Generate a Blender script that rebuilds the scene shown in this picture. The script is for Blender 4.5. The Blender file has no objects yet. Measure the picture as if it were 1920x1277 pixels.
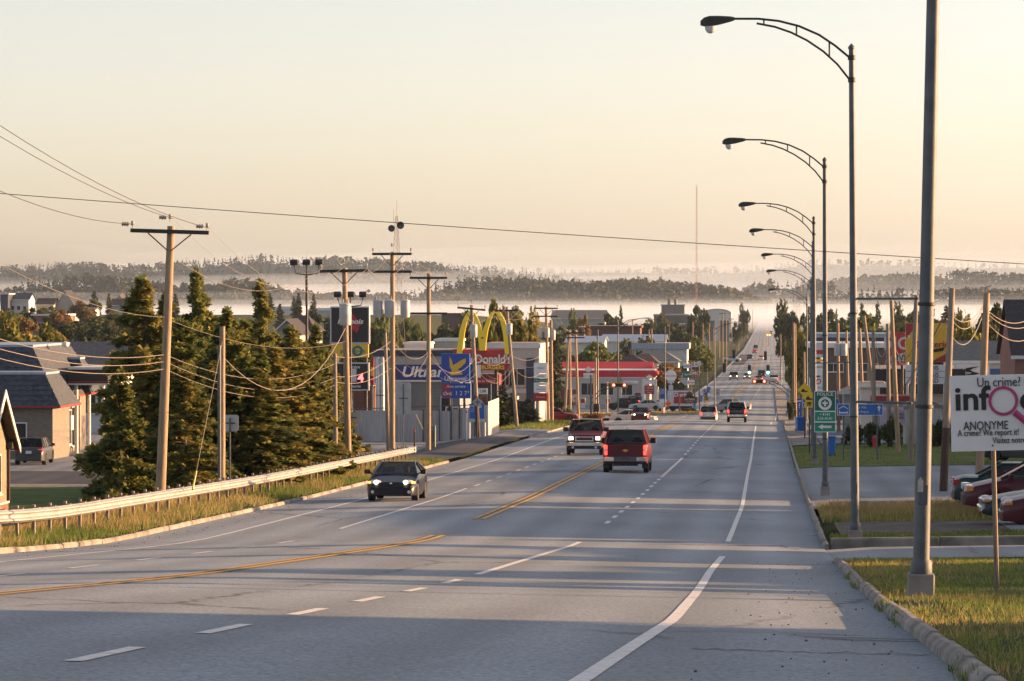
import bpy, bmesh, math, random
from mathutils import Vector, Matrix
R = math.radians
rnd = random.Random(7)
SC = bpy.context.scene
COL = SC.collection

# ------------------------------------------------------------------ camera
F = 6500.0                       # focal length in photo pixels (1920 wide)
TH = math.atan(480.0 / F)        # the road runs to the right of the view axis
PT = math.atan(88.5 / F)         # the view is tipped slightly down
cam_d = bpy.data.cameras.new("camera")
cam = bpy.data.objects.new("camera", cam_d)
COL.objects.link(cam)
cam_d.sensor_width = 36.0
cam_d.lens = F * 36.0 / 1920.0
cam_d.clip_start = 1.0
cam_d.clip_end = 40000.0
cam.rotation_euler = (math.pi / 2 - PT, 0, TH)
SC.camera = cam

# ------------------------------------------------------------------ light
SUN_EL, SUN_AZ = R(8.0), R(18.0)      # azimuth: from +X (right of road) towards +Y (ahead)
w = bpy.data.worlds.new("World")
SC.world = w
w.use_nodes = True
nt = w.node_tree
bg = nt.nodes["Background"]
sky = nt.nodes.new("ShaderNodeTexSky")
sky.sky_type = 'NISHITA'
sky.sun_disc = False
sky.sun_elevation = SUN_EL
sky.sun_rotation = math.pi / 2 - SUN_AZ
sky.altitude = 150
sky.air_density = 0.78
sky.dust_density = 1.4
sky.ozone_density = 1.0
tint = nt.nodes.new("ShaderNodeMix"); tint.data_type = 'RGBA'; tint.blend_type = 'MULTIPLY'
tint.inputs[0].default_value = 1.0; tint.inputs[7].default_value = (1.065, .93, .90, 1)   # camera white balance
hsv = nt.nodes.new("ShaderNodeHueSaturation"); hsv.inputs["Saturation"].default_value = .66
nt.links.new(sky.outputs[0], hsv.inputs["Color"]); nt.links.new(hsv.outputs[0], tint.inputs[6]); nt.links.new(tint.outputs[2], bg.inputs[0])
bg.inputs[1].default_value = 0.10
sd = bpy.data.lights.new("sun", 'SUN')
sd.energy = 5.0
sd.angle = R(0.53)
sd.color = (1.0, 0.57, 0.27)
sun = bpy.data.objects.new("sun", sd)
COL.objects.link(sun)
sdir = Vector((math.cos(SUN_EL) * math.cos(SUN_AZ), math.cos(SUN_EL) * math.sin(SUN_AZ), math.sin(SUN_EL)))
sun.rotation_euler = sdir.to_track_quat('Z', 'Y').to_euler()
sun.location = (60, 40, 60)
SC.view_settings.view_transform = 'Standard'
SC.view_settings.look = 'None'
SC.view_settings.exposure = 1.64
SC.view_settings.gamma = 1.0
SC.render.engine = 'CYCLES'
SC.cycles.max_bounces = 6
SC.cycles.diffuse_bounces = 3
SC.cycles.glossy_bounces = 3
SC.cycles.transmission_bounces = 3
SC.cycles.volume_bounces = 1
SC.cycles.transparent_max_bounces = 10
SC.cycles.caustics_reflective = False
SC.cycles.caustics_refractive = False
SC.cycles.sample_clamp_indirect = 6.0

# ------------------------------------------------------------------ materials
MATS = {}
def mat(name, col, rough=0.7, metal=0.0, var=0.12, scale=3.0, bump=0.0, bscale=40.0, emit=None, estr=0.0, col2=None, spec=0.5, coat=0.0, detail=4.0, stretch=None):
    """Principled with noise-driven colour variation and optional fine relief, in object space."""
    if name in MATS: return MATS[name]
    m = bpy.data.materials.new(name); m.use_nodes = True
    n = m.node_tree.nodes; l = m.node_tree.links
    p = n["Principled BSDF"]
    p.inputs["Roughness"].default_value = rough
    p.inputs["Metallic"].default_value = metal
    p.inputs["Specular IOR Level"].default_value = spec
    p.inputs["Coat Weight"].default_value = coat
    p.inputs["Coat Roughness"].default_value = 0.08
    tc = n.new("ShaderNodeTexCoord")
    src = tc.outputs["Object"]
    if stretch:
        mp = n.new("ShaderNodeMapping"); mp.inputs["Scale"].default_value = stretch
        l.new(src, mp.inputs[0]); src = mp.outputs[0]
    if var > 0 or col2:
        t = n.new("ShaderNodeTexNoise"); t.inputs["Scale"].default_value = scale; t.inputs["Detail"].default_value = detail
        l.new(src, t.inputs["Vector"])
        r = n.new("ShaderNodeValToRGB")
        r.color_ramp.elements[0].position = 0.32; r.color_ramp.elements[1].position = 0.68
        a = col2 if col2 else tuple(max(0, c * (1 - var)) for c in col)
        b = col if col2 else tuple(min(1, c * (1 + var)) for c in col)
        r.color_ramp.elements[0].color = (*a, 1); r.color_ramp.elements[1].color = (*b, 1)
        l.new(t.outputs[0], r.inputs[0]); l.new(r.outputs[0], p.inputs["Base Color"])
    else:
        p.inputs["Base Color"].default_value = (*col, 1)
    if bump > 0:
        t2 = n.new("ShaderNodeTexNoise"); t2.inputs["Scale"].default_value = bscale; t2.inputs["Detail"].default_value = 3
        l.new(src, t2.inputs["Vector"])
        b = n.new("ShaderNodeBump"); b.inputs["Strength"].default_value = bump; b.inputs["Distance"].default_value = 0.02
        l.new(t2.outputs[0], b.inputs["Height"]); l.new(b.outputs[0], p.inputs["Normal"])
    if emit:
        p.inputs["Emission Color"].default_value = (*emit, 1)
        p.inputs["Emission Strength"].default_value = estr
    MATS[name] = m
    return m

def asphalt(name, c1, c2, patch):
    m = bpy.data.materials.new(name); m.use_nodes = True
    n = m.node_tree.nodes; l = m.node_tree.links; p = n["Principled BSDF"]
    p.inputs["Roughness"].default_value = 0.88; p.inputs["Specular IOR Level"].default_value = 0.25
    tc = n.new("ShaderNodeTexCoord")
    mp = n.new("ShaderNodeMapping"); mp.inputs["Scale"].default_value = (1.0, 0.10, 1.0)
    l.new(tc.outputs["Object"], mp.inputs[0])
    a = n.new("ShaderNodeTexNoise"); a.inputs["Scale"].default_value = 0.55; a.inputs["Detail"].default_value = 6
    l.new(mp.outputs[0], a.inputs["Vector"])
    r = n.new("ShaderNodeValToRGB"); r.color_ramp.elements[0].position = .3; r.color_ramp.elements[1].position = .72
    r.color_ramp.elements[0].color = (*c1, 1); r.color_ramp.elements[1].color = (*c2, 1)
    l.new(a.outputs[0], r.inputs[0])
    g = n.new("ShaderNodeTexNoise"); g.inputs["Scale"].default_value = 22.0; g.inputs["Detail"].default_value = 5; g.inputs["Roughness"].default_value = .75
    l.new(tc.outputs["Object"], g.inputs["Vector"])
    gr = n.new("ShaderNodeMapRange"); gr.inputs[1].default_value = .3; gr.inputs[2].default_value = .7; gr.inputs[3].default_value = .36; gr.inputs[4].default_value = 1.6
    l.new(g.outputs[0], gr.inputs[0])
    mx = n.new("ShaderNodeMix"); mx.data_type = 'RGBA'; mx.blend_type = 'MULTIPLY'; mx.inputs[0].default_value = 1.0
    l.new(r.outputs[0], mx.inputs[6])
    # worn wheel tracks, stains and repaired areas
    sx = n.new("ShaderNodeSeparateXYZ"); l.new(tc.outputs["Object"], sx.inputs[0])
    wt = n.new("ShaderNodeMath"); wt.operation = 'MULTIPLY_ADD'; wt.inputs[1].default_value = 2*math.pi/1.82; wt.inputs[2].default_value = 1.2; l.new(sx.outputs[0], wt.inputs[0])
    sn = n.new("ShaderNodeMath"); sn.operation = 'SINE'; l.new(wt.outputs[0], sn.inputs[0])
    st = n.new("ShaderNodeTexNoise"); st.inputs["Scale"].default_value = .09; st.inputs["Detail"].default_value = 6; l.new(tc.outputs["Object"], st.inputs["Vector"])
    s1 = n.new("ShaderNodeMath"); s1.operation = 'MULTIPLY'; l.new(sn.outputs[0], s1.inputs[0]); l.new(a.outputs[0], s1.inputs[1])
    s2 = n.new("ShaderNodeMath"); s2.operation = 'MULTIPLY_ADD'; s2.inputs[1].default_value = .22; s2.inputs[2].default_value = .66; l.new(s1.outputs[0], s2.inputs[0])
    s3 = n.new("ShaderNodeMath"); s3.operation = 'MULTIPLY_ADD'; s3.inputs[1].default_value = .68; l.new(st.outputs[0], s3.inputs[0]); l.new(s2.outputs[0], s3.inputs[2])
    gm = n.new("ShaderNodeMath"); gm.operation = 'MULTIPLY'; l.new(gr.outputs[0], gm.inputs[0]); l.new(s3.outputs[0], gm.inputs[1])
    l.new(gm.outputs[0], mx.inputs[7])
    # cracks and tar seams
    v = n.new("ShaderNodeTexVoronoi"); v.feature = 'DISTANCE_TO_EDGE'; v.inputs["Scale"].default_value = patch
    wn = n.new("ShaderNodeTexNoise"); wn.inputs["Scale"].default_value = 1.4; wn.inputs["Detail"].default_value = 4
    l.new(tc.outputs["Object"], wn.inputs["Vector"])
    ad = n.new("ShaderNodeMix"); ad.data_type = 'VECTOR'; ad.inputs[0].default_value = .35
    mp2 = n.new("ShaderNodeMapping"); mp2.inputs["Scale"].default_value = (1.0, .35, 1.0)
    l.new(tc.outputs["Object"], mp2.inputs[0]); l.new(mp2.outputs[0], ad.inputs[4]); l.new(wn.outputs[1], ad.inputs[5])
    l.new(ad.outputs[1], v.inputs["Vector"])
    vr = n.new("ShaderNodeMapRange"); vr.inputs[1].default_value = .0; vr.inputs[2].default_value = .009; vr.inputs[3].default_value = 1.0; vr.inputs[4].default_value = .0
    l.new(v.outputs[0], vr.inputs[0])
    msk = n.new("ShaderNodeTexNoise"); msk.inputs["Scale"].default_value = .22; msk.inputs["Detail"].default_value = 2
    l.new(tc.outputs["Object"], msk.inputs["Vector"])
    mr = n.new("ShaderNodeMapRange"); mr.inputs[1].default_value = .46; mr.inputs[2].default_value = .6; mr.inputs[4].default_value = .75
    l.new(msk.outputs[0], mr.inputs[0])
    mu = n.new("ShaderNodeMath"); mu.operation = 'MULTIPLY'; l.new(vr.outputs[0], mu.inputs[0]); l.new(mr.outputs[0], mu.inputs[1])
    m2 = n.new("ShaderNodeMix"); m2.data_type = 'RGBA'; m2.inputs[7].default_value = (.03, .03, .03, 1)
    l.new(mu.outputs[0], m2.inputs[0]); l.new(mx.outputs[2], m2.inputs[6]); l.new(m2.outputs[2], p.inputs["Base Color"])
    b = n.new("ShaderNodeBump"); b.inputs["Strength"].default_value = .35; b.inputs["Distance"].default_value = .008
    l.new(g.outputs[0], b.inputs["Height"]); l.new(b.outputs[0], p.inputs["Normal"])
    MATS[name] = m
    return m

def ground_mat(name, cols, scale=.5):
    """three-tone soil / grass base"""
    m = bpy.data.materials.new(name); m.use_nodes = True
    n = m.node_tree.nodes; l = m.node_tree.links; p = n["Principled BSDF"]
    p.inputs["Roughness"].default_value = 0.95; p.inputs["Specular IOR Level"].default_value = 0.1
    tc = n.new("ShaderNodeTexCoord")
    t = n.new("ShaderNodeTexNoise"); t.inputs["Scale"].default_value = scale; t.inputs["Detail"].default_value = 9; t.inputs["Roughness"].default_value = .7
    l.new(tc.outputs["Object"], t.inputs["Vector"])
    r = n.new("ShaderNodeValToRGB"); cr = r.color_ramp
    cr.elements[0].position = .34; cr.elements[1].position = .66
    cr.elements[0].color = (*cols[0], 1); cr.elements[1].color = (*cols[2], 1)
    e = cr.elements.new(.5); e.color = (*cols[1], 1)
    l.new(t.outputs[0], r.inputs[0]); l.new(r.outputs[0], p.inputs["Base Color"])
    b = n.new("ShaderNodeBump"); b.inputs["Strength"].default_value = .6; b.inputs["Distance"].default_value = .05
    t2 = n.new("ShaderNodeTexNoise"); t2.inputs["Scale"].default_value = 12; t2.inputs["Detail"].default_value = 4
    l.new(tc.outputs["Object"], t2.inputs["Vector"]); l.new(t2.outputs[0], b.inputs["Height"]); l.new(b.outputs[0], p.inputs["Normal"])
    MATS[name] = m
    return m

def leaf_mat(name, c1, c2, c3, scale=1.0, trans=.25):
    """foliage: colour varies by position and by object, some light passes through"""
    m = bpy.data.materials.new(name); m.use_nodes = True
    n = m.node_tree.nodes; l = m.node_tree.links; p = n["Principled BSDF"]
    p.inputs["Roughness"].default_value = .7; p.inputs["Specular IOR Level"].default_value = .15
    geo = n.new("ShaderNodeNewGeometry"); oi = n.new("ShaderNodeObjectInfo"); tc = n.new("ShaderNodeTexCoord")
    t = n.new("ShaderNodeTexNoise"); t.inputs["Scale"].default_value = scale; t.inputs["Detail"].default_value = 3
    l.new(tc.outputs["Object"], t.inputs["Vector"])
    a = n.new("ShaderNodeMath"); a.operation = 'MULTIPLY_ADD'; a.inputs[1].default_value = .42; l.new(geo.outputs["Random Per Island"], a.inputs[0]); l.new(t.outputs[0], a.inputs[2])
    b = n.new("ShaderNodeMath"); b.operation = 'MULTIPLY_ADD'; b.inputs[1].default_value = .22; l.new(oi.outputs["Random"], b.inputs[0]); l.new(a.outputs[0], b.inputs[2])
    r = n.new("ShaderNodeValToRGB"); cr = r.color_ramp
    cr.elements[0].position = .45; cr.elements[0].color = (*c1, 1); cr.elements[1].position = 1.05 if False else 1.0; cr.elements[1].color = (*c3, 1)
    e = cr.elements.new(.78); e.color = (*c2, 1)
    l.new(b.outputs[0], r.inputs[0]); l.new(r.outputs[0], p.inputs["Base Color"])
    if trans > 0:
        tr = n.new("ShaderNodeBsdfTranslucent"); l.new(r.outputs[0], tr.inputs[0])
        mx = n.new("ShaderNodeMixShader"); mx.inputs[0].default_value = trans
        l.new(p.outputs[0], mx.inputs[1]); l.new(tr.outputs[0], mx.inputs[2]); l.new(mx.outputs[0], n["Material Output"].inputs[0])
    MATS[name] = m
    return m

# ------------------------------------------------------------------ mesh helpers
class MB:
    """collects shapes; build() links them as ONE mesh object"""
    def __init__(s): s.v = []; s.f = []; s.mi = []; s.cur = 0; s.ms = []
    def m(s, material):
        if material not in s.ms: s.ms.append(material)
        s.cur = s.ms.index(material); return s
    def add(s, vs, fs):
        o = len(s.v); s.v += [tuple(v) for v in vs]
        for f in fs: s.f.append(tuple(i + o for i in f)); s.mi.append(s.cur)
        return s
    def box(s, x0, x1, y0, y1, z0, z1):
        vs = [(x0,y0,z0),(x1,y0,z0),(x1,y1,z0),(x0,y1,z0),(x0,y0,z1),(x1,y0,z1),(x1,y1,z1),(x0,y1,z1)]
        return s.add(vs, [(3,2,1,0),(4,5,6,7),(0,1,5,4),(1,2,6,5),(2,3,7,6),(3,0,4,7)])
    def cbox(s, c, sx, sy, sz, rz=0, rx=0, ry=0):
        M = Matrix.Translation(c) @ Matrix.Rotation(rz,4,'Z') @ Matrix.Rotation(ry,4,'Y') @ Matrix.Rotation(rx,4,'X')
        vs = [M @ Vector((x*sx/2,y*sy/2,z*sz/2)) for z in (-1,1) for x,y in ((-1,-1),(1,-1),(1,1),(-1,1))]
        return s.add(vs, [(3,2,1,0),(4,5,6,7),(0,1,5,4),(1,2,6,5),(2,3,7,6),(3,0,4,7)])
    def tube(s, pts, r, seg=6, r2=None, cap=True):
        pts = [Vector(p) for p in pts]; n = len(pts); rings = []
        for i, p in enumerate(pts):
            d = (pts[min(i+1,n-1)] - pts[max(i-1,0)]).normalized()
            up = Vector((0,0,1)) if abs(d.z) < .95 else Vector((1,0,0))
            a = d.cross(up).normalized(); b = d.cross(a).normalized()
            rr = (r if r2 is None else r + (r2-r)*i/max(1,n-1)) if not isinstance(r, (list,tuple)) else r[i]
            rings.append([p + (a*math.cos(t)+b*math.sin(t))*rr for t in (2*math.pi*k/seg for k in range(seg))])
        vs = [v for rg in rings for v in rg]; fs = []
        for i in range(n-1):
            for k in range(seg):
                k2 = (k+1) % seg
                fs.append((i*seg+k, (i+1)*seg+k, (i+1)*seg+k2, i*seg+k2))
        if cap: fs.append(tuple(range(seg))); fs.append(tuple(reversed(range((n-1)*seg, n*seg))))
        return s.add(vs, fs)
    def lathe(s, prof, c=(0,0,0), seg=14, axis='Z'):
        vs = []; fs = []; n = len(prof)
        for r, z in prof:
            for k in range(seg):
                t = 2*math.pi*k/seg; x, y = r*math.cos(t), r*math.sin(t)
                if axis == 'Z': q = (x, y, z)
                elif axis == 'X': q = (z, x, y)
                else: q = (x, z, y)
                vs.append((c[0]+q[0], c[1]+q[1], c[2]+q[2]))
        for i in range(n-1):
            for k in range(seg):
                k2 = (k+1) % seg
                f = (i*seg+k, i*seg+k2, (i+1)*seg+k2, (i+1)*seg+k)
                fs.append(f if axis != 'Y' else tuple(reversed(f)))
        fs.append(tuple(reversed(range(seg)))); fs.append(tuple(range((n-1)*seg, n*seg)))
        return s.add(vs, fs)
    def prism(s, poly, d0, d1, axis='Y'):
        """poly in (x,z) for axis Y, (y,z) for axis X, (x,y) for axis Z"""
        n = len(poly)
        def q(p, d):
            return (p[0], d, p[1]) if axis == 'Y' else ((d, p[0], p[1]) if axis == 'X' else (p[0], p[1], d))
        vs = [q(p, d0) for p in poly] + [q(p, d1) for p in poly]
        fs = [tuple(range(n)), tuple(reversed(range(n, 2*n)))] + [(i, i+n, (i+1) % n + n, (i+1) % n) for i in range(n)]
        return s.add(vs, fs)
    def build(s, name, material=None, parent=None, smooth=False, loc=None, rz=0, fix=True, bevel=0):
        me = bpy.data.meshes.new(name)
        me.from_pydata(s.v, [], s.f)
        if material is not None: me.materials.append(material)
        else:
            for m_ in s.ms: me.materials.append(m_)
            me.polygons.foreach_set("material_index", s.mi)
        if fix:
            b = bmesh.new(); b.from_mesh(me)
            bmesh.ops.recalc_face_normals(b, faces=b.faces)
            if bevel: bmesh.ops.bevel(b, geom=b.edges[:], offset=bevel, segments=1, affect='EDGES', clamp_overlap=True)
            b.to_mesh(me); b.free()
        if smooth:
            me.polygons.foreach_set("use_smooth", [True]*len(me.polygons))
            me.set_sharp_from_angle(angle=R(38))
        me.update()
        return link(name, me, parent, loc, rz)

def link(name, data, parent=None, loc=None, rz=0):
    o = bpy.data.objects.new(name, data); COL.objects.link(o)
    if parent is not None: o.parent = parent
    if loc is not None: o.location = loc
    if rz: o.rotation_euler[2] = rz
    return o
def tag(o, label=None, cat=None, group=None, kind=None):
    if label: o["label"] = label
    if cat: o["category"] = cat
    if group: o["group"] = group
    if kind: o["kind"] = kind
    return o
def thing(name, label, cat, loc=(0,0,0), rz=0, group=None):
    o = link(name, None, None, loc, rz)
    return tag(o, label, cat, group)
def kids(o): return [c for c in bpy.data.objects if c.parent == o]
CH = {}
def copy_tree(o, parent=None):
    c = o.copy(); COL.objects.link(c); c.parent = parent
    if o not in CH: CH[o] = kids(o)
    for k in CH[o]: copy_tree(k, c)
    return c
ORD = "first second third fourth fifth sixth seventh eighth ninth tenth eleventh twelfth thirteenth fourteenth fifteenth sixteenth seventeenth eighteenth nineteenth twentieth".split()
def ordw(i): return ORD[i] if i < 20 else ("twenty-"+ORD[i-20] if i < 29 else "thirtieth" if i == 29 else "thirty-"+ORD[i-30])
def txt(body, size, loc, m, parent=None, name="lettering", bold=0.0, shear=0.0, align='CENTER', rz=0.0, sx=1.0, ext=.004, rx=math.pi/2):
    c = bpy.data.curves.new(name, 'FONT'); c.body = body; c.size = size; c.align_x = align; c.align_y = 'CENTER'
    c.offset = bold*size; c.shear = shear; c.extrude = ext; c.resolution_u = 3
    c.materials.append(m)
    t = bpy.data.objects.new(name, c)
    me = bpy.data.meshes.new_from_object(t); bpy.data.objects.remove(t); bpy.data.curves.remove(c)
    o = link(name, me, parent, loc); o.rotation_euler = (rx, 0, rz); o.scale = (sx, 1, 1)
    return o

# ------------------------------------------------------------------ photo geometry -> place
def ray(px, py):
    u, v = (px-960)/F, (638.5-py)/F
    fw, up = math.cos(PT)+v*math.sin(PT), v*math.cos(PT)-math.sin(PT)
    return u*math.cos(TH)-fw*math.sin(TH), u*math.sin(TH)+fw*math.cos(TH), up
def at(px, py, Y):
    x, y, z = ray(px, py); k = Y/y
    return Vector((x*k, Y, z*k))
def XW(px, Y): return at(px, 600, Y).x
def ZW(py, Y, px=1200): return at(px, py, Y).z
def PXM(Y): return F/Y

def interp(pts, t):
    if t <= pts[0][0]: return pts[0][1] + (t-pts[0][0])*(pts[1][1]-pts[0][1])/(pts[1][0]-pts[0][0])
    for (a, b), (c, d) in zip(pts, pts[1:]):
        if t <= c: return b + (d-b)*(t-a)/(c-a)
    return pts[-1][1]
PROF0 = [(-60,1.2),(0,-1.05),(21,-2.36),(28,-2.8),(50,-4.22),(84,-6.1),(121,-7.2),(155,-8.05),(183,-8.75),(227,-9.6),(291,-11.05),
         (318,-11.68),(326,-11.95),(345,-12.95),(375,-14.2),(410,-15.1),(450,-15.9),(520,-17.2),(812,-20),(1444,-23.3),(2800,-23.9),(9000,-24)]
def zr(Y):
    k = 4 if Y < 280 else (2 if Y < 340 else 6)
    return (interp(PROF0, Y-k) + 2*interp(PROF0, Y) + interp(PROF0, Y+k)) / 4
CEN = [(-60,-8.2),(290,-8.2),(430,-7.2),(812,-4.3),(1444,-2.2),(2800,.4),(9000,3)]
def cc(Y): return interp(CEN, Y)
LOT = [(-60,-4),(30,-7.5),(60,-9.3),(90,-9.6),(150,-9.7),(200,-9.85),(240,-10.3),(300,-11.4),(345,-13.1),(375,-14.3),(450,-16.0)]
def road_z(X, Y):
    return zr(Y) + .022*(5.2 - abs(X-cc(Y)))
LK, RK = -8.0, 9.55      # kerb lines relative to the road centre (-16.2 and +1.35)
def lerp(a, b, t): t = max(0, min(1, t)); return a+(b-a)*t
def sm(t): t = max(0, min(1, t)); return t*t*(3-2*t)
def G(X, Y):
    """height of the open ground"""
    c = cc(Y); d = X-c
    if d > RK:
        z = road_z(c+RK, Y) + .06 + .018*min(d-RK, 14)
        return z
    if d >= LK:
        return road_z(X, Y)
    zk = road_z(c+LK, Y) + .10
    e = LK-d
    if e < 2.4: return zk + .03*e
    lot = interp(LOT, Y) if Y < 450 else zr(Y)-.1
    z = lerp(zk+.07, lot, sm((e-2.4)/8.5)) if Y < 190 else lerp(zk+.07, lot, (e-2.4)/4)
    if Y > 420 and e > 30:
        up = max(0, -9.5 - z) * sm((Y-420)/200) * sm((e-40)/90) * (1 - sm((Y-1500)/900))
        z += up
    return z
XS = sorted(set([-1600,-1100,-800,-600,-450,-350,-280,-230,-200,-175,-150,-130,-110,-95,-80,-70,-60,-52,-46,-40,-36,-33,-30,-28,-26.6,-25.4,-24.2,-23,-22,-21,-20,-19.2,-18.6,-17.4,
      -16.2,-14,-12,-10,-8.2,-6,-4,-2,0,1.35,2.5,4,6,9,12,15.3,20,26,34,44,56,70,90,120,160,220,300,420,600,850,1200,1600]))
YS = [-60+4*i for i in range(0,97)] + [330+6*i for i in range(1,30)] + [510+15*i for i in range(1,20)] + [800+40*i for i in range(1,20)] + [1600+150*i for i in range(1,10)] + [3100,3600,4300,5200,6500,8200,10500]
def sheet(name, x0, x1, y0, y1, dz, m, parent=None, zf=G, fx=None):
    """a surface following the ground; x limits may be functions of Y"""
    X0 = x0 if callable(x0) else (lambda y: x0)
    X1 = x1 if callable(x1) else (lambda y: x1)
    ys = [y0] + [y for y in YS if y0+.01 < y < y1-.01] + [y1]
    if callable(x0) or callable(x1): ts = [i/12 for i in range(13)]
    else:
        ts = [0]+[(x-x0)/(x1-x0) for x in XS if x0+.01 < x < x1-.01]+[1]
    vs = []
    for y in ys:
        a, b = X0(y), X1(y)
        for t in ts:
            x = a+(b-a)*t
            vs.append((x, y, zf(x, y)+dz))
    n = len(ts)
    fs = [(j*n+i, j*n+i+1, (j+1)*n+i+1, (j+1)*n+i) for j in range(len(ys)-1) for i in range(n-1)]
    mb = MB(); mb.add(vs, fs)
    return mb.build(name, m, parent, smooth=True, fix=False)
# ------------------------------------------------------------------ setting: ground, road, kerbs, markings
M_soil = ground_mat("soil_grass", [(.035,.045,.016),(.06,.075,.025),(.12,.11,.045)], .35)
M_lawn = ground_mat("lawn", [(.06,.105,.025),(.095,.14,.035),(.15,.16,.05)], .6)
M_dirt = ground_mat("dirt", [(.08,.07,.06),(.12,.105,.09),(.17,.15,.13)], 1.2)
M_asph = asphalt("asphalt_road", (.205,.24,.272), (.27,.305,.335), .16)
M_lot = asphalt("asphalt_lot", (.175,.20,.222), (.23,.255,.277), .22)
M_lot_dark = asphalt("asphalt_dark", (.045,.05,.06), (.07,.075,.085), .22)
M_black = mat("black_plastic", (.018,.018,.02), .55, var=.15)
M_conc = mat("concrete", (.225,.205,.18), .9, var=.42, scale=1.4, bump=.4, bscale=30)
M_white = mat("road_paint_white", (.62,.62,.6), .7, var=.22, scale=9, detail=8)
M_yel = mat("road_paint_yellow", (.58,.32,.05), .7, var=.25, scale=9, detail=8)

def terrain_z(X, Y):
    z = G(X, Y); d = X-cc(Y)
    if Y > 290 and -22 < d < 16: return z-.35
    if LK-.3 < d < RK+.3: return z-.35
    return z-.05
ter = sheet("ground", -1600, 1600, -60, 10500, 0, M_soil, zf=terrain_z)
tag(ter, "open grassy ground around the road and town", None, None, "structure")
def kx(off): return lambda y: cc(y)+off
road = sheet("road", kx(LK-.02), kx(RK+.02), -60, 3000, 0, M_asph, zf=road_z)
tag(road, "grey asphalt main road running downhill into town", None, None, "structure")

def strip(name, offs, y0, y1, w_, m, dz=.006, step=6.0, par=road):
    n = max(1, int((y1-y0)/step)); mb = MB(); vs = []
    f = offs if callable(offs) else (lambda y: offs)
    for i in range(n+1):
        y = y0+(y1-y0)*i/n; x = cc(y)+f(y)
        # keep in step with the road sheet's facets
        for xx in (x-w_/2, x+w_/2): vs.append((xx, y, road_z(xx, y)+dz))
    mb.add(vs, [(2*i, 2*i+1, 2*i+3, 2*i+2) for i in range(n)])
    return mb.build(name, m, par, fix=False)
def yd(s): return F/s
# right edge line (broken at the side street), bowing a little
EDGE = [(8,6.55),(21,7.0),(35,7.25),(60,7.2),(73,7.25),(86,7.2),(115,7.35),(155,7.3),(190,7.3),(230,7.25),(291,7.2)]
strip("edge_line", lambda y: interp(EDGE, y), 4, 73, .13, M_white, step=2)
strip("edge_line", lambda y: interp(EDGE, y), 87, 291, .13, M_white, step=4)
strip("edge_line", lambda y: interp([(345,8.3),(520,8.0),(900,7.6),(3000,7)], y), 300, 2800, .15, M_white, step=12)
strip("edge_line", -5.9, -10, 150, .13, M_white, step=4)
strip("edge_line", lambda y: interp([(150,-5.9),(260,-6.1)], y), 150, 318, .13, M_white, step=4)
strip("edge_line", lambda y: interp([(430,-7.4),(900,-7.6),(3000,-7)], y), 430, 2800, .15, M_white, step=12)
for s in (-.13, .13):
    strip("centre_line", lambda y, s=s: s + interp([(0,-.35),(35,-.35),(70,0),(300,.1)], y), 15, 86, .12, M_yel, step=3)
    strip("centre_line", lambda y, s=s: s + interp([(90,0),(300,.25)], y), 98, 300, .12, M_yel, step=4)
    strip("centre_line", lambda y, s=s: s, 440, 2600, .14, M_yel, step=12)
# lane line right of centre: short dashes, a long line, dashes again
y = 17.2
while y < 51:
    strip("lane_dash", 3.65, y, y+2.35, .13, M_white); y += 5.25
strip("lane_line", 3.65, 54.2, 84, .13, M_white, step=3)
y = 97
while y < 148:
    strip("lane_dash", 3.68, y, y+2.0, .13, M_white); y += 4.6
strip("lane_line", 3.68, 150, 184, .13, M_white)
y = 190
while y < 318:
    strip("lane_dash", 3.66, y, y+3.0, .14, M_white); y += 6.6
y = 440
while y < 1500:
    strip("lane_dash", 3.6, y, y+6.0, .16, M_white); y += 15
y = 44
while y < 84:
    strip("lane_dash", -3.25, y, y+2.6, .13, M_white); y += 6.1
strip("lane_line", -3.2, 92, 131, .13, M_white, step=3)
y = 134
while y < 318:
    strip("lane_dash", -3.15, y, y+2.4, .13, M_white); y += 5.6
y = 440
while y < 1500:
    strip("lane_dash", -3.6, y, y+6.0, .16, M_white); y += 15
# crossing seams and a darker repaired patch far down the road
M_tar = mat("tar", (.035,.035,.037), .6, var=.2, scale=5)
for yy, x0, x1 in ((27.5,7.6,9.5),(80,8.4,9.5),(129,-2.5,9.0),(203,-4,6),(171,1,8),(110,4,9.4),(145,3,9.2)):
    mb = MB(); vs = []
    for i in range(21):
        x = cc(yy)+x0+(x1-x0)*i/20; j = rnd.uniform(-.12,.12)
        for k in (0,.07): vs.append((x, yy+j+k, road_z(x, yy)+.005))
    mb.add(vs, [(2*i,2*i+2,2*i+3,2*i+1) for i in range(20)]); mb.build("tar_seam", M_tar, road, fix=False)
sheet("asphalt_patch", lambda y: cc(y)-7.2, lambda y: cc(y)-3.4, 1020, 1270, .03, M_lot_dark, road, zf=road_z)

# side street, lots, drives (each a sheet a little above the ground)
def lot(name, x0, x1, y0, y1, m, label, dz=.02):
    o = sheet(name, x0, x1, y0, y1, dz, m); tag(o, label, None, None, "structure"); return o
lot("side_street", 1.2, 90, 71.5, 83.5, M_lot, "grey asphalt side street joining the road at the info sign", -.02)
lot("drive", 1.9, 60, 91.0, 100.5, M_dirt, "dirt drive between the two grass strips", .0)
lot("parking_lot", 1.3, 70, 114.5, 168, M_lot, "asphalt parking lot beyond the parked cars", -.01)
lot("parking_lot", 6.5, 60, 83.6, 114.4, M_lot, "asphalt where the four parked cars stand", .004)
lot("pavement", 1.3, 3.2, 214, 700, M_conc, "pale pavement along the right side of the road", .06)
lot("parking_lot", 3.3, 60, 218, 420, M_lot, "asphalt in front of the right hand shops", .0)
lot("lawn", 1.3, 34, 168.2, 213.5, M_lawn, "shaded lawn in front of the hedge and lamp posts", .01)
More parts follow.
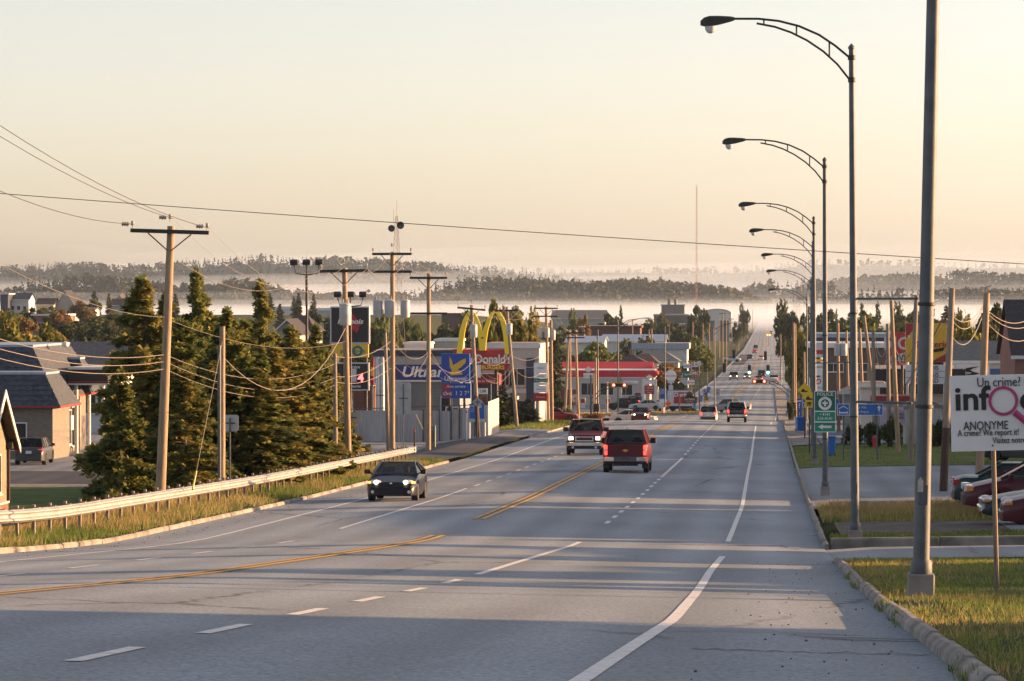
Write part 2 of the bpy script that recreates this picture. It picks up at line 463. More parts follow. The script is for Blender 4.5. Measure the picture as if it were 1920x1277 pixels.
lot("lawn", -60, -27, 128, 172, M_lawn, "dark green lawn below the guard rail", .02)
lot("pavement", -75, -27, 172, 175, M_conc, "pale concrete strip edging the dark green lawn", .03)
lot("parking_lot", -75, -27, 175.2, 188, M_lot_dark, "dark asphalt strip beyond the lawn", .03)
lot("parking_lot", -80, -22, 188.2, 232, M_lot, "grey asphalt in front of the mansard building", .03)
lot("forecourt", -60, -16.3, 232.3, 262, M_lot, "asphalt forecourt beside the corrugated fence", .04)
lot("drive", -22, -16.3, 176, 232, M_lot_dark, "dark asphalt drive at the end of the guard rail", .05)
lot("side_street", -70, lambda y: cc(y)-7.9, 425, 455, M_lot, "cross street in front of the gas station", .05)
lot("forecourt", -70, lambda y: cc(y)-9, 478, 560, M_lot, "asphalt gas station forecourt", .05)

# kerbs: stones one by one near the camera, a strip beyond
def kerb(name, x, y0, y1, label, n_end, inner, h=.115, w_=.12, L=2.6):
    root = tag(link(name, None), label, None, None, "structure")
    y = y0; i = 0
    while y < n_end:
        b = min(y+L*rnd.uniform(.75,1.2), n_end)
        jx, jz = rnd.uniform(-.01,.01), rnd.uniform(-.01,.01)
        xx = x+jx; g = .012
        mb = MB()
        za, zb = road_z(x, y)-.05, road_z(x, b)-.05
        vs = []
        for (yy, zz) in ((y+g, za), (b-g, zb)):
            t = h+.05+jz
            vs += [(xx-.02, yy, zz), (xx+w_*inner, yy, zz), (xx+w_*inner, yy, zz+t), (xx+.05*inner, yy, zz+t), (xx, yy, zz+t-.05)]
        fs = [(0,1,2,3,4),(9,8,7,6,5)] + [(k,k+5,(k+1)%5+5,(k+1)%5) for k in range(5)]
        mb.add(vs, fs); mb.build("kerb_stone", M_conc, root, bevel=.006)
        y = b
    if y1 > n_end:
        mb = MB(); vs = []; yy = n_end; ys = []
        while yy < y1: ys.append(yy); yy += 6
        ys.append(y1)
        for q in ys:
            X = x if q < 290 else cc(q)+(RK if inner > 0 else LK)
            z = road_z(X, q)-.05
            vs += [(X, q, z), (X+w_*inner, q, z), (X+w_*inner, q, z+h+.05), (X, q, z+h+.05)]
        fs = [(4*i+a, 4*i+4+a, 4*i+4+(a+1)%4, 4*i+(a+1)%4) for i in range(len(ys)-1) for a in range(4)]
        mb.add(vs, fs); o = mb.build("kerb_run", M_conc, root); o["kind"] = "stuff"
    return root
kerb("kerb", 1.35, 14, 71, "broken concrete kerb along the near right lawn", 71, 1)
kerb("kerb", 1.35, 84, 700, "concrete kerb on the right beyond the side street", 150, 1)
kerb("kerb", -16.2, 40, 176, "sunlit concrete kerb below the guard rail", 176, -1)
kerb("kerb", -16.2, 236, 318, "concrete kerb on the left beyond the drive", 260, -1)
# kerb returns of the side street
def kerb_x(x0, x1, Y, label, inner):
    root = tag(link("kerb", None), label, None, None, "structure"); x = x0
    while x < x1:
        b = min(x+2.4*rnd.uniform(.8,1.2), x1); mb = MB(); j = rnd.uniform(-.02,.02)
        z0, z1 = G(x, Y)-.12, G(b, Y)-.12
        vs = []
        for xx, zz in ((x+.02, z0), (b-.02, z1)):
            vs += [(xx, Y+j, zz), (xx, Y+.18*inner+j, zz), (xx, Y+.18*inner+j, zz+.3), (xx, Y+.03*inner+j, zz+.3), (xx, Y+j, zz+.26)]
        mb.add(vs, [(0,1,2,3,4),(9,8,7,6,5)]+[(k,k+5,(k+1)%5+5,(k+1)%5) for k in range(5)])
        mb.build("kerb_stone", M_conc, root, bevel=.012); x = b
kerb_x(1.5, 40, 84.2, "dark concrete kerb across the far side of the side street", 1)
kerb_x(2.0, 30, 114.2, "concrete kerb behind the weedy grass strip", 1)
# ------------------------------------------------------------------ far ridges, forests, mist
M_hill = ground_mat("hill_ground", [(.03,.04,.018),(.045,.055,.022),(.06,.07,.03)], .01)
M_forest = leaf_mat("forest_foliage", (.02,.03,.015), (.038,.048,.02), (.07,.064,.028), .012, .05)
M_forest_c = leaf_mat("forest_conifer", (.012,.022,.013), (.02,.032,.016), (.036,.042,.02), .012, .03)
def leafquads(vs, fs, c, sx, sy, sz, n, ls, kind, rg, lit=0):
    """n ragged leaf faces in a crown at c; kind 0 round, 1 cone"""
    for _ in range(n):
        if kind == 1:
            t = rg.random()**1.4; r = (1-t)*rg.uniform(.55,1.0); a = rg.uniform(0, 6.283)
            p = Vector((c[0]+sx*r*math.cos(a), c[1]+sy*r*math.sin(a), c[2]+sz*(t*1.02)))
            l_ = ls*(1.15-.75*t)
        else:
            z = rg.uniform(-1,1); a = rg.uniform(0,6.283); q = math.sqrt(max(0,1-z*z)); r = rg.uniform(.5,1.0)
            p = Vector((c[0]+sx*r*q*math.cos(a), c[1]+sy*r*q*math.sin(a), c[2]+sz*(.5+.5*r*z)))
            l_ = ls
        u = Vector((rg.gauss(0,1), rg.gauss(0,1), rg.gauss(0,.7))).normalized()
        w_ = u.cross(Vector((rg.gauss(0,1), rg.gauss(0,1), rg.gauss(0,1)))).normalized()
        k = len(vs); a_, b_ = l_*rg.uniform(.7,1.3), l_*rg.uniform(.45,.8)
        vs += [p-u*a_, p+w_*b_, p+u*a_, p-w_*b_]; fs.append((k,k+1,k+2,k+3))
def ridge(name, Y, tops, depth, base_z, treeh, rows, gap, mats, label, conif, seed, nq=22, ls=1.0):
    """tops: (photo x, photo y) of the tree line; a rounded hill and its wood"""
    rg = random.Random(seed)
    x0, x1 = XW(tops[0][0], Y), XW(tops[-1][0], Y)
    def crest(X):
        px = 1440 + (X/Y)*F
        return ZW(interp(tops, px), Y) - treeh*.85
    nx = 70; mb = MB(); vs = []
    prof = [(-.5,0),(-.32,.18),(-.18,.5),(-.06,.85),(.05,1.0),(.25,.95),(.6,.4),(1,0)]
    def hz(X, t):
        c = crest(X); k = interp(prof, t)
        return base_z + (c-base_z)*k
    for i in range(nx+1):
        X = x0+(x1-x0)*i/nx
        for t, _ in prof: vs.append((X, Y+t*depth, hz(X, t)-.5))
    n = len(prof)
    mb.add(vs, [(i*n+j, (i+1)*n+j, (i+1)*n+j+1, i*n+j+1) for i in range(nx) for j in range(n-1)])
    hill = mb.build(name, M_hill, smooth=True); tag(hill, label, None, None, "structure")
    for kind in (0, 1):
        vs = []; fs = []; r2 = random.Random(seed+kind)
        for r in range(rows):
            t = -.42 + .50*r/max(1,rows-1)
            X = x0
            while X < x1:
                X += gap*r2.uniform(.6,1.5)
                isc = (math.sin(X*.013+seed)+math.sin(X*.041+r)*.7+r2.gauss(0,.5)) < conif
                if int(isc) != kind: continue
                h = treeh*(r2.uniform(.72,1.02) if kind else r2.uniform(.7,.98))
                if r2.random() < .03: h *= 1.18
                tt = t+r2.uniform(-.03,.03); z = hz(X, tt)
                if kind: leafquads(vs, fs, (X, Y+tt*depth, z), treeh*.2, treeh*.2, h, nq, ls*treeh*.17, 1, r2)
                else: leafquads(vs, fs, (X, Y+tt*depth, z), treeh*.36, treeh*.36, h, nq+8, ls*treeh*.20, 0, r2)
        if not vs: continue
        mb = MB(); mb.add(vs, fs)
        o = mb.build("forest", mats[kind], fix=False)
        tag(o, ("spruce" if kind else "leafy") + " wood covering " + label, "forest", None, "stuff")
A = [(-120,548),(0,545),(25,522),(60,522),(150,511),(200,515),(250,520),(300,528),(380,531),(430,521),(470,525),(520,540),(600,548),(720,550),(800,540),(830,525),(880,516),(950,519),(1040,521),(1100,525),(1180,520),(1250,524),(1300,530),(1350,535),(1395,543),(1428,560)]
ridge("hill", 3900, A, 420, -24, 17, 9, 6.5, (M_forest, M_forest_c), "the low near ridge across the valley", -.55, 3, 30, .85)
A2 = [(1446,572),(1475,560),(1500,552),(1540,545),(1600,543),(1680,540),(1740,542),(1800,538),(1870,536),(1960,538),(2050,540)]
ridge("hill", 3700, A2, 300, -24, 14, 7, 6.0, (M_forest, M_forest_c), "the low ridge right of the road", .9, 5, 26, .85)
B1 = [(-120,500),(0,494),(100,489),(200,492),(262,493),(300,487),(400,481),(450,479),(485,473),(530,482),(560,480),(620,478),(680,480),(740,486),(800,489),(860,494),(940,502),(1020,512),(1100,522)]
ridge("hill", 6200, B1, 900, -20, 19, 10, 9, (M_forest, M_forest_c), "the high dark ridge on the left skyline", .25, 11, 20, .9)
B2 = [(1440,560),(1475,540),(1510,530),(1560,522),(1620,515),(1700,512),(1750,509),(1800,505),(1850,508),(1920,512),(2050,515)]
ridge("hill", 5200, B2, 700, -20, 18, 9, 7.5, (M_forest, M_forest_c), "the rounded wooded hill on the right skyline", -.9, 13, 24, .9)
Cc = [(780,500),(880,498),(1000,500),(1150,498),(1290,500),(1400,498),(1480,488),(1560,482),(1640,486),(1700,484),(1800,490),(1900,489),(2060,492)]
ridge("hill", 8600, Cc, 1200, -10, 20, 6, 13, (M_forest, M_forest_c), "the faint farthest ridge in the mist", .2, 17, 14, .9)
mb = MB()
D = [(1395,560),(1420,532),(1440,528),(1470,524),(1500,526),(1530,530)]
ridge("hill", 4500, [(1380,575),(1395,540),(1412,528),(1440,526),(1462,532),(1500,522),(1530,520),(1560,530),(1590,560)], 260, -24, 20, 5, 9, (M_forest, M_forest_c), "the small misty wood at the end of the road", -1.2, 23, 26, .9)

def vol(name, x0, x1, y0, y1, z0, z1, dens, col, label, aniso=0.2, wave=0):
    m = bpy.data.materials.new(name); m.use_nodes = True
    n = m.node_tree.nodes; n.remove(n["Principled BSDF"])
    v = n.new("ShaderNodeVolumePrincipled"); v.inputs["Color"].default_value = (*col, 1)
    v.inputs["Density"].default_value = dens; v.inputs["Anisotropy"].default_value = aniso
    m.node_tree.links.new(v.outputs[0], n["Material Output"].inputs["Volume"])
    mb = MB()
    if wave == 0: mb.box(x0, x1, y0, y1, z0, z1)
    else:      # a bank of mist with an uneven top
        nx, ny = 60, 14; vs = []; rg = random.Random(int(y0)+int(z1)); ph = [rg.uniform(0, 6.28) for _ in range(8)]
        for k in (0, 1):
            for j in range(ny+1):
                for i in range(nx+1):
                    x = x0+(x1-x0)*i/nx; y = y0+(y1-y0)*j/ny
                    q = sum(math.sin(x*(.004*1.55**a)+y*(.0022*1.4**a)+ph[a])/(1.25**a) for a in range(7))/2.2
                    vs.append((x, y, z0 if k == 0 else max(z0+.5, z1+wave*q)))
        n2 = (nx+1)*(ny+1); I = lambda i, j, k: k*n2+j*(nx+1)+i
        fs = [(I(i,j,1),I(i+1,j,1),I(i+1,j+1,1),I(i,j+1,1)) for i in range(nx) for j in range(ny)]+[(I(i,j,0),I(i,j+1,0),I(i+1,j+1,0),I(i+1,j,0)) for i in range(nx) for j in range(ny)]
        for i in range(nx): fs += [(I(i,0,0),I(i+1,0,0),I(i+1,0,1),I(i,0,1)),(I(i,ny,0),I(i,ny,1),I(i+1,ny,1),I(i+1,ny,0))]
        for j in range(ny): fs += [(I(0,j,0),I(0,j,1),I(0,j+1,1),I(0,j+1,0)),(I(nx,j,0),I(nx,j+1,0),I(nx,j+1,1),I(nx,j,1))]
        mb.add(vs, fs)
    o = mb.build(name, m); tag(o, label, None, None, "stuff")
    return o
vol("haze", -1650, 1650, -65, 10600, -27, 135, 3.4e-5, (.60,.76,1.0), "thin morning haze over the valley")
MC = (.70,.83,1.0)
vol("mist", -1500, 1500, 2050, 4340, -26, -11.5, 1.2e-3, MC, "white bank of ground mist lying in the valley", wave=1.2)
vol("mist", -1490, 1490, 2200, 4330, -25.9, -7.0, 3.5e-4, MC, "thinner top of the white ground mist", wave=2.2)
vol("mist", -1480, 1480, 2700, 4320, -25.8, -1.0, 1.2e-4, MC, "faint upper veil over the white ground mist", wave=4)
vol("mist", -1500, 1500, 4345, 6400, -26, 6, 6e-4, MC, "mist lying between the wooded ridges", wave=7)
vol("mist", -1490, 1490, 4400, 6100, -25.9, 22, 3e-4, MC, "thin upper mist between the wooded ridges", wave=12)
vol("mist", -1550, 1550, 7000, 8250, -26, 66, 3.0e-4, MC, "thin mist before the farthest ridge", wave=16)
vol("mist", -1560, 1560, 7400, 8300, -25.9, 98, 1.3e-4, MC, "pale veil of mist above the farthest ridge", wave=14)
# ------------------------------------------------------------------ vegetation
M_bark = mat("bark", (.10,.075,.055), .95, var=.3, scale=6, bump=.5, bscale=20)
M_spruce = leaf_mat("spruce_needles", (.085,.125,.04), (.19,.22,.065), (.34,.28,.08), .6, .5)
M_spruce_far = leaf_mat("conifer_needles", (0.029,0.049,0.023), (0.058,0.08,0.032), (0.102,0.109,0.043), .4, .15)
M_leaf_y = leaf_mat("leaves_yellow_green", (.07,.085,.02), (.14,.15,.03), (.24,.19,.05), .5, .35)
M_leaf_g = leaf_mat("leaves_green", (0.043,0.072,0.023), (0.087,0.123,0.036), (0.145,0.16,0.051), .5, .3)
M_leaf_d = leaf_mat("leaves_dark", (0.032,0.049,0.022), (0.058,0.08,0.032), (0.116,0.109,0.043), .5, .25)
M_leaf_a = leaf_mat("leaves_autumn", (0.102,0.08,0.032), (0.189,0.123,0.043), (0.29,0.174,0.065), .5, .3)
M_leaf_b = leaf_mat("blue_spruce_needles", (.04,.06,.055), (.07,.10,.095), (.10,.14,.13), .5, .15)
def spruce_mesh(seed, H, Rb, n_card, ls):
    """tapered conifer: whorls of drooping boughs, needle sprays along each bough"""
    rg = random.Random(seed); vs = []; fs = []
    nb = int(H*9); per = n_card//nb
    for b in range(nb):
        t = (b+rg.random())/nb
        t = t**.85
        z0 = H*(.05+.94*t); L = Rb*(1-t)**.8*rg.uniform(.62,1.12)+.12
        a = rg.uniform(0, 6.283); up0 = rg.uniform(.02,.30)+.35*t
        k = max(5, int(per*(.35+1.3*(1-t))))
        for j in range(k):
            u = ((j+rg.random())/k)**.75
            r = L*u; z = z0 + r*up0 - .30*r*u - .05
            spread = .10+.26*L*(1-u)*.6
            p = Vector((r*math.cos(a)+rg.gauss(0,spread*.7), r*math.sin(a)+rg.gauss(0,spread*.7), z+rg.gauss(0,.07)-abs(rg.gauss(0,.06))))
            d = Vector((math.cos(a)+rg.gauss(0,.55), math.sin(a)+rg.gauss(0,.55), rg.gauss(-.05,.35)+.1*t)).normalized()
            w_ = d.cross(Vector((rg.gauss(0,.4), rg.gauss(0,.4), 1))).normalized()
            l_ = ls*rg.uniform(.7,1.4)*(1-.45*t); q = l_*rg.uniform(.28,.45); i = len(vs)
            vs += [p, p+d*l_*.55+w_*q, p+d*l_, p+d*l_*.55-w_*q]; fs.append((i,i+1,i+2,i+3))
    for j in range(60):    # leader
        z = H*rg.uniform(.93,1.0); i = len(vs); p = Vector((rg.gauss(0,.05), rg.gauss(0,.05), z)); a = rg.uniform(0,6.283)
        d = Vector((math.cos(a), math.sin(a), .9)).normalized(); w_ = d.cross(Vector((0,0,1))).normalized()
        vs += [p, p+d*.12+w_*.05, p+d*.25, p+d*.12-w_*.05]; fs.append((i,i+1,i+2,i+3))
    me = bpy.data.meshes.new("crown"); me.from_pydata([tuple(v) for v in vs], [], fs); me.update()
    tb = MB(); tb.tube([(0,0,-.3),(0,0,H*.5),(0,0,H*.97)], [.022*H,.014*H,.006*H], 7)
    for j in range(int(H*2.2)):
        z = H*rg.uniform(.1,.8); a = rg.uniform(0,6.283); L = Rb*(1-z/H)*.8
        tb.tube([(0,0,z),(math.cos(a)*L*.6,math.sin(a)*L*.6,z+.1*L),(math.cos(a)*L,math.sin(a)*L,z-.02)], [.03,.018,.008], 4)
    tr = tb.build("trunk", M_bark, smooth=True); tm = tr.data; bpy.data.objects.remove(tr)
    return me, tm
def leafy_mesh(seed, H, Rx, n, ls, gaps=.55, trunk=.25):
    rg = random.Random(seed); vs = []; fs = []
    cl = []; nc = 26
    for _ in range(nc):
        z = rg.uniform(-.95,1); a = rg.uniform(0,6.283); q = math.sqrt(max(0,1-abs(z)**3.2)); r = rg.uniform(.35,.95)
        cl.append((Rx*r*q*math.cos(a), Rx*r*q*math.sin(a), H*(trunk+(1-trunk)*(.5+.46*r*z)), Rx*rg.uniform(.22,.42)))
    for i_ in range(n):
        c = cl[rg.randrange(nc)]; v = Vector((rg.gauss(0,1), rg.gauss(0,1), rg.gauss(0,1))).normalized()*(c[3]*rg.uniform(.55,1.12))
        p = Vector(c[:3])+Vector((v.x, v.y, v.z*.8))
        u = Vector((rg.gauss(0,1), rg.gauss(0,1), rg.gauss(-.2,.6))).normalized()
        w_ = u.cross(Vector((rg.gauss(0,1), rg.gauss(0,1), rg.gauss(0,1)))).normalized()
        l_ = ls*rg.uniform(.6,1.4); q = l_*.55; i = len(vs)
        vs += [p-u*l_*.5, p+w_*q, p+u*l_*.6, p-w_*q]; fs.append((i,i+1,i+2,i+3))
    me = bpy.data.meshes.new("crown"); me.from_pydata([tuple(v) for v in vs], [], fs); me.update()
    tb = MB(); tb.tube([(0,0,-.5),(0,0,H*trunk*.8),(Rx*.05,0,H*.55)], [.028*H,.02*H,.011*H], 7)
    for c in cl[:12]:
        tb.tube([(0,0,H*trunk*.7),(c[0]*.5,c[1]*.5,H*trunk+(c[2]-H*trunk)*.6),(c[0],c[1],c[2])], [.012*H,.008*H,.004*H], 5)
    tr = tb.build("trunk", M_bark, smooth=True); tm = tr.data; bpy.data.objects.remove(tr)
    return me, tm
# unit prototypes: heights in metres as listed, scaled per tree
P_SP = [spruce_mesh(s, 10.0, 2.9, 24000, .36) for s in (1, 2, 3)]
P_CF = [spruce_mesh(s, 10.0, 2.2, 2600, .75) for s in (4, 5)]
P_LF = [leafy_mesh(s, 10.0, 4.2, 4200, .55) for s in (6, 7, 8)]
P_BU = [leafy_mesh(s, 2.0, 1.5, 3200, .17, trunk=.02) for s in (9, 10)]
def tree(name, label, protos, H0, m, X, Y, H, wr=1.0, k=0, group=None, cat="tree", z=None, lean=0.0):
    me, tm = protos[k % len(protos)]
    zz = G(X, Y)-.05 if z is None else z
    o = thing(name, label, cat, (X, Y, zz), rnd.uniform(0, 6.28), group)
    s = H/H0; o.scale = (s*wr, s*wr, s); o.rotation_euler[0] = lean
    key = (me.name, m.name)
    if key not in MESHV:
        c = me.copy(); c.materials.clear(); c.materials.append(m); MESHV[key] = c
    link("crown", MESHV[key], o); link("trunk", tm, o)
    return o
MESHV = {}
def trees(rows):
    for (name, label, protos, m, px, py, Y, wpx, k, *rest) in rows:
        X = XW(px, Y); zt = ZW(py, Y, px); g = G(X, Y)-.05
        H = max(2.0, zt-g); H0 = 2.0 if protos is P_BU else 10.0
        r0 = {id(P_SP):2.7, id(P_CF):2.2, id(P_LF):4.6, id(P_BU):1.75}[id(protos)]*H/H0
        wr = (wpx/2*Y/F)/r0 * (1.3 if protos is P_LF else (((1.6 if Y > 137 else 1.25) if py > 570 and px < 585 else 1.2) if protos is P_SP else 1.1))
        tree(name, label, protos, H0, m, X, Y, H, wr, k, rest[0] if rest else None)
S, C_, L_ = P_SP, P_CF, P_LF
GS = "spruces behind the guard rail"
trees([
 ("spruce_tree","big dark spruce left of the nearest wooden utility pole",S,M_spruce,268,520,128,205,0,GS),
 ("spruce_tree","tall pointed spruce just right of the nearest utility pole",S,M_spruce,368,506,136,150,1,GS),
 ("spruce_tree","tall spruce with a thick top rising behind the cut pole",S,M_spruce,487,526,148,120,2,GS),
 ("spruce_tree","spruce hidden low between the two tallest spruce tops",S,M_spruce,428,578,131,150,0,GS),
 ("spruce_tree","ochre tipped spruce in front of the grey gabled house",S,M_spruce,545,612,146,130,1,GS),
 ("spruce_tree","spruce crowded against the black gas station sign",S,M_spruce,592,607,158,90,2,GS),
 ("spruce_tree","short spruce beside the stub pole before the brown wall",S,M_spruce,632,700,172,70,0,GS),
 ("spruce_tree","narrow spruce directly behind the nearest utility pole",S,M_spruce,312,545,140,130,2,GS),
 ("spruce_tree","spruce with brown cones above the square sign back",S,M_spruce,455,600,140,150,1,GS),
 ("spruce_tree","lowest spruce edging the dark green lawn",S,M_spruce,225,690,124,130,1,GS),
 ("spruce_tree","wide spruce filling the gap right of the nearest utility pole",S,M_spruce,340,600,127,170,2,GS),
 ("spruce_tree","full spruce behind the square sign back",S,M_spruce,405,640,134,170,0,GS),
 ("spruce_tree","rusty coned spruce below the black floodlight mast",S,M_spruce,565,640,150,110,2,GS),
 ("spruce_tree","low dense spruce right above the guard rail bend",S,M_spruce,515,650,142,140,1,GS),
 ("spruce_tree","ragged spruce half hiding the stub pole",S,M_spruce,612,655,162,80,0,GS),
 ("spruce_tree","back row spruce between the two tallest spruces",S,M_spruce,330,600,160,170,1,GS),
 ("spruce_tree","back row spruce left of the cut stub pole",S,M_spruce,392,590,165,150,2,GS),
 ("spruce_tree","back row spruce behind the square sign",S,M_spruce,448,610,168,150,0,GS),
 ("spruce_tree","back row spruce under the grey gable",S,M_spruce,520,630,170,150,1,GS),
 ("spruce_tree","back row spruce left of the black sign",S,M_spruce,582,640,174,130,0,GS),
 ("spruce_tree","front spruce directly behind the guard rail bend",S,M_spruce,480,690,131,170,2,GS),
 ("spruce_tree","front spruce left of the guy wire",S,M_spruce,345,690,122,150,1,GS),
 ("leafy_tree","sunlit yellow green tree above the mansard roof at the photo edge",L_,M_leaf_y,22,600,300,110,0),
 ("leafy_tree","sunlit yellow green tree above the mansard roof, second from the edge",L_,M_leaf_y,78,610,305,90,1),
 ("leafy_tree","broad dark tree in front of the brick low building on the left",L_,M_leaf_d,130,600,640,60,2),
 ("leafy_tree","dark tree left of the spruces below the steep grey gable",L_,M_leaf_d,170,598,660,70,0),
 ("leafy_tree","dark tree touching the big spruce on its left",L_,M_leaf_d,215,590,680,80,1),
 ("leafy_tree","olive tree below the white two storey house",L_,M_leaf_g,35,585,900,50,2),
 ("leafy_tree","brownish tree right of the steep grey gable house",L_,M_leaf_a,150,565,1050,30,0),
 ("leafy_tree","small olive tree between the white house and the steep gable",L_,M_leaf_g,95,575,1000,36,1),
 ("leafy_tree","dense small tree left of the small conifer on the left skyline",L_,M_leaf_g,177,556,1050,22,2),
 ("conifer_tree","small dark conifer standing in the mist left of the spruces",C_,M_spruce_far,204,550,1060,16,0),
 ("conifer_tree","thin conifer beside the cream gable near the spruces",C_,M_spruce_far,237,549,1060,12,1),
 ("conifer_tree","lone small conifer in the mist above the grey gabled house",C_,M_spruce_far,525,570,950,22,0),
 ("leafy_tree","dark tree behind the grey gabled house",L_,M_leaf_d,600,588,700,60,1),
 ("leafy_tree","dark tree seen behind the black gas station sign",L_,M_leaf_d,655,583,760,70,2),
 ("leafy_tree","olive tree in the gap right of the black gas station sign",L_,M_leaf_g,712,593,620,60,0),
 ("leafy_tree","green tree behind the lattice radio tower foot",L_,M_leaf_g,770,600,640,50,1),
 ("leafy_tree","dark tree between the forked pole and the yellow arches",L_,M_leaf_d,830,592,660,55,2),
 ("leafy_tree","dark tree framed by the yellow arch on the left",L_,M_leaf_d,880,594,600,60,0),
 ("leafy_tree","tall sunlit tree behind the yellow arches",L_,M_leaf_y,925,564,410,50,1),
 ("leafy_tree","tall sunlit tree right of the yellow arches",L_,M_leaf_y,962,564,415,55,2),
 ("leafy_tree","lower sunlit tree over the grey two storey building",L_,M_leaf_y,990,592,420,50,0),
 ("conifer_tree","ochre conifer right of the transformer poles",C_,M_spruce_far,1042,622,470,34,1),
 ("leafy_tree","bright small tree in front of the long dark roof",L_,M_leaf_g,1080,588,900,34,0),
 ("leafy_tree","orange tinged small tree under the long dark roof",L_,M_leaf_a,1094,590,880,22,1),
 ("leafy_tree","round dark green tree above the red canopy roof",L_,M_leaf_g,1128,628,570,82,2),
 ("conifer_tree","pointed dark conifer in front of the mist near the street centre",C_,M_spruce_far,1164,572,1000,16,0),
 ("leafy_tree","spreading tree at the foot of the pointed conifer",L_,M_leaf_d,1150,588,980,50,1),
 ("leafy_tree","dark tree left of the grey plant building",L_,M_leaf_d,1215,588,980,48,2),
 ("leafy_tree","dark tree in front of the grey plant building",L_,M_leaf_d,1250,596,940,44,0),
 ("leafy_tree","dark spreading pine beside the white arched hall",L_,M_leaf_d,1305,574,1150,40,1),
 ("leafy_tree","dark tree filling the row of poles left of the street",L_,M_leaf_d,1285,600,900,50,2),
 ("leafy_tree","tall narrow tree standing alone left of the road end",L_,M_leaf_d,1394,574,1500,18,0),
 ("leafy_tree","small bush tree at the foot of the lone narrow tree",L_,M_leaf_d,1380,604,1350,18,1),
 ("leafy_tree","round green tree left of the street by the small signs",L_,M_leaf_g,1312,634,720,56,1),
 ("leafy_tree","brown leaved tree above the round shop sign",L_,M_leaf_a,1240,674,590,70,2),
 ("leafy_tree","low dark tree under the round shop sign",L_,M_leaf_d,1262,714,540,36,0),
 ("leafy_tree","dark open tree on the right of the far street",L_,M_leaf_d,1474,572,830,44,0),
 ("leafy_tree","dark tree behind the yellow green street tree",L_,M_leaf_d,1504,590,760,34,1),
 ("leafy_tree","sunlit yellow green tree right of the street",L_,M_leaf_y,1502,602,520,48,2),
 ("leafy_tree","green tree below the sunlit one at the right kerb",L_,M_leaf_g,1486,640,540,24,0),
 ("conifer_tree","dark conifer between the lamp posts on the right",C_,M_spruce_far,1517,575,880,26,0),
 ("leafy_tree","dark broad tree between the lamp posts on the right",L_,M_leaf_d,1558,582,860,48,1),
 ("conifer_tree","small pointed conifer beside the blue shed",C_,M_spruce_far,1568,580,900,14,1),
 ("leafy_tree","olive tree in front of the long low building on the right",L_,M_leaf_g,1612,600,520,40,2),
 ("conifer_tree","conifer right of the second lamp post, left of its pair",C_,M_spruce_far,1616,569,820,26,0),
 ("conifer_tree","conifer right of the second lamp post, right of its pair",C_,M_spruce_far,1646,566,840,26,1),
 ("leafy_tree","dark tree behind the leaning pole and red sign",L_,M_leaf_d,1690,577,800,44,0),
 ("leafy_tree","dark tree behind the yellow roadside board",L_,M_leaf_d,1735,575,760,56,1),
 ("leafy_tree","dark tree between the two cable poles",L_,M_leaf_d,1790,580,700,60,2),
 ("leafy_tree","pale olive tree over the blue shingle roof",L_,M_leaf_y,1812,598,380,70,0),
 ("leafy_tree","dark tree left of the brick building with black roof",L_,M_leaf_d,1872,572,420,64,1),
 ("conifer_tree","thin conifer between the cable poles",C_,M_spruce_far,1797,576,800,12,0),
 ("blue_spruce","small blue spruce in front of the grey two storey building",C_,M_leaf_b,991,747,296,46,0),
 ("cedar_shrub","dark cedar beside the end of the corrugated fence",C_,M_spruce_far,942,722,282,42,1),
 ("cedar_shrub","dark cedar between the fence end and the blue spruce",C_,M_spruce_far,962,735,290,36,0),
])
# the town's tree belt in the middle distance
def belt(n, px0, px1, Y0, Y1, hmin, hmax, mats, label, group, seed, protos=P_LF, name="leafy_tree", mn=None):
    rg = random.Random(seed)
    sp = [(rg.uniform(px0, px1), rg.uniform(Y0, Y1)) for _ in range(n)]
    sp = sorted((p, y) for p, y in sp if abs(XW(p, y)-cc(y)) >= 17)
    for i, (px, Y) in enumerate(sp):
        X = XW(px, Y)
        H = rg.uniform(hmin, hmax); m = mats[rg.randrange(len(mats))]
        tree(name, label, protos, 10.0, m, X, Y, H, rg.uniform(.75,1.15), i, group)['label'] = label + ', %s from the left' % ordw(i)
belt(26, -20, 260, 520, 1000, 3.8, 6.2, (M_leaf_d, M_leaf_g, M_leaf_a), "leafy tree among the houses on the far left", "trees among the far left houses", 1)
belt(16, 500, 860, 480, 900, 6, 10, (M_leaf_d, M_leaf_g), "leafy tree behind the roofs left of the arches", "trees left of the arches", 2)
belt(15, 960, 1320, 650, 1500, 7, 11, (M_leaf_d, M_leaf_g, M_leaf_a), "leafy tree among the mid town roofs", "trees among the mid town roofs", 3)
belt(34, 1490, 1960, 480, 1100, 9, 14, (M_leaf_d, M_leaf_g, M_leaf_d), "leafy tree in the belt behind the right hand shops", "trees behind the right hand shops", 4)
belt(14, 1490, 1960, 600, 1000, 11, 16, (M_spruce_far,), "conifer in the belt behind the right hand shops", "conifers behind the right hand shops", 5, P_CF, "conifer_tree")
belt(14, -20, 700, 900, 1500, 7, 11, (M_spruce_far,), "conifer in the far left part of town", "conifers in the far left town", 6, P_CF, "conifer_tree")
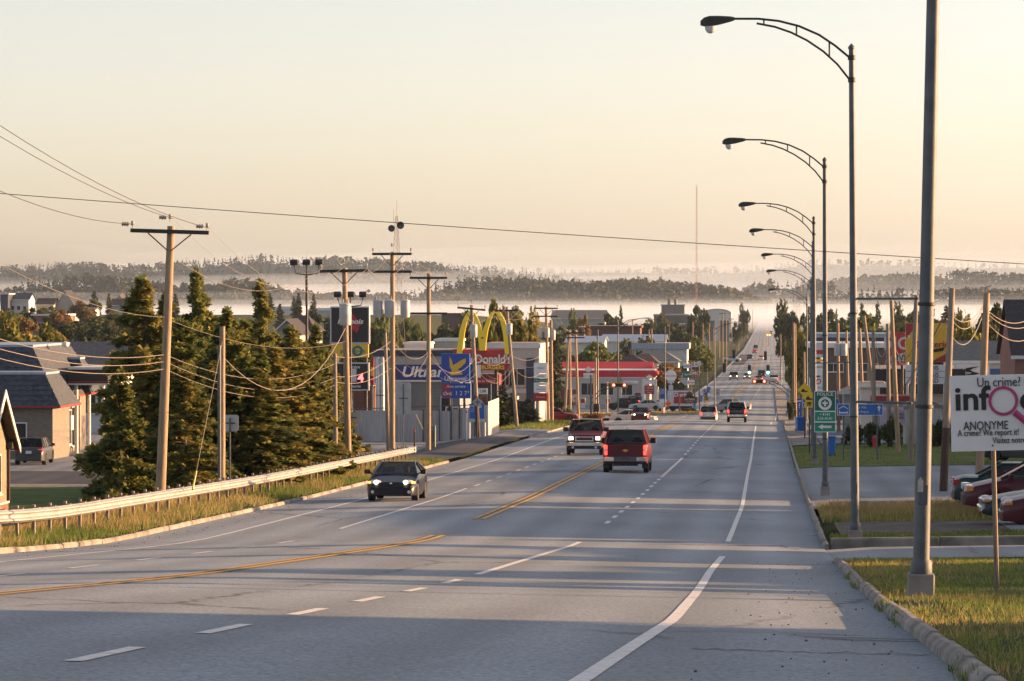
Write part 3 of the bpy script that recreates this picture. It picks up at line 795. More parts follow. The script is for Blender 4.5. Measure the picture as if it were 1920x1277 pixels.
bush = [
 ("shrub","purple flowering shrub at the street corner",1108,772,330,54,M_leaf_a),
 ("shrub","green shrub beside the orange utility pole",1065,764,340,26,M_leaf_g),
 ("shrub","low shrub on the traffic island under the brown sign",1290,766,476,36,M_leaf_g),
 ("hedge_shrub","dark rounded hedge at the end of the blue lodging sign",1600,787,206,46,M_leaf_d),
 ("hedge_shrub","dark hedge behind the second lamp post",1640,785,208,44,M_leaf_d),
 ("hedge_shrub","dark hedge under the white banner",1672,783,207,44,M_leaf_d),
 ("hedge_shrub","dark hedge right of the corrugated shed",1752,780,206,56,M_leaf_d),
 ("hedge_shrub","dark hedge behind the leaning pole near the info sign",1790,782,206,50,M_leaf_d),
 ("shrub","small dark shrub by the right pavement",1484,745,420,20,M_leaf_d),
]
for i, (nm, lb, px, py, Y, wp, m) in enumerate(bush):
    X = XW(px, Y); g = G(X, Y); H = max(.8, ZW(py, Y, px)-g)
    tree(nm, lb, P_BU, 2.0, m, X, Y, H, (wp/2*Y/F)/(1.75*H/2), i, None, "shrub")

# trees added out of view between the shade houses: they fray the shadow edges
for i, (Y, H) in enumerate(((41,7.5),(60,6.2),(66,8.0),(78,6.5),(88,7.2),(96,6.0),(124,7.0),(138,6.4))):
    tree("leafy_tree", "unseen tree added to fray the shadows right of the road, %s up the street" % ordw(i), P_LF, 10.0, M_leaf_g, 29.5, Y, H, .75, i)
# grass: uncountable blades, one object per patch
M_grass = leaf_mat("grass_blades", (.07,.125,.028), (.14,.20,.045), (.27,.26,.085), .5, .4)
M_dry = leaf_mat("dry_grass_blades", (.20,.165,.065), (.34,.255,.11), (.45,.33,.15), .5, .4)
def grass(name, label, region, n, h, wd, m, seed, keep=None):
    rg = random.Random(seed); vs = []; fs = []
    x0, x1, y0, y1 = region
    cnt = 0
    while cnt < n:
        X = rg.uniform(x0, x1); Y = rg.uniform(y0, y1)
        cnt += 1
        if keep and not keep(X, Y, rg): continue
        k = .55+.45*math.sin(X*1.7+Y*.6)+.4*math.sin(Y*.9-X*.8)
        hh = h*max(.25, rg.uniform(.5,1.2)*(.7+.35*k)); a = rg.uniform(0, 6.283)
        d = Vector((math.cos(a), math.sin(a), 0))*wd*rg.uniform(.6,1.2); z = G(X, Y)-.02
        b = Vector((rg.gauss(0,.35), rg.gauss(0,.35), 1))*hh
        p = Vector((X, Y, z)); i = len(vs)
        vs += [p-d, p+d, p+b*.6+d*.5, p+b]; fs.append((i,i+1,i+2,i+3))
    mb = MB(); mb.add(vs, fs); o = mb.build(name, m, fix=False)
    return tag(o, label, "grass", None, "stuff")
grass("grass", "short sunlit grass on the near right lawn", (1.5, 6.5, 18, 71), 75000, .075, .007, M_grass, 1, lambda X,Y,g: X < .085*Y+.6 and X > 1.52 and g.random() < .62+.5*math.sin(X*2.3+Y*.4)*math.sin(Y*.31-X)+.25*math.sin(Y*1.3))
grass("dry_grass", "dry blond grass along the near right kerb", (1.5, 4.5, 22, 68), 7500, .11, .006, M_dry, 2, lambda X,Y,g: X < .085*Y+.4 and g.random() < 1.15-(X-1.4)*.45 and (math.sin(Y*.55+X)+math.sin(Y*.23))>-.1)
grass("grass", "grass strip behind the dark kerb of the side street", (1.6, 12, 84.5, 90.8), 14000, .16, .012, M_grass, 3, lambda X,Y,g: X < .09*Y)
grass("dry_grass", "tall yellow weeds on the second grass strip", (1.6, 7.5, 100.6, 114), 8000, .34, .012, M_dry, 4, lambda X,Y,g: Y > 106 or g.random() < .35)
grass("grass", "green grass on the second grass strip", (1.6, 9.5, 100.6, 114), 11000, .16, .014, M_grass, 5)
grass("grass", "rough grass between the left kerb and the guard rail", (-18.6, -16.4, 44, 176), 26000, .22, .013, M_grass, 6)
grass("dry_grass", "dry tufts between the left kerb and the guard rail", (-18.8, -16.4, 44, 176), 15000, .34, .011, M_dry, 7, lambda X,Y,g: math.sin(Y*.35)+math.sin(Y*.13+1) > -.2)
grass("dry_grass", "pale tall grass behind the guard rail", (-22.5, -18.4, 78, 176), 16000, .55, .014, M_dry, 8, lambda X,Y,g: g.random() < (.35 if X < -20 else .9))
grass("grass", "grass verge beside the corrugated fence end", (-21.5, -16.4, 262, 300), 5000, .3, .03, M_grass, 9)
grass("grass", "shaded lawn grass in front of the hedge", (1.6, 16, 168.5, 213), 14000, .12, .02, M_grass, 10)
grass("dry_grass", "grass on the traffic island before the gas station", (-26, -9.3, 457, 477), 5000, .3, .05, M_dry, 11)
grass("weeds", "weeds growing in the joint of the right kerb", (1.27, 1.42, 22, 70), 1500, .11, .010, M_grass, 12, lambda X,Y,g: math.sin(Y*1.1)+math.sin(Y*.37) > .55)
# ------------------------------------------------------------------ lamp posts, utility poles, wires
M_galv = mat("galvanised_steel", (.085,.10,.112), .6, .1, var=.18, scale=5, bump=.1, bscale=30)
M_dark = mat("dark_metal", (.035,.032,.03), .6, .3, var=.2)
M_lens = mat("lamp_lens", (.55,.57,.6), .15, var=.1, coat=.4)
M_wood = mat("pole_wood", (.30,.22,.145), .9, var=.3, scale=5, bump=.5, bscale=14, stretch=(6,6,.35))
M_wood2 = mat("pole_wood_grey", (.24,.20,.16), .9, var=.3, scale=5, bump=.5, bscale=14, stretch=(6,6,.35))
M_creo = mat("creosote_wood", (.065,.038,.026), .85, var=.3, scale=5, stretch=(6,6,.4))
M_tank = mat("transformer_paint", (.45,.46,.47), .5, .1, var=.12, scale=4)
M_porc = mat("porcelain", (.32,.29,.26), .35, var=.1)
M_wire = mat("wire_aluminium", (.24,.21,.185), .65, .0, var=.05)
M_cable = mat("cable_black", (.05,.045,.045), .7, var=.1)
def lamp_proto():
    root = thing("street_lamp", "", "street lamp", (0,0,0))
    mb = MB(); mb.box(-.175,.175,-.175,.175,-.3,.22); mb.build("plinth", M_conc, root, bevel=.02)
    mb = MB(); mb.lathe([(.14,.22),(.145,.25),(.14,.36),(.118,.40)], seg=16); mb.build("base_cover", M_galv, root, smooth=True)
    mb = MB(); mb.lathe([(.108,.22),(.098,3),(.085,7),(.068,11.78),(.068,11.86),(.085,11.87),(.085,11.92),(.01,12.0)], seg=18); p = mb.build("pole", M_galv, root, smooth=True)
    mb = MB(); mb.box(-.06,.06,-.112,-.09,1.1,1.35); mb.build("handhole", M_galv, p)
    arm = link("arm", None, root)
    up = [(-.05,0,11.66),(-.4,0,11.95),(-.8,0,12.22),(-1.3,0,12.44),(-1.8,0,12.57),(-2.3,0,12.63),(-2.95,0,12.64)]
    lo = [(-.05,0,11.12),(-.35,0,11.50),(-.7,0,11.82),(-1.1,0,12.09),(-1.5,0,12.29),(-1.9,0,12.43),(-2.35,0,12.52)]
    mb = MB(); mb.tube(up, .028, 8); mb.build("chord", M_dark, arm, smooth=True)
    mb = MB(); mb.tube(lo, .026, 8); mb.build("chord", M_dark, arm, smooth=True)
    for x in (-.55,-1.36,-2.17):
        a = interp(sorted((q[0], q[2]) for q in up), x); b = interp(sorted((q[0], q[2]) for q in lo), x)
        mb = MB(); mb.tube([(x,0,b),(x,0,a)], .024, 6); mb.build("strut", M_dark, arm)
    for z in (11.66, 11.12):
        mb = MB(); mb.lathe([(.085,-.06),(.095,-.05),(.095,.05),(.085,.06)], (0,0,z), 14); mb.build("clamp", M_dark, arm, smooth=True)
    lum = link("luminaire", None, root)
    mb = MB(); n = []
    for t, w_, h0, h1 in ((-2.9,.03,12.60,12.68),(-3.0,.07,12.57,12.70),(-3.3,.12,12.50,12.72),(-3.52,.14,12.47,12.72),(-3.66,.11,12.47,12.68),(-3.75,.03,12.49,12.6)):
        n.append([(t,-w_,h0),(t,w_,h0),(t,w_*.9,h1-.03),(t,0,h1),(t,-w_*.9,h1-.03)])
    mb.add([v for g in n for v in g], [(i*5+k, i*5+(k+1)%5, (i+1)*5+(k+1)%5, (i+1)*5+k) for i in range(len(n)-1) for k in range(5)]+[(0,1,2,3,4),tuple(range(len(n)*5-5,len(n)*5))])
    mb.build("housing", M_dark, lum, smooth=True)
    mb = MB(); mb.lathe([(.02,-.17),(.08,-.15),(.13,-.08),(.14,.0)], (-3.5,0,12.46), 14); mb.build("lens", M_lens, lum, smooth=True)
    return root
LP = lamp_proto()
lampdata = [(1727,45.5,"nearest street lamp, thick grey post cut by the top of the photo"),(1604,86.7,"second nearest street lamp with curved truss arm over the road"),
  (1548,128,"street lamp carrying the green police sign"),(1528,174,"fourth street lamp, behind the post with the police sign"),(1524,205,"fifth street lamp from the camera on the right"),
  (1525,250,"sixth street lamp from the camera on the right"),(1521,290,"seventh street lamp with the thin pale arm"),(1513,337,"eighth street lamp, lowest arm against the misty hill")]
LAMPS = []
for i, (px, Y, lb) in enumerate(lampdata):
    o = LP if i == 0 else copy_tree(LP)
    X = XW(px, Y); o.location = (X, Y, G(X, Y)-.05 + (.12 if i < 4 else 0)); o["label"] = lb; o["group"] = "street lamps along the right kerb"
    o.scale = (1,1,1.028); LAMPS.append(o); o.rotation_euler[1] = R((1.1,-.5,-.2,-.3,0,0,0,0)[i])
for k, zs in ((0, (2.32, 3.62)), (1, (2.95, 5.45)), (2, (1.9, 5.6))):     # steel straps and a sticker
    for z in zs:
        mb = MB(); mb.lathe([(.112,z),(.116,z+.005),(.116,z+.04),(.112,z+.045)], seg=16); mb.build("strap", M_dark, LAMPS[k], smooth=True)
mb = MB(); mb.box(-.07,.0,-.118,-.10,1.26,1.40); mb.prism([(-.07,1.401),(0,1.401),(-.035,1.45)], -.117, -.10); mb.build("sticker", mat("sticker_pale", (.45,.43,.38), .7, var=.2, scale=20), LAMPS[0])
# left side street lights of another make
def mast_light(lb, px, Y, pytop, arm, side=1, m=M_galv):
    X = XW(px, Y); g = G(X, Y); H = ZW(pytop, Y, px)-g
    root = thing("street_light", lb, "street light", (X, Y, g), 0)
    mb = MB(); mb.lathe([(.14,0),(.13,.3),(.10,.35),(.06,H)], seg=10); mb.build("pole", m, root, smooth=True)
    mb = MB(); mb.tube([(0,0,H-.6),(side*arm*.4,0,H+.1),(side*arm,0,H+.35)], .04, 6); mb.tube([(0,0,H-1.2),(side*arm*.4,0,H-.1),(side*arm*.8,0,H+.28)], .03, 6); mb.build("arm", M_dark, root, smooth=True)
    mb = MB(); mb.cbox((side*(arm+.35),0,H+.34), .8, .25, .16); mb.build("luminaire", M_lens, root, bevel=.05)
    return root
mast_light("tall pale street light left of the street by the chevron sign", 1340, 440, 610, 2.6)
mast_light("pale street light behind the round shop sign", 1247, 480, 612, 2.0)
mast_light("tall grey street light beside the red signal mast", 1159, 400, 602, 3.0)
mast_light("thin street light in front of the round green tree", 1121, 420, 618, 1.6, -1)
mast_light("small double bent street light left of the silver pickup", 1326, 600, 690, 2.0)

def upole(lb, pxb, pxt, pyt, Y, r=.15, m=None, arms=(), tanks=(), group="wooden utility poles on the left", cut=False, creo=False, base=None):
    """wooden pole; arms: (drop below top, half length, braces?, insulators); tanks: (drop, dx)"""
    m = m or M_wood
    Xb, Xt = XW(pxb, Y), XW(pxt, Y); g = G(Xb, Y) if base is None else base; zt = ZW(pyt, Y, pxt); H = zt-g
    root = thing("utility_pole", lb, "utility pole", (Xb, Y, g-.2), 0, group); dx = Xt-Xb; H += .2
    P = lambda t: Vector((dx*t, 0, H*t))
    mb = MB(); mb.tube([P(0),P(.33),P(.66),P(1)], [r,r*.92,r*.82,r*.72], 12); mb.build("post", m, root, smooth=True)
    if creo:
        mb = MB(); mb.tube([P(0),P(.33)], [r+.006,r*.93+.006], 12); mb.build("post_foot", M_creo, root, smooth=True)
    for (drop, half, br, ins, tilt) in arms:
        t = 1-drop/H; c = P(t)+Vector((0,-r-.05,0))
        a = link("crossarm", None, root, c); a.rotation_euler[1] = tilt
        mb = MB(); mb.cbox((0,0,0), half*2, .09, .13); mb.build("beam", M_dark, a, bevel=.01)
        if br:
            for s in (-1, 1):
                mb = MB(); mb.tube([(s*half*.55,0,-.07),(s*.05,.03,-.62)], .022, 5); mb.build("brace", M_dark, a)
        if ins:
            for x in ([-half*.95, half*.95] + ([0.0] if ins > 2 else [])):
                mb = MB(); mb.lathe([(.015,.06),(.015,.16),(.05,.17),(.06,.21),(.035,.23),(.055,.25),(.05,.29),(.02,.32)], (x,0,0 if x else .25), 8); mb.build("insulator", M_porc, a, smooth=True)
                if ins == 4:
                    mb = MB(); mb.lathe([(.03,-.14),(.075,-.11),(.04,-.07),(.08,-.03),(.04,.01),(.08,.05),(.03,.10)], (x-.22,0,.2 if x else .45), 8, 'X'); mb.build("insulator", M_porc, a, smooth=True)
    for (drop, dx2, sz) in tanks:
        t = 1-drop/H; c = P(t)+Vector((dx2, -r-.28*sz, 0))
        k = link("transformer", None, root, c)
        mb = MB(); mb.lathe([(.02,-.46*sz),(.22*sz,-.45*sz),(.25*sz,-.40*sz),(.25*sz,.38*sz),(.27*sz,.40*sz),(.24*sz,.46*sz),(.05,.50*sz)], seg=16); mb.build("tank", M_tank, k, smooth=True)
        for s in (-1, 1):
            mb = MB(); mb.lathe([(.03,.46*sz),(.045,.52*sz),(.03,.56*sz),(.045,.6*sz),(.02,.66*sz)], (s*.1*sz,0,0), 8); mb.build("bushing", M_porc, k, smooth=True)
        mb = MB(); mb.box(-.05,.05,.2*sz,.28*sz+.05,-.2,.2); mb.build("bracket", M_dark, k)
    return root
U = []
upole("nearest wooden utility pole with black crossarm, among the spruces", 299, 321, 424, 111, .17, arms=[(.18,1.28,True,4,R(1.8))])
upole("cut off stub pole bound to a steel pipe before the spruces", 415, 417, 612, 118, .13)
upole("short leaning stub pole left of the black gas station sign", 629, 628, 663, 156, .12, M_wood2)
upole("wooden utility pole with tank in front of the black gas station sign", 653, 646, 503, 160, .16, arms=[(.12,1.12,True,3,R(-1))], tanks=[(2.15,.05,1.1)])
upole("double crossarm pole carrying three grey transformers", 735, 736, 472, 181, .16, arms=[(.12,1.05,True,3,0),(1.05,1.05,False,0,0)], tanks=[(3.0,-.72,1.0),(3.0,-.12,1.0),(3.0,.72,1.0)])
upole("dull pole leaning against the transformer pole foot", 729, 722, 624, 183, .12, M_wood2)
upole("wooden pole with cutout switches right of the transformer pole", 803, 804, 513, 199, .15, arms=[(.25,1.08,True,3,0),(2.3,1.1,False,0,0)])
upole("leaning brown pole with tank in front of the yellow arches", 897, 884, 572, 232, .15, M_wood2, arms=[(.25,.95,True,3,R(5))], tanks=[(1.75,.1,.95)], creo=True)
upole("leaning grey pole with tank at the right leg of the arches", 970, 950, 575, 268, .15, M_wood2, arms=[(.3,.95,False,2,R(-2))], tanks=[(1.75,.08,.95)])
upole("twin transformer pole with double crossarms before the office signs", 1028, 1024, 575, 305, .16, arms=[(.15,1.05,True,3,0),(.85,1.05,False,0,0)], tanks=[(2.3,-.55,.95),(2.3,.05,.95)])
upole("bright pole touching the twin transformer pole", 1035, 1033, 600, 308, .16, tanks=[(1.35,.18,.95)])
upole("dark leaning pole beside the bright street pole pair", 1058, 1067, 620, 345, .14, M_wood2, arms=[(.3,.9,True,2,0)])
upole("pale pole behind the dark leaning pole", 1069, 1069, 618, 352, .13)
upole("orange leaning pole nearest the purple shrub", 1085, 1079, 618, 345, .15, arms=[(.3,.9,False,2,0),(.8,.9,False,2,0)])
upole("pale pole in front of the red gas station roof, left of two", 1116, 1117, 670, 430, .16)
upole("pale pole in front of the red gas station roof, right of two", 1121, 1121, 672, 432, .13)
for i, (px, pyt, Y) in enumerate(sorted([(1355,585,900),(1362,590,960),(1338,612,860),(1330,606,1000),(1349,600,1040),(1372,596,1250),(1385,588,1400),(1318,606,1050),(1299,604,900),(1402,583,1800),(1411,580,2100),(1217,618,760),(1222,616,700),(1186,598,900),(1255,610,820)])):
    upole("small far pole left of the distant street, %s from the left" % ordw(i), px, px, pyt, Y, .17, arms=[(.4,1.0,False,0,0)] if i % 2 else (), group="far poles left of the street")
GR = "wooden poles on the right"
upole("leaning pole with brown foot left of the info sign", 1769, 1785, 540, 130, .15, M_wood2, creo=True, group=GR)
upole("leaning pole rising behind the info sign", 1836, 1850, 549, 139, .17, group=GR)
upole("dull leaning pole just behind the nearest lamp post", 1707, 1718, 553, 178, .15, M_wood2, group=GR)
upole("sunlit pole leaning left in front of the red sign", 1685, 1671, 563, 196, .14, group=GR)
upole("grey pole behind the sunlit leaning pole", 1668, 1664, 607, 214, .14, M_wood2, group=GR)
upole("grey pole crowded with cables near the shops", 1640, 1637, 618, 226, .15, M_wood2, group=GR)
upole("sunlit leaning pole left of the cable crowded pole", 1649, 1620, 592, 236, .14, group=GR)
upole("sunlit short pole right of the second lamp post", 1620, 1612, 616, 246, .14, group=GR)
upole("pole with round cap and two transformers between the lamp posts", 1573, 1571, 606, 262, .14, tanks=[(2.0,-.05,1.0),(2.0,.42,1.0)], group=GR)
upole("pole seen left of the second lamp post", 1593, 1587, 620, 272, .12, group=GR)
upole("thin pole at the right kerb, left of a pair", 1489, 1488, 605, 424, .16, group=GR)
upole("thin pole at the right kerb, right of a pair", 1492, 1491, 607, 426, .16, group=GR)
upole("short pole in front of the green tree at the right kerb", 1509, 1508, 660, 392, .14, group=GR)
upole("thin far pole before the far right trees", 1464, 1464, 626, 800, .16, group=GR)

# steel pipe and sign backs along the rail; guy wire
mb = MB(); mb.tube([(0,0,-.3),(0,0,5.2)], .06, 8); o = mb.build("steel_conduit", M_galv, smooth=True, loc=(XW(411,117), 117, G(XW(411,117),117))); tag(o, "grey steel conduit strapped to the cut stub pole", "pipe")
def blank_sign(lb, px, Y, py0, py1, wpx, m=M_galv, r=.03, diamond=False):
    X = XW(px, Y); g = G(X, Y); z0, z1 = ZW(py1, Y, px)-g, ZW(py0, Y, px)-g; w_ = wpx*Y/F
    root = thing("road_sign", lb, "sign", (X, Y, g), 0)
    mb = MB(); mb.tube([(0,0,-.3),(0,0,z1-.1)], r, 6); mb.build("post", M_galv, root)
    mb = MB()
    if diamond: mb.prism([(0,z0),(w_/2,(z0+z1)/2),(0,z1),(-w_/2,(z0+z1)/2)], .035, .045)
    else: mb.prism([(-w_/2,z0+.06),(-w_/2+.06,z0),(w_/2-.06,z0),(w_/2,z0+.06),(w_/2,z1-.06),(w_/2-.06,z1),(-w_/2+.06,z1),(-w_/2,z1-.06)], .035, .045)
    mb.build("panel", m, root)
    mb = MB(); mb.box(-w_*.3,w_*.3,.02,.034,(z0+z1)/2-.03,(z0+z1)/2+.03); mb.build("stiffener", M_galv, root)
    return root
M_signback = mat("sign_back_aluminium", (.42,.42,.42), .6, .2, var=.1)
blank_sign("back of a square road sign beside the cut stub pole", 431, 121, 778, 809, 32, M_signback)
blank_sign("back of a road sign behind the black gas station pole", 656, 163, 773, 793, 42, M_signback)
blank_sign("tall double panel road sign back by the corrugated fence", 756, 205, 717, 777, 29, M_signback)
blank_sign("back of a diamond sign on the leaning brown pole", 895, 231, 744, 764, 20, M_signback, diamond=True)
blank_sign("square sign back beside the orange leaning pole", 1078, 338, 740, 754, 10, M_signback)
blank_sign("diamond sign back on the traffic island", 1321, 470, 728, 738, 10, M_signback, diamond=True)
blank_sign("white rectangular sign back right of the pale street light", 1346, 460, 729, 742, 9, M_signback)
# guard rail
M_rail = mat("guardrail_zinc", (.36,.36,.355), .5, .3, var=.2, scale=2.5, bump=.1, bscale=25)
M_postw = mat("guardrail_post_steel", (.24,.20,.16), .75, .2, var=.3)
root = thing("guard_rail", "sunlit galvanised guard rail with many posts along the left verge", "guard rail", (0,0,0))
RX = -17.75
ys = [40+3.81*i for i in range(36)]
def railx(y): return RX + .5*sm((y-150)/26)*0
sec = [(-.02,-.155),(.0,-.14),(.085,-.105),(.085,-.075),(.0,-.035),(-.01,0),(.0,.035),(.085,.075),(.085,.105),(.0,.14),(-.02,.155)]
for a, b in zip(ys, ys[1:]):
    mb = MB(); vs = []
    for y in (a+.01, b+.06):
        zc = G(RX, y)+.56
        off = .004 if y > b else 0
        vs += [(railx(y)+px_+off, y, zc+pz_) for px_, pz_ in sec]
    n = len(sec); mb.add(vs, [(k, k+1, n+k+1, n+k) for k in range(n-1)])
    mb.build("rail_beam", M_rail, root, fix=False)
def mesh_only(mb, nm, m):
    o = mb.build(nm, m); d = o.data; bpy.data.objects.remove(o); return d
me_post = mesh_only(MB().box(-.075,.0,-.05,.05,-.6,.80), "post", M_postw)
me_blk = mesh_only(MB().box(-.0,.12,-.05,.05,.42,.74), "offset_block", M_postw)
y = ys[0]
while y < ys[-1]:
    p_ = link("post", me_post, root, (RX-.16, y, G(RX, y))); link("offset_block", me_blk, p_, (.0,0,0)); y += 1.905
mb = MB(); mb.box(RX-.03,RX+.09,ys[-1],ys[-1]+.35,G(RX,ys[-1])+.4,G(RX,ys[-1])+.72); mb.build("end_piece", M_rail, root, bevel=.03)

# wires
def wire(lb, a, b, sag, r=.014, m=None, group="overhead wires", n=14, name="overhead_wire"):
    a, b = Vector(a), Vector(b); pts = []
    for i in range(n+1):
        t = i/n; p = a.lerp(b, t); p.z -= sag*4*t*(1-t); pts.append(p)
    mb = MB(); mb.tube(pts, r*.62, 4, cap=False); o = mb.build(name, m or M_wire, fix=False)
    return tag(o, lb, "wire", group)
GW = "overhead wires"
SIDE = ("left", "centre", "right")
p1 = 111; p4 = 160; p5 = 181; p6 = 199; p7 = 232; p8 = 268; p9 = 305
for i, (dx, pyA) in enumerate(((250,420),(324,410),(392,428))):
    wire("power line running from the nearest pole crossarm off the photo, %s conductor" % SIDE[i], at(dx, pyA, p1), at((-330,-420,-300)[i], (180,-40,20)[i], 62), .55, .017, M_cable, group="wires leaving the nearest pole")
    wire("sagging power line between the nearest pole and the tank pole, %s conductor" % SIDE[i], at(dx, pyA, p1), at((603,646,688)[i], (504,500,504)[i], p4), 1.55, .012, group="wires from the nearest pole to the tank pole")
    wire("power line between the tank pole and the transformer pole tops, %s conductor" % SIDE[i], at((603,646,688)[i], (504,500,504)[i], p4), at((700,736,773)[i], (474,470,474)[i], p5), .75, .012, group="wires to the transformer pole")
    wire("power line between the transformer pole and the switch pole, %s conductor" % SIDE[i], at((700,736,773)[i], (510,470,474)[i], p5), at((770,804,838)[i], (516,510,516)[i], p6), .45, .012, group="wires to the switch pole")
    wire("power line from the switch pole to the pole by the arches, %s conductor" % SIDE[i], at((770,804,838)[i], (516,510,516)[i], p6), at((858,886,912)[i], (580,570,575)[i], p7), .8, .013, group="wires to the arches")
    wire("power line sagging across the yellow arches, %s conductor" % SIDE[i], at((858,886,912)[i], (580,570,575)[i], p7), at((928,950,974)[i], (582,575,580)[i], p8), .9, .014, group="wires across the arches")
    wire("power line from the arches to the twin transformer pole, %s conductor" % SIDE[i], at((928,950,974)[i], (582,575,580)[i], p8), at((1002,1024,1044)[i], (577,572,577)[i], p9), .9, .015, group="wires to the twin transformer pole")
    wire("power line running down the street from the twin transformer pole, %s conductor" % SIDE[i], at((1002,1024,1044)[i], (590,572,590)[i], p9), at((1062,1068,1085)[i], (626,620,628)[i], 350), .5, .016, group="wires down the street")
low = [(665,12),(678,13),(692,13)]
for i, (py, _) in enumerate(low):
    wire("thick sunlit cable from the nearest pole to the photo edge, tier %s" % ("top","middle","lowest")[i], at(308, py+(0,14,27)[i]*.0+ (0,0,0)[i], p1), at(-330, py-170+(0,12,20)[i], 72), .75, .016, group="thick cables low on the left")
    wire("thick sunlit cable sagging before the spruces, tier %s" % ("top","middle","lowest")[i], at(310, py, p1), at(628, (682,708,722)[i], 156), .75, .014, group="thick cables before the spruces")
    wire("cable from the stub pole past the tank pole, tier %s" % ("top","middle","lowest")[i], at(628, (668,706,716)[i], 156), at(733, (640,668,690)[i], p5), .35, .02, group="cables before the black sign")
wire("single thin wire from the photo edge to the nearest pole neck", at(-40, 472, 80), at(310, 595, p1), .35, .009)
wire("thin wire from the nearest pole neck to the tank pole neck", at(310, 597, p1), at(648, 640, p4), .6, .01)
wire("twisted service cable from the cut stub pole to the tank pole", at(421, 672, 118), at(648, 615, p4), 1.9, .025)
wire("guy wire slanting down left of the cut stub pole", at(417, 640, 118), at(362, 915, 104), 0, .012, name="guy_wire")
mb = MB(); a_, b_ = at(368, 884, 105), at(361, 918, 104); mb.tube([a_, b_], .03, 6); o = mb.build("guy_guard", mat("guard_yellow", (.55,.45,.12), .6)); tag(o, "yellow guard on the slanting guy wire", "guard")
for i in range(3):
    wire("communication cable between the transformer pole and the switch pole, %s" % ("upper","lower","middle")[i], at(736, (635,655,680)[i], p5), at(803, (660,690,665)[i], p6), (.7,.5,.9)[i], .018, M_cable if i == 1 else None, group="communication cables")
    wire("communication cable between the switch pole and the leaning brown pole, %s" % ("upper","lower","middle")[i], at(803, (665,690,650)[i], p6), at(893, (668,686,700)[i], p7), (1.1,.9,1.2)[i], .018, M_cable if i == 1 else None, group="communication cables by the blue price sign")
    wire("communication cable between the two leaning poles, %s" % ("upper","lower","middle")[i], at(893, (668,690,676)[i], p7), at(962, (660,690,676)[i], p8), (.8,1.1,1.3)[i], .018, M_cable if i == 2 else None, group="communication cables under the arches")
    wire("communication cable from the leaning grey pole to the twin transformer pole, %s" % ("upper","lower","middle")[i], at(962, (668,690,676)[i], p8), at(1027, (655,685,670)[i], p9), (.6,.9,.7)[i], .018, M_cable if i == 2 else None, group="communication cables before the offices")
    wire("communication cable to the orange leaning pole, %s" % ("upper","lower","middle")[i], at(1027, (655,685,670)[i], p9), at(1080, (690,700,695)[i], 348), (.4,.5,.6)[i], .02, M_cable, group="communication cables at the corner")
# long dark wire across the whole view
wire("long dark wire crossing the sky above the whole street", at(-900, 290, 95), at(2700, 540, 95), .2, .016, M_cable, n=30)
# drooping bundles on the right
for i, (a, b, sg) in enumerate([((1776,580,130),(1842,574,139),.55),((1776,583,130),(1842,578,139),.75),((1774,608,130),(1842,592,139),.95),((1844,574,139),(1990,520,160),1.3),((1844,580,139),(1990,545,160),1.2),((1844,596,139),(1990,560,160),1.4)]):
    wire("grey cable drooping %s the info sign" % ("left of" if i < 3 else "above") + (", upper", ", middle", ", lower")[i % 3], at(*a), at(*b), sg, .028, group="cables near the info sign left" if i < 3 else "cables near the info sign right")
for i, (a, b, sg) in enumerate([((1772,585,130),(1690,735,196),.2),((1772,588,130),(1680,742,200),.3),((1716,640,178),(1775,600,131),.5),((1668,615,214),(1716,640,178),1.4),((1668,620,214),(1716,650,178),1.1),((1640,625,226),(1667,625,214),1.5),((1640,640,226),(1667,640,214),1.8)]):
    wire("slack cable among the right hand poles, %s from the info sign" % ordw(i), at(*a), at(*b), sg, .026, M_cable if i in (0,1,3) else M_wire, group="slack cables on the right")
# horizontal traffic wires over the far street
for i, (py, Y) in enumerate([(676,640),(681,640),(689,600),(694,600),(706,520)]):
    wire("thin span wire crossing the far street, %s from the top" % ordw(i), at(1225, py, Y), at(1500, py-4, Y), .3, .03, M_cable, group="span wires over the far street")
# floodlight masts
def flood(lb, px, Y, pytop, half, n=3, pyb=None):
    X = XW(px, Y); g = G(X, Y); z = ZW(pytop, Y, px)-g
    root = thing("floodlight_mast", lb, "floodlight", (X, Y, g)); h = half*Y/F
    mb = MB(); mb.tube([(0,0,0),(0,0,z-.9)], .09, 8); mb.build("pole", M_dark, root)
    mb = MB(); mb.tube([(-h,0,z-.2),(-h*.85,0,z-.75),(0,0,z-.85),(h*.85,0,z-.75),(h,0,z-.2)], .045, 6); mb.tube([(0,0,z-.9),(0,0,z-.2)], .045, 6); mb.build("arm", M_dark, root)
    for x in (-h, 0, h):
        mb = MB(); mb.cbox((x,-.1,z), .5, .35, .3, rx=.5); mb.build("floodlight", M_dark, root, bevel=.03)
flood("black floodlight mast with three lamps behind the spruces", 575, 232, 492, 24)
flood("floodlight bracket standing over the black gas station sign", 657, 236, 552, 24)
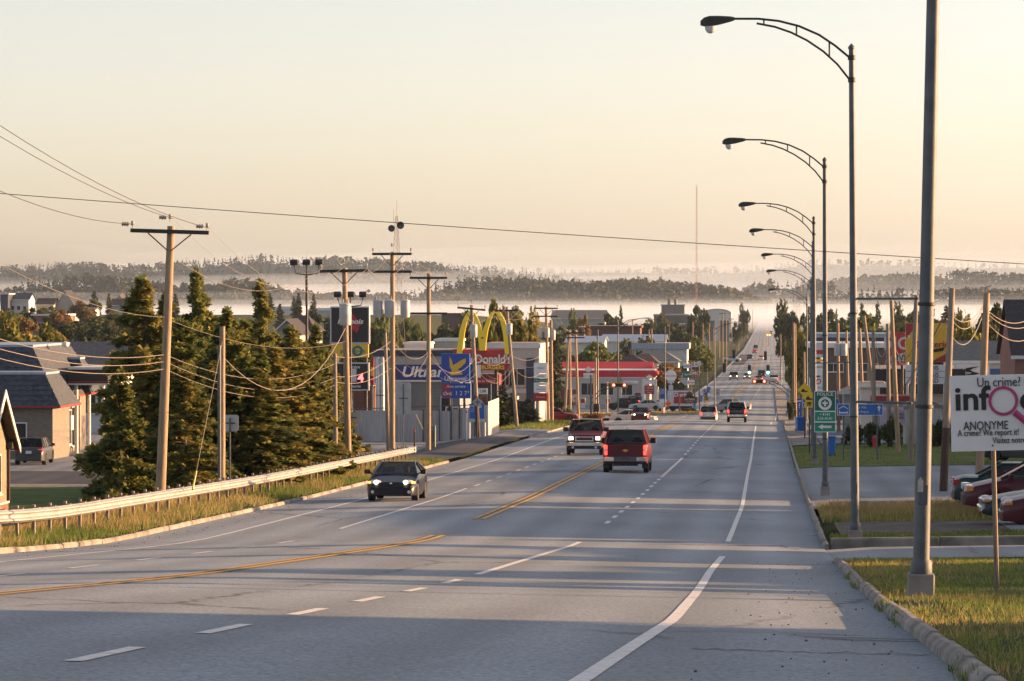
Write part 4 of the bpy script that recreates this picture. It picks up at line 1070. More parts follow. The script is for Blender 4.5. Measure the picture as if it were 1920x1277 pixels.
# lattice radio tower and far mast
def lattice(lb, px, Y, pytop, wb, wt, m, step, red=False):
    X = XW(px, Y); g = G(X, Y); H = ZW(pytop, Y, px)-g
    root = thing("radio_tower", lb, "tower", (X, Y, g))
    br = .010*max(1,(Y/330)**.6)
    def wdt(z): return wb+(wt-wb)*z/H
    leg = [(math.cos(a)*.5774, math.sin(a)*.5774) for a in (R(90), R(210), R(330))]
    for c in leg:
        mb = MB(); mb.tube([(c[0]*wb,c[1]*wb,0),(c[0]*wt,c[1]*wt,H)], .018*max(1,(Y/330)**.5), 5); mb.build("leg", m, root)
    z = 0; k = 0; mb = MB()
    while z < H-step*.6:
        s2 = max(wdt(z)*1.1, step)
        for i in range(3):
            a, b = leg[i], leg[(i+1)%3]; w0, w1 = wdt(z), wdt(min(H, z+s2))
            mb.tube([(a[0]*w0,a[1]*w0,z),(b[0]*w1,b[1]*w1,min(H,z+s2))], br, 3); mb.tube([(a[0]*w0,a[1]*w0,z),(b[0]*w0,b[1]*w0,z)], br, 3)
            mb.tube([(b[0]*w0,b[1]*w0,z),(a[0]*w1,a[1]*w1,min(H,z+s2))], br, 3)
        z += s2
    mb.build("bracing", m, root)
    return root, H
M_tow = mat("tower_paint", (.22,.17,.155), .6, .2, var=.2)
M_rust = mat("tower_red_white", (.40,.17,.13), .7, var=.3, scale=.15)
tw, H = lattice("lattice radio tower with two dishes behind the transformer pole", 744, 330, 405, 2.6, .22, M_tow, .6)
for s, z_, rr in ((1, H-.9, .36), (-1, H-1.2, .33)):
    mb = MB(); mb.lathe([(.02,.12),(rr*.6,.08),(rr,-.05),(rr,-.3),(rr*.92,-.3),(rr*.9,-.06),(.02,.02)], (s*(rr+.05) if s > 0 else -.45, -.3, z_), 16, 'Y'); mb.build("dish", M_galv, tw, smooth=True)
mb = MB(); mb.tube([(0,0,H),(0,0,H+1.5)], .02, 4); mb.tube([(-.3,0,H-.6),(-.3,0,H+.6)], .02, 4); mb.build("antenna", M_tow, tw)
lattice("thin red mast standing alone against the sky", 1306, 2600, 345, 1.6, 1.0, M_rust, 4)
lattice("red lattice pylon right of the far street", 1494, 1300, 566, 4.5, 2.0, M_rust, 2.5)
# ------------------------------------------------------------------ buildings
def siding(name, col, h=.18, rough=.7):
    """painted boards: shallow horizontal laps as relief"""
    m = mat(name, col, rough, var=.08, scale=1.5)
    n = m.node_tree.nodes; l = m.node_tree.links
    tc = n.new("ShaderNodeTexCoord"); sp = n.new("ShaderNodeSeparateXYZ"); l.new(tc.outputs["Object"], sp.inputs[0])
    d = n.new("ShaderNodeMath"); d.operation = 'DIVIDE'; d.inputs[1].default_value = h; l.new(sp.outputs[2], d.inputs[0])
    f = n.new("ShaderNodeMath"); f.operation = 'FRACT'; l.new(d.outputs[0], f.inputs[0])
    b = n.new("ShaderNodeBump"); b.inputs["Strength"].default_value = .8; b.inputs["Distance"].default_value = .03
    l.new(f.outputs[0], b.inputs["Height"]); l.new(b.outputs[0], n["Principled BSDF"].inputs["Normal"])
    return m
def brickm(name, c1, c2, mortar, sc=4.0):
    m = bpy.data.materials.new(name); m.use_nodes = True; n = m.node_tree.nodes; l = m.node_tree.links; p = n["Principled BSDF"]
    p.inputs["Roughness"].default_value = .9
    tc = n.new("ShaderNodeTexCoord"); mp = n.new("ShaderNodeMapping"); mp.inputs["Rotation"].default_value = (R(90),0,0)
    b = n.new("ShaderNodeTexBrick"); b.inputs["Scale"].default_value = sc; b.inputs["Color1"].default_value = (*c1,1); b.inputs["Color2"].default_value = (*c2,1); b.inputs["Mortar"].default_value = (*mortar,1)
    sx = n.new("ShaderNodeSeparateXYZ"); cb = n.new("ShaderNodeCombineXYZ"); a = n.new("ShaderNodeMath")
    l.new(tc.outputs["Object"], sx.inputs[0]); l.new(sx.outputs[0], a.inputs[0]); l.new(sx.outputs[1], a.inputs[1]); l.new(a.outputs[0], cb.inputs[0]); l.new(sx.outputs[2], cb.inputs[1])
    l.new(cb.outputs[0], b.inputs["Vector"]); l.new(b.outputs[0], p.inputs["Base Color"])
    MATS[name] = m; return m
W_white = siding("siding_white", (.55,.55,.54)); W_grey = siding("siding_grey", (.32,.33,.33)); W_blue = siding("siding_blue_grey", (.17,.21,.25)); W_cream = siding("siding_cream", (.48,.43,.34))
W_tan = siding("siding_tan", (.22,.19,.145)); W_brown = siding("siding_brown", (.13,.05,.032), .2); W_dbrown = mat("wall_dark_brown", (.10,.07,.06), .8); W_beige = mat("wall_beige", (.46,.41,.37), .8, var=.08)
W_navy = mat("panel_navy", (.035,.045,.08), .5, var=.1); W_brick = brickm("brick_red", (.22,.075,.05),(.16,.055,.04),(.3,.27,.24)); W_stone = brickm("stone_grey", (.21,.19,.16),(.16,.145,.125),(.12,.115,.10), 2.2)
R_black = mat("shingle_black", (.025,.024,.028), .9, var=.35, scale=4, bump=.6, bscale=12); R_slate = mat("shingle_slate_blue", (.05,.06,.078), .9, var=.35, scale=4, bump=.6, bscale=10)
R_brown = mat("shingle_brown", (.07,.05,.042), .9, var=.3, scale=4, bump=.5, bscale=12); R_grey = mat("shingle_grey", (.12,.125,.13), .9, var=.3, scale=3); R_metal = mat("roof_metal_blue", (.26,.33,.42), .45, .3, var=.1)
R_white = mat("roof_white", (.55,.56,.58), .7, var=.1); R_teal = mat("shingle_teal", (.06,.085,.10), .9, var=.35, scale=4, bump=.6, bscale=10); R_gravel = mat("roof_gravel", (.2,.19,.18), .95, var=.2)
M_trim = mat("trim_white", (.6,.6,.58), .6, var=.08); M_trimr = mat("trim_red", (.28,.02,.02), .5, var=.1); M_pane = mat("window_glass", (.03,.035,.042), .08, var=.3, scale=.8); M_doorm = mat("door_paint", (.16,.05,.04), .5)
M_brass = mat("handle_metal", (.4,.36,.28), .35, .8)
def window(par, x, y, z, w_, h, axis='Y', out=-1, fm=None):
    """window set in a wall; axis Y: wall faces -Y (out -1) or +Y; axis X: wall faces X"""
    root = link("window", None, par, (x, y, z)); t = .07; fm = fm or M_trim
    if axis == 'X': root.rotation_euler[2] = R(90)*(1 if out > 0 else -1)
    mb = MB()
    for (a, b, c, d) in ((-w_/2-t,w_/2+t,h/2,h/2+t),(-w_/2-t,w_/2+t,-h/2-t,-h/2),(-w_/2-t,-w_/2,-h/2+.001,h/2-.001),(w_/2,w_/2+t,-h/2+.001,h/2-.001)): mb.box(a,b,-.06,.04,c,d)
    if w_ > 1.2: mb.box(-.03,.03,-.05,.03,-h/2+.002,h/2-.002)
    mb.build("frame", fm, root)
    mb = MB(); mb.box(-w_/2,w_/2,-.02,.02,-h/2,h/2); mb.build("pane", M_pane, root)
    mb = MB(); mb.box(-w_/2-t-.05,w_/2+t+.05,-.12,.03,-h/2-t-.06,-h/2-t-.002); mb.build("sill", fm, root)
def door(par, x, y, z, w_=.95, h=2.05, m=None, axis='Y', out=-1):
    root = link("door", None, par, (x, y, z))
    if axis == 'X': root.rotation_euler[2] = R(90)*(1 if out > 0 else -1)
    mb = MB(); mb.box(-w_/2,w_/2,-.05,.02,0,h); mb.build("leaf", m or M_doorm, root)
    mb = MB()
    for a, b, c, d in ((-w_/2-.09,-w_/2,0,h),(w_/2,w_/2+.09,0,h),(-w_/2-.09,w_/2+.09,h,h+.1)): mb.box(a,b,-.07,.03,c,d)
    mb.build("frame", M_trim, root)
    mb = MB(); mb.tube([(w_*.38,-.11,h*.47),(w_*.38,-.05,h*.47)], .03, 6); mb.build("handle", M_brass, root)
def bld(name, label, pl, pr, Y, dep, py_e, roof='flat', py_r=None, wm=None, rm=None, wins=(), doors=(), over=.45, cat="building", fas=.5, fm=None, chim=False, base=None, Xs=None):
    X0, X1 = Xs or (XW(pl, Y), XW(pr, Y)); zb = min(G(x, y) for x in (X0, X1) for y in (Y, Y+dep))-.3
    if base is not None: zb = base
    ze = ZW(py_e, Y, (pl+pr)/2)
    root = thing(name, label, cat, ((X0+X1)/2, Y, zb)); w_ = (X1-X0)/2; h = ze-zb
    mb = MB(); mb.box(-w_, w_, 0, dep, 0, h)
    if roof == 'gy': hr = ZW(py_r, Y, (pl+pr)/2)-ze; mb.prism([(-w_,h),(w_,h),(0,h+hr-.05)], .0, dep)
    if roof == 'gx': hr = ZW(py_r, Y+dep/2, (pl+pr)/2)-ze; mb.prism([(0,h),(dep,h),(dep/2,h+hr-.05)], -w_, w_, 'X')
    mb.build("wall", wm or W_white, root)
    fmm = fm or M_trim
    if roof == 'flat':
        mb = MB(); mb.box(-w_-over, w_+over, -over, dep+over, h, h+fas); mb.build("fascia", fmm, root)
        mb = MB(); mb.box(-w_-over+.15, w_+over-.15, -over+.15, dep+over-.15, h+fas, h+fas+.04); mb.build("roof", rm or R_gravel, root)
    else:
        rr = MB(); t = .16
        if roof == 'gy':
            k = hr/w_; o = over
            for s in (-1, 1): rr.prism([(0,h+hr),(s*(w_+o),h-k*o),(s*(w_+o),h-k*o+t),(0,h+hr+t)], -o, dep+o)
        elif roof == 'gx':
            k = hr/(dep/2); o = over
            for s in (-1, 1): rr.prism([(dep/2,h+hr),(dep/2+s*(dep/2+o),h-k*o),(dep/2+s*(dep/2+o),h-k*o+t),(dep/2,h+hr+t)], -w_-o, w_+o, 'X')
        elif roof == 'hip':
            hr = ZW(py_r, Y+dep/2, (pl+pr)/2)-ze; o = over; q = min(w_*.62, dep/2)
            vs = [(-w_-o,-o,h),(w_+o,-o,h),(w_+o,dep+o,h),(-w_-o,dep+o,h),(-w_+q,dep/2,h+hr),(w_-q,dep/2,h+hr)]
            rr.add(vs, [(0,1,5,4),(1,2,5),(2,3,4,5),(3,0,4),(3,2,1,0)])
        r_ = rr.build("roof", rm or R_black, root)
        if roof != 'hip':
            fb = MB()
            if roof == 'gy':
                for s in (-1, 1): fb.prism([(0,h+hr-.06),(s*(w_+o+.03),h-k*o-.09),(s*(w_+o+.03),h-k*o+.12),(0,h+hr+.14)], -o-.05, -o-.003)
            else: fb.box(-w_-o-.02, w_+o+.02, -o-.06, -o-.003, h-k*o-.06, h-k*o+.16)
            fb.build("bargeboard", fmm, r_)
        else:
            fb = MB(); fb.box(-w_-over-.05,w_+over+.05,-over-.06,-over-.003,h-.2,h+.05); fb.build("gutter", fmm, r_)
        if chim:
            mb = MB(); mb.box(w_*.3,w_*.3+.6,dep*.45,dep*.45+.6,h,h+hr+.9); mb.build("chimney", W_brick, r_)
    for (x, z, ww, hh) in wins: window(root, x*w_, -.0, z*h, ww, hh)
    for (x, ww, hh) in doors: door(root, x*w_, -.0, .3, ww, hh)
    return root, w_, h
# left edge: tan gabled house seen from its side, gable to the road
def gable_house():
    X, Y0, Y1 = -33.3, 145.3, 150.0; zb = G(X-3, 148)-.2; zt = ZW(826, 149, 30)-zb
    root = thing("house", "tan gabled house with brick foot at the left photo edge", "house", (X, Y0, zb)); d = Y1-Y0; pk = ZW(738, 147.6, 8)-zb
    mb = MB(); mb.box(-9,0,0,d,.75,zt); mb.prism([(0,zt),(d,zt),(d/2,pk-.15)], -9, 0, 'X'); mb.build("wall", W_tan, root)
    mb = MB(); mb.box(-9,.05,-.05,d+.05,-.3,.70); mb.build("foundation", W_brick, root)
    mb = MB(); mb.box(-9,.09,-.09,d+.09,.70,.79); mb.build("water_table", M_trim, root)
    rr = MB(); o = .55; k = (pk-zt)/(d/2)
    for s in (-1, 1): rr.prism([(d/2,pk),(d/2+s*(d/2+o),zt-k*o),(d/2+s*(d/2+o),zt-k*o+.14),(d/2,pk+.14)], -9.4, .45, 'X')
    r_ = rr.build("roof", R_brown, root)
    fb = MB()
    for s in (-1, 1): fb.prism([(d/2,pk-.12),(d/2+s*(d/2+o+.03),zt-k*o-.14),(d/2+s*(d/2+o+.03),zt-k*o+.17),(d/2,pk+.19)], .453, .50, 'X')
    fb.build("bargeboard", M_trim, r_)
    window(root, .0, d*.62, 2.05, .75, 1.6, 'X', 1); window(root, .0, d*.2, 2.05, .75, 1.6, 'X', 1)
    mb = MB(); mb.tube([(.08,d-.02,.8),(.08,d-.02,zt-.1)], .06, 8); mb.build("downpipe", M_creo, root)
    mb = MB(); mb.cbox((.12,d-.02,zt-.25), .3,.3,.3); mb.build("lamp", M_black, root)
gable_house()
# mansard building
def mansard():
    X1, Y0, Y1 = -44.0, 205.0, 221.5; zb = min(G(X1, Y0), G(X1-16, Y1))-.1; ze = ZW(748, 205, 50)-zb; zt = ZW(652, 207, 60)-zb
    root = thing("mansard_building", "stone walled building with dark mansard roofs on the left", "building", (X1, Y0, zb)); Lx = 22
    mb = MB(); mb.box(-Lx,0,0,Y1-Y0,-.3,ze); mb.build("wall", W_stone, root)
    def mans(x0, x1, y0, y1, z0, z1, inset, nm="roof", out=.9):
        """four sloped faces laid in courses"""
        r_ = link(nm, None, root); nc = max(4, int((z1-z0)/.3))
        for c in range(nc):
            a, b = c/nc, (c+1)/nc
            def ring(t, ex): 
                q = out+ex-(inset+out)*t
                return [(x0-q,y0-q,z0+(z1-z0)*t),(x1+q,y0-q,z0+(z1-z0)*t),(x1+q,y1+q,z0+(z1-z0)*t),(x0-q,y1+q,z0+(z1-z0)*t)]
            lo, hi = ring(a, .05), ring(b, 0)
            mb = MB(); mb.add(lo+hi, [(k,(k+1)%4,(k+1)%4+4,k+4) for k in range(4)]+[(3,2,1,0),(4,5,6,7)]); mb.build("shingle_course", R_slate, r_)
        q = out; mb = MB(); mb.box(x0-q-.06,x1+q+.06,y0-q-.06,y1+q+.06,z0-.12,z0-.003); mb.build("red_fascia", M_trimr, r_)
        q = -inset; mb = MB(); mb.box(x0-q-.05,x1+q+.05,y0-q-.05,y1+q+.05,z1,z1+.14); mb.build("cap", R_metal, r_)
    mans(-Lx, 0, 3.5, Y1-Y0, ze, zt, .9)
    mb = MB(); mb.box(-9, 1.6, -1.6, 3.4, -.3, ze-.35); mb.build("bay_wall", W_stone, root)
    mans(-9, 1.6, -1.6, 3.4, ze-.35, ZW(703, 203, 40)-zb, .55, "bay_roof", .55)
    mans(-3.5, .9, 12, Y1-Y0-2, ze+.05, zt-.9, .5, "dormer_roof", .4)
    for y, w_, h in ((5,.8,2.1),(8,.8,2.1),(11,.8,2.1),(12.2,.9,2.4)): window(root, .02, y, 1.75, w_, h, 'X', 1)
    for y in (6.5, 9.5, 13.4):
        mb = MB(); mb.box(.0,.28,y-.25,y+.25,-.2,ze-.25); mb.build("pilaster", M_conc, root)
    mb = MB(); mb.box(.3,.36,10.0,10.8,1.6,2.5); mb.build("notice", M_trim, root)
    mb = MB(); mb.box(-.02,.05,14.0,16.2,.0,2.3); o = mb.build("shop_window", mat("posters", (.2,.17,.14), .4, var=.9, scale=1.6, col2=(.03,.03,.05)), root)
    door(root, -3, -1.63, .0)
    for x in (-7,-5,-.4): window(root, x, -1.62, 1.7, .8, 1.5)
    mb = MB(); mb.lathe([(.02,-.2),(.2,-.12),(.24,.0),(.2,.12),(.02,.2)], (.2,9,zt+.1), 10); mb.build("vent_ball", M_trim, root, smooth=True)
mansard()
r_, w_, h_ = bld("canopy", "black flat canopy with white edges behind the mansard building", 128, 202, 213, 5, 722, 'flat', wm=mat("canopy_black", (.015,.013,.015), .5), fm=mat("canopy_black", (.015,.013,.015), .5), over=.0, cat="canopy", fas=.05)
for o in kids(r_): bpy.data.objects.remove(o)
zc0, zc1 = ZW(722,213,160)-r_.location.z, ZW(690,213,160)-r_.location.z
mb = MB(); mb.box(-w_,w_,0,5,zc0+.1,zc1-.1); mb.build("fascia", mat("canopy_black", (.015,.013,.015), .5), r_)
mb = MB(); mb.box(-w_-.03,w_+.03,-.03,5.03,zc0,zc0+.097); mb.box(-w_-.03,w_+.03,-.03,5.03,zc1-.097,zc1+.05); mb.build("edge_trim", M_trim, r_)
mb = MB(); mb.box(-w_-.035,w_+.035,-.035,5.035,zc0+.16,zc0+.23); mb.build("red_stripe", M_trimr, r_)
for x in (-w_+.4, w_-.4):
    for y in (.5, 4.5): mb = MB(); mb.tube([(x,y,-.2),(x,y,zc0)], .12, 8); mb.build("column", M_trim, r_)
bld("building", "long slate roofed building behind the mansard roofs", -60, 224, 262, 12, 690, 'gx', 644, W_white, R_slate, wins=[(.8,.5,1.2,1.4),(.6,.5,1.2,1.4)])
# far left houses on the rise
bld("house", "white two storey house with dark roof on the left skyline", 16, 54, 1080, 9, 561, 'gx', 550, W_white, R_slate, wins=[(-.6,.65,1,1.2),(.0,.65,1,1.2),(.6,.65,1,1.2)], cat="house")
bld("house", "dark block house beside the white two storey house", 1, 15, 1075, 9, 552, 'flat', None, W_navy, R_black, cat="house", fas=.3)
bld("house", "low house with brown roof between white house and steep gable", 68, 100, 1090, 9, 571, 'gx', 560, W_cream, R_brown, wins=[(-.4,.5,1,1),(.5,.5,1,1)], cat="house")
bld("house", "steep pointed grey gable house on the left", 105, 140, 1095, 10, 572, 'gy', 545, W_grey, R_black, wins=[(-.3,.6,1,1.3),(.3,.6,1,1.3)], cat="house")
bld("house", "small white house under the left hand conifer", 163, 176, 960, 8, 582, 'gx', 577, W_white, R_grey, cat="house")
bld("house", "brown roofed house with cream gable near the spruces", 208, 246, 1090, 9, 572, 'gx', 561, W_grey, R_brown, wins=[(-.5,.5,1,1)], cat="house")
bld("house", "cream gable rising behind the brown roofed house", 216, 232, 1110, 9, 563, 'gy', 553, W_cream, R_brown, cat="house")
bld("building", "low brick building with flat roof on the left", 62, 122, 800, 10, 592, 'flat', None, W_brick, R_gravel, wins=[(-.5,.5,1.5,1.2),(.3,.5,1.5,1.2)], fas=.4)
bld("house", "grey gabled house with white trim behind the spruces", 515, 562, 420, 9, 622, 'gy', 600, W_grey, R_black, wins=[(0,.6,1.1,1.2)], cat="house")
bld("house", "dark hipped roof beside the grey gabled house", 528, 585, 428, 10, 622, 'hip', 591, W_grey, R_black, cat="house")
bld("warehouse", "white flat warehouse in the mist left of the floodlight mast", 505, 563, 1500, 25, 580, 'flat', None, W_white, R_white, fas=1.2)
bld("warehouse", "long pale blue warehouse in the mist behind the floodlight mast", 566, 642, 1550, 30, 582, 'flat', None, R_metal, R_metal, fas=1.0)
# gas station quarter on the left
bld("building", "low building with red brown board wall behind the spruces", 662, 702, 262, 8, 727, 'flat', None, W_brown, R_gravel, fas=.12, fm=W_brown, over=.05)
bld("building", "beige building with white flat eave beside the brown wall", 703, 750, 266, 8, 742, 'flat', None, W_beige, R_gravel, wins=[(-.3,.5,.9,1.2)], doors=[(.4,.9,2.0)], fas=.25)
r_, w_, h_ = bld("service_station", "blue grey service station under a blue fascia", 752, 862, 268, 10, 716, 'flat', None, W_blue, R_gravel, wins=[(.55,.55,.8,1.6)], doors=[(.75,.9,2.1)], over=.02, fas=.04)
mb = MB(); a, b = ZW(712,268,800)-r_.location.z, ZW(683,268,800)-r_.location.z; mb.box(-w_-.5,w_+1.2,-1.1,-.6,a,b); fb = mb.build("blue_fascia", mat("fascia_blue", (.012,.03,.15), .4, var=.08), r_)
M_letw = mat("letter_white", (.72,.72,.70), .5, var=.04); M_letk = mat("letter_black", (.015,.015,.017), .5, var=0); M_letr = mat("letter_red", (.45,.02,.02), .5, var=0)
txt("Ultramar", 1.15, (.25,-1.12,(a+b)/2), M_letw, r_, bold=.02, shear=.22, sx=1.15)
mb = MB(); mb.box(-w_-.52,w_+1.22,-1.12,-.58,a-.12,a-.003); mb.build("fascia_rim", M_trim, r_)
bld("building", "wide beige flat building with navy cornice behind the price sign", 700, 864, 330, 12, 668, 'flat', None, W_beige, R_gravel, fas=.55, fm=W_navy, over=.1)
bld("rooftop_shed", "white ribbed rooftop box over the beige building", 757, 802, 345, 6, 646, 'flat', None, W_white, R_white, fas=.2, base=-11.5, over=.1)
bld("rooftop_shed", "pale small building between the switch pole and the arches", 815, 862, 360, 6, 640, 'flat', None, W_grey, R_metal, fas=.25, over=.1, wins=[(-.4,.75,1,.7)])
r_, w_, h_ = bld("office_building", "grey two storey building with navy corner right of the arches", 905, 1011, 322, 12, 653, 'flat', None, W_beige, R_gravel, fas=.4, over=.15, wins=[(.22,.66,1.4,1.5),(.22,.28,1.4,1.5),(-.2,.66,1.4,1.5)])
mb = MB(); mb.box(w_*.55,w_*.84,-.18,-.003,0,h_-.9); mb.build("corner_panel", W_navy, r_)
mb = MB(); mb.box(-w_,w_*.545,-.08,-.003,h_*.47,h_*.52); mb.build("band", M_trim, r_)
for k in range(4): mb = MB(); mb.box(w_*.87+k*.13,w_*.87+k*.13+.05,-.1,-.003,.4,h_-.9); mb.build("fin", M_trim, r_)
mb = MB(); mb.box(-w_*.6,w_*.3,-2.4,-.003,h_*.40,h_*.44); mb.build("awning", M_trim, r_)
bld("building", "dark red awning shop under the burger sign", 880, 930, 318, 6, 722, 'flat', None, W_navy, R_gravel, fas=1.0, fm=mat("awning_red", (.16,.015,.02), .6), over=.3)
bld("building", "dark brown flat building beyond the arches", 828, 884, 980, 14, 590, 'flat', None, W_dbrown, R_gravel, fas=.4, fm=W_dbrown)
bld("building", "long dark roofed building in the mist", 1034, 1134, 1400, 24, 597, 'gx', 582, W_grey, R_grey)
bld("building", "long red brown building across the street centre", 1096, 1200, 960, 14, 615, 'flat', None, mat("wall_maroon", (.10,.035,.035), .8), R_gravel, fas=.6, fm=mat("wall_maroon", (.10,.035,.035), .8))
bld("building", "low building with pale blue metal roof left of the pale light", 1062, 1130, 760, 20, 642, 'gx', 631, W_white, R_metal)
bld("building", "long low shop with pale blue metal roof in mid town", 1130, 1246, 800, 18, 640, 'gx', 628, W_white, R_metal)
bld("shop", "low shop with blue white fascia left of the round tree", 1188, 1288, 700, 14, 655, 'flat', None, W_white, R_gravel, fas=1.2, fm=R_metal, wins=[(.8,.5,2,1.4),(.3,.5,2,1.4)])
bld("house", "house with broad grey hipped roof behind the gas station", 1180, 1272, 640, 12, 678, 'hip', 657, W_white, R_grey, wins=[(.4,.6,1.2,1.2)], cat="house")
bld("house", "house with dark hipped roof directly behind the red canopy", 1085, 1226, 566, 11, 690, 'hip', 664, W_cream, R_black, chim=True, cat="house")
bld("house", "brown roofed wing right of the dark hipped roof", 1180, 1232, 590, 9, 682, 'hip', 663, W_cream, R_brown, cat="house")
bld("plant_building", "grey windowless plant building in the mist", 1226, 1290, 2050, 30, 592, 'flat', None, mat("plant_grey", (.22,.22,.24), .8), R_gravel, fas=.8, fm=mat("plant_grey", (.22,.22,.24), .8))
r_, w_, h_ = bld("plant_tower", "dark upper block with two chimneys on the grey plant", 1240, 1283, 2085, 16, 573, 'flat', None, mat("plant_dark", (.11,.10,.11), .8), R_gravel, fas=.6, fm=mat("plant_dark", (.11,.10,.11), .8))
for x in (-2.5, 1.5): mb = MB(); mb.tube([(x,6,h_),(x,6,h_+4)], .9, 10); mb.build("chimney", M_galv, r_)
# arched hall
Y = 1720; X0, X1 = XW(1318, Y), XW(1371, Y); zb = G(X0, Y)-.3; root = thing("arched_hall", "white hall with rounded roof left of the far road", "building", ((X0+X1)/2, Y, zb)); w_ = (X1-X0)/2; h1, h2 = ZW(588,Y,1345)-zb, ZW(580,Y,1345)-zb
mb = MB(); mb.prism([(-w_,0),(w_,0)]+[(w_*math.cos(t), h1+(h2-h1)*math.sin(t)) for t in (math.pi*k/12 for k in range(13))], 0, 25); mb.build("wall", W_white, root)
mb = MB(); mb.prism([(w_*1.03*math.cos(t), h1+.3+(h2-h1)*math.sin(t)) for t in (math.pi*k/12 for k in range(13))]+[(w_*math.cos(t), h1+.01+(h2-h1)*math.sin(t)) for t in (math.pi*k/12 for k in range(12,-1,-1))], -.5, 25.5); mb.build("roof", R_white, root)
for x in (-.5,.5): mb = MB(); mb.box(x*w_-w_*.32,x*w_+w_*.32,-.15,-.01,0,h1*.75); mb.build("gate", M_galv, root)
# corrugated fence
M_corr = mat("corrugated_steel", (.38,.38,.385), .55, .25, var=.16, scale=1.2, stretch=(1,1,.3)); M_corr2 = mat("corrugated_steel_pinkish", (.42,.37,.35), .6, .1, var=.12, scale=1.2)
Y = 238; root = thing("fence", "tall corrugated metal fence along the gas station forecourt", "fence", (0,Y,0)); x = XW(664, Y); xe = XW(916, Y)
pi_ = 0; pxs = [664,741,794,806,824,846,862,890,916]
def corr(x0, x1, z0, z1, y, m, par, axis='Y'):
    n = int((x1-x0)/.10); vs = []
    for i in range(n+1):
        q = x0+(x1-x0)*i/n; d = .02 if i % 2 else -.02
        for z in (z0, z1): vs.append((q, y+d, z) if axis == 'Y' else (y+d, q, z))
    mb = MB(); mb.add(vs, [(2*i,2*i+2,2*i+3,2*i+1) for i in range(n)]); return mb.build("panel", m, par, fix=False)
for a, b in zip(pxs, pxs[1:]):
    xa, xb = XW(a, Y), XW(b, Y); g = G((xa+xb)/2, Y); corr(xa+.01, xb-.01, g-.1+.02, g+2.15+rnd.uniform(-.05,.05), rnd.uniform(-.02,.02), (M_corr, M_corr, M_corr2)[pi_ % 3 if pi_ != 0 else 0], root)
    mb = MB(); mb.box(xa-.05,xa+.05,-.11,-.03,g-.2,g+2.3); mb.build("post", M_galv, root); pi_ += 1
corr(0.05, 9, G(xe,Y)-.1, G(xe,Y)+2.35, xe, M_corr2, root, 'X')
mb = MB(); mb.tube([(XW(664,Y),-.07,G(-26,Y)+2.28),(xe,-.07,G(-20,Y)+2.28)], .03, 6); mb.build("top_rail", M_galv, root)
# petro station on the cross street
M_pred = mat("canopy_red", (.50,.02,.035), .75, var=.06)
Y = 515; X0, X1 = XW(1046, Y), XW(1234, Y); zb = G((X0+X1)/2, Y); root = thing("gas_canopy", "long red gas station canopy with white maple leaf sign", "canopy", ((X0+X1)/2, Y, zb)); w_ = (X1-X0)/2; a, b = ZW(706,Y,1140)-zb, ZW(694,Y,1140)-zb
mb = MB(); mb.prism([(-w_,a),(w_-.4,a),(w_,a+.3),(w_,b-.3),(w_-.4,b),(-w_,b)], -4, 4); mb.build("fascia", M_pred, root)
mb = MB(); mb.box(-w_-.05,w_-.4,-4.05,4.05,b+.003,b+.12); mb.box(-w_-.05,w_-.3,-4.05,4.05,a-.1,a-.003); mb.build("edge_trim", M_trim, root)
for x in (-.75,-.25,.25,.72): mb = MB(); mb.box(x*w_-.2,x*w_+.2,-.2,.2,0,a); mb.build("column", M_trim, root)
for x in (-.5,.0,.5):
    mb = MB(); mb.box(x*w_-.35,x*w_+.35,-.25,.25,.15,1.7); p_ = mb.build("fuel_pump", M_trim, root); mb = MB(); mb.box(x*w_-.3,x*w_+.3,-.26,-.2505,.9,1.5); mb.build("pump_face", M_pred, p_)
leaf = [(0,1.0),(.16,.68),(.33,.76),(.28,.42),(.55,.62),(.62,.48),(.92,.46),(.80,.22),(.95,.12),(.42,-.18),(.48,-.36),(.05,-.30),(.05,-.7)]
leafp = leaf+[(-x,z) for x, z in reversed(leaf) if x > 0]
def maple(par, x, y, z, s, m):
    mb = MB(); mb.prism([(x+p[0]*s, z+p[1]*s) for p in leafp], y-.03, y); return mb.build("maple_leaf", m, par)
lx = XW(1106, Y)-root.location.x; mb = MB(); mb.box(lx-.75,lx+.75,-4.2,-4.07,a-.15,b-.35); pb = mb.build("brand_panel", M_letw, root); maple(root, lx, -4.22, b+.05, .62, M_letw); txt("PETRO-CANADA", .2, (lx,-4.22,a+.15), M_letk, root)
r_, w_, h_ = bld("shop", "red roofed gas station shop behind the canopy", 1040, 1218, 540, 9, 694, 'gx', 680, W_beige, M_pred, wins=[(-.3,.5,2,1.8),(.1,.5,2,1.8),(.5,.5,2,1.8)], doors=[(.75,1.0,2.1),(-.75,3,2.6)])
# right hand side
r_, w_, h_ = bld("brick_building", "brick building with steep black roof at the right photo edge", 1903, 2160, 222, 14, 668, 'gx', 566, W_brick, R_black, wins=[(-.72,.35,1.0,1.6),(-.45,.35,1,1.6)], over=.25)
r_, w_, h_ = bld("building", "white and blue building under a teal shingle roof", 1792, 1896, 296, 9, 676, 'gx', 642, W_white, R_teal, over=.5)
for x0, x1 in ((-.55,-.25),(.1,.9)):
    mb = MB(); mb.box(x0*w_,x1*w_,-.08,-.003,h_*.3,h_*.88); mb.build("blue_panel", mat("panel_blue", (.03,.09,.22), .5, stretch=(8,1,1), var=.25), r_)
bld("restaurant", "grey restaurant with deep black fascia behind the roadside signs", 1648, 1796, 250, 12, 738, 'flat', None, mat("wall_blue_grey", (.25,.29,.31), .8, var=.05), R_gravel, fas=1.75, fm=mat("fascia_black", (.012,.012,.02), .5), over=.5, wins=[(-.2,.6,.9,1),(.3,.6,1.4,1.2)])
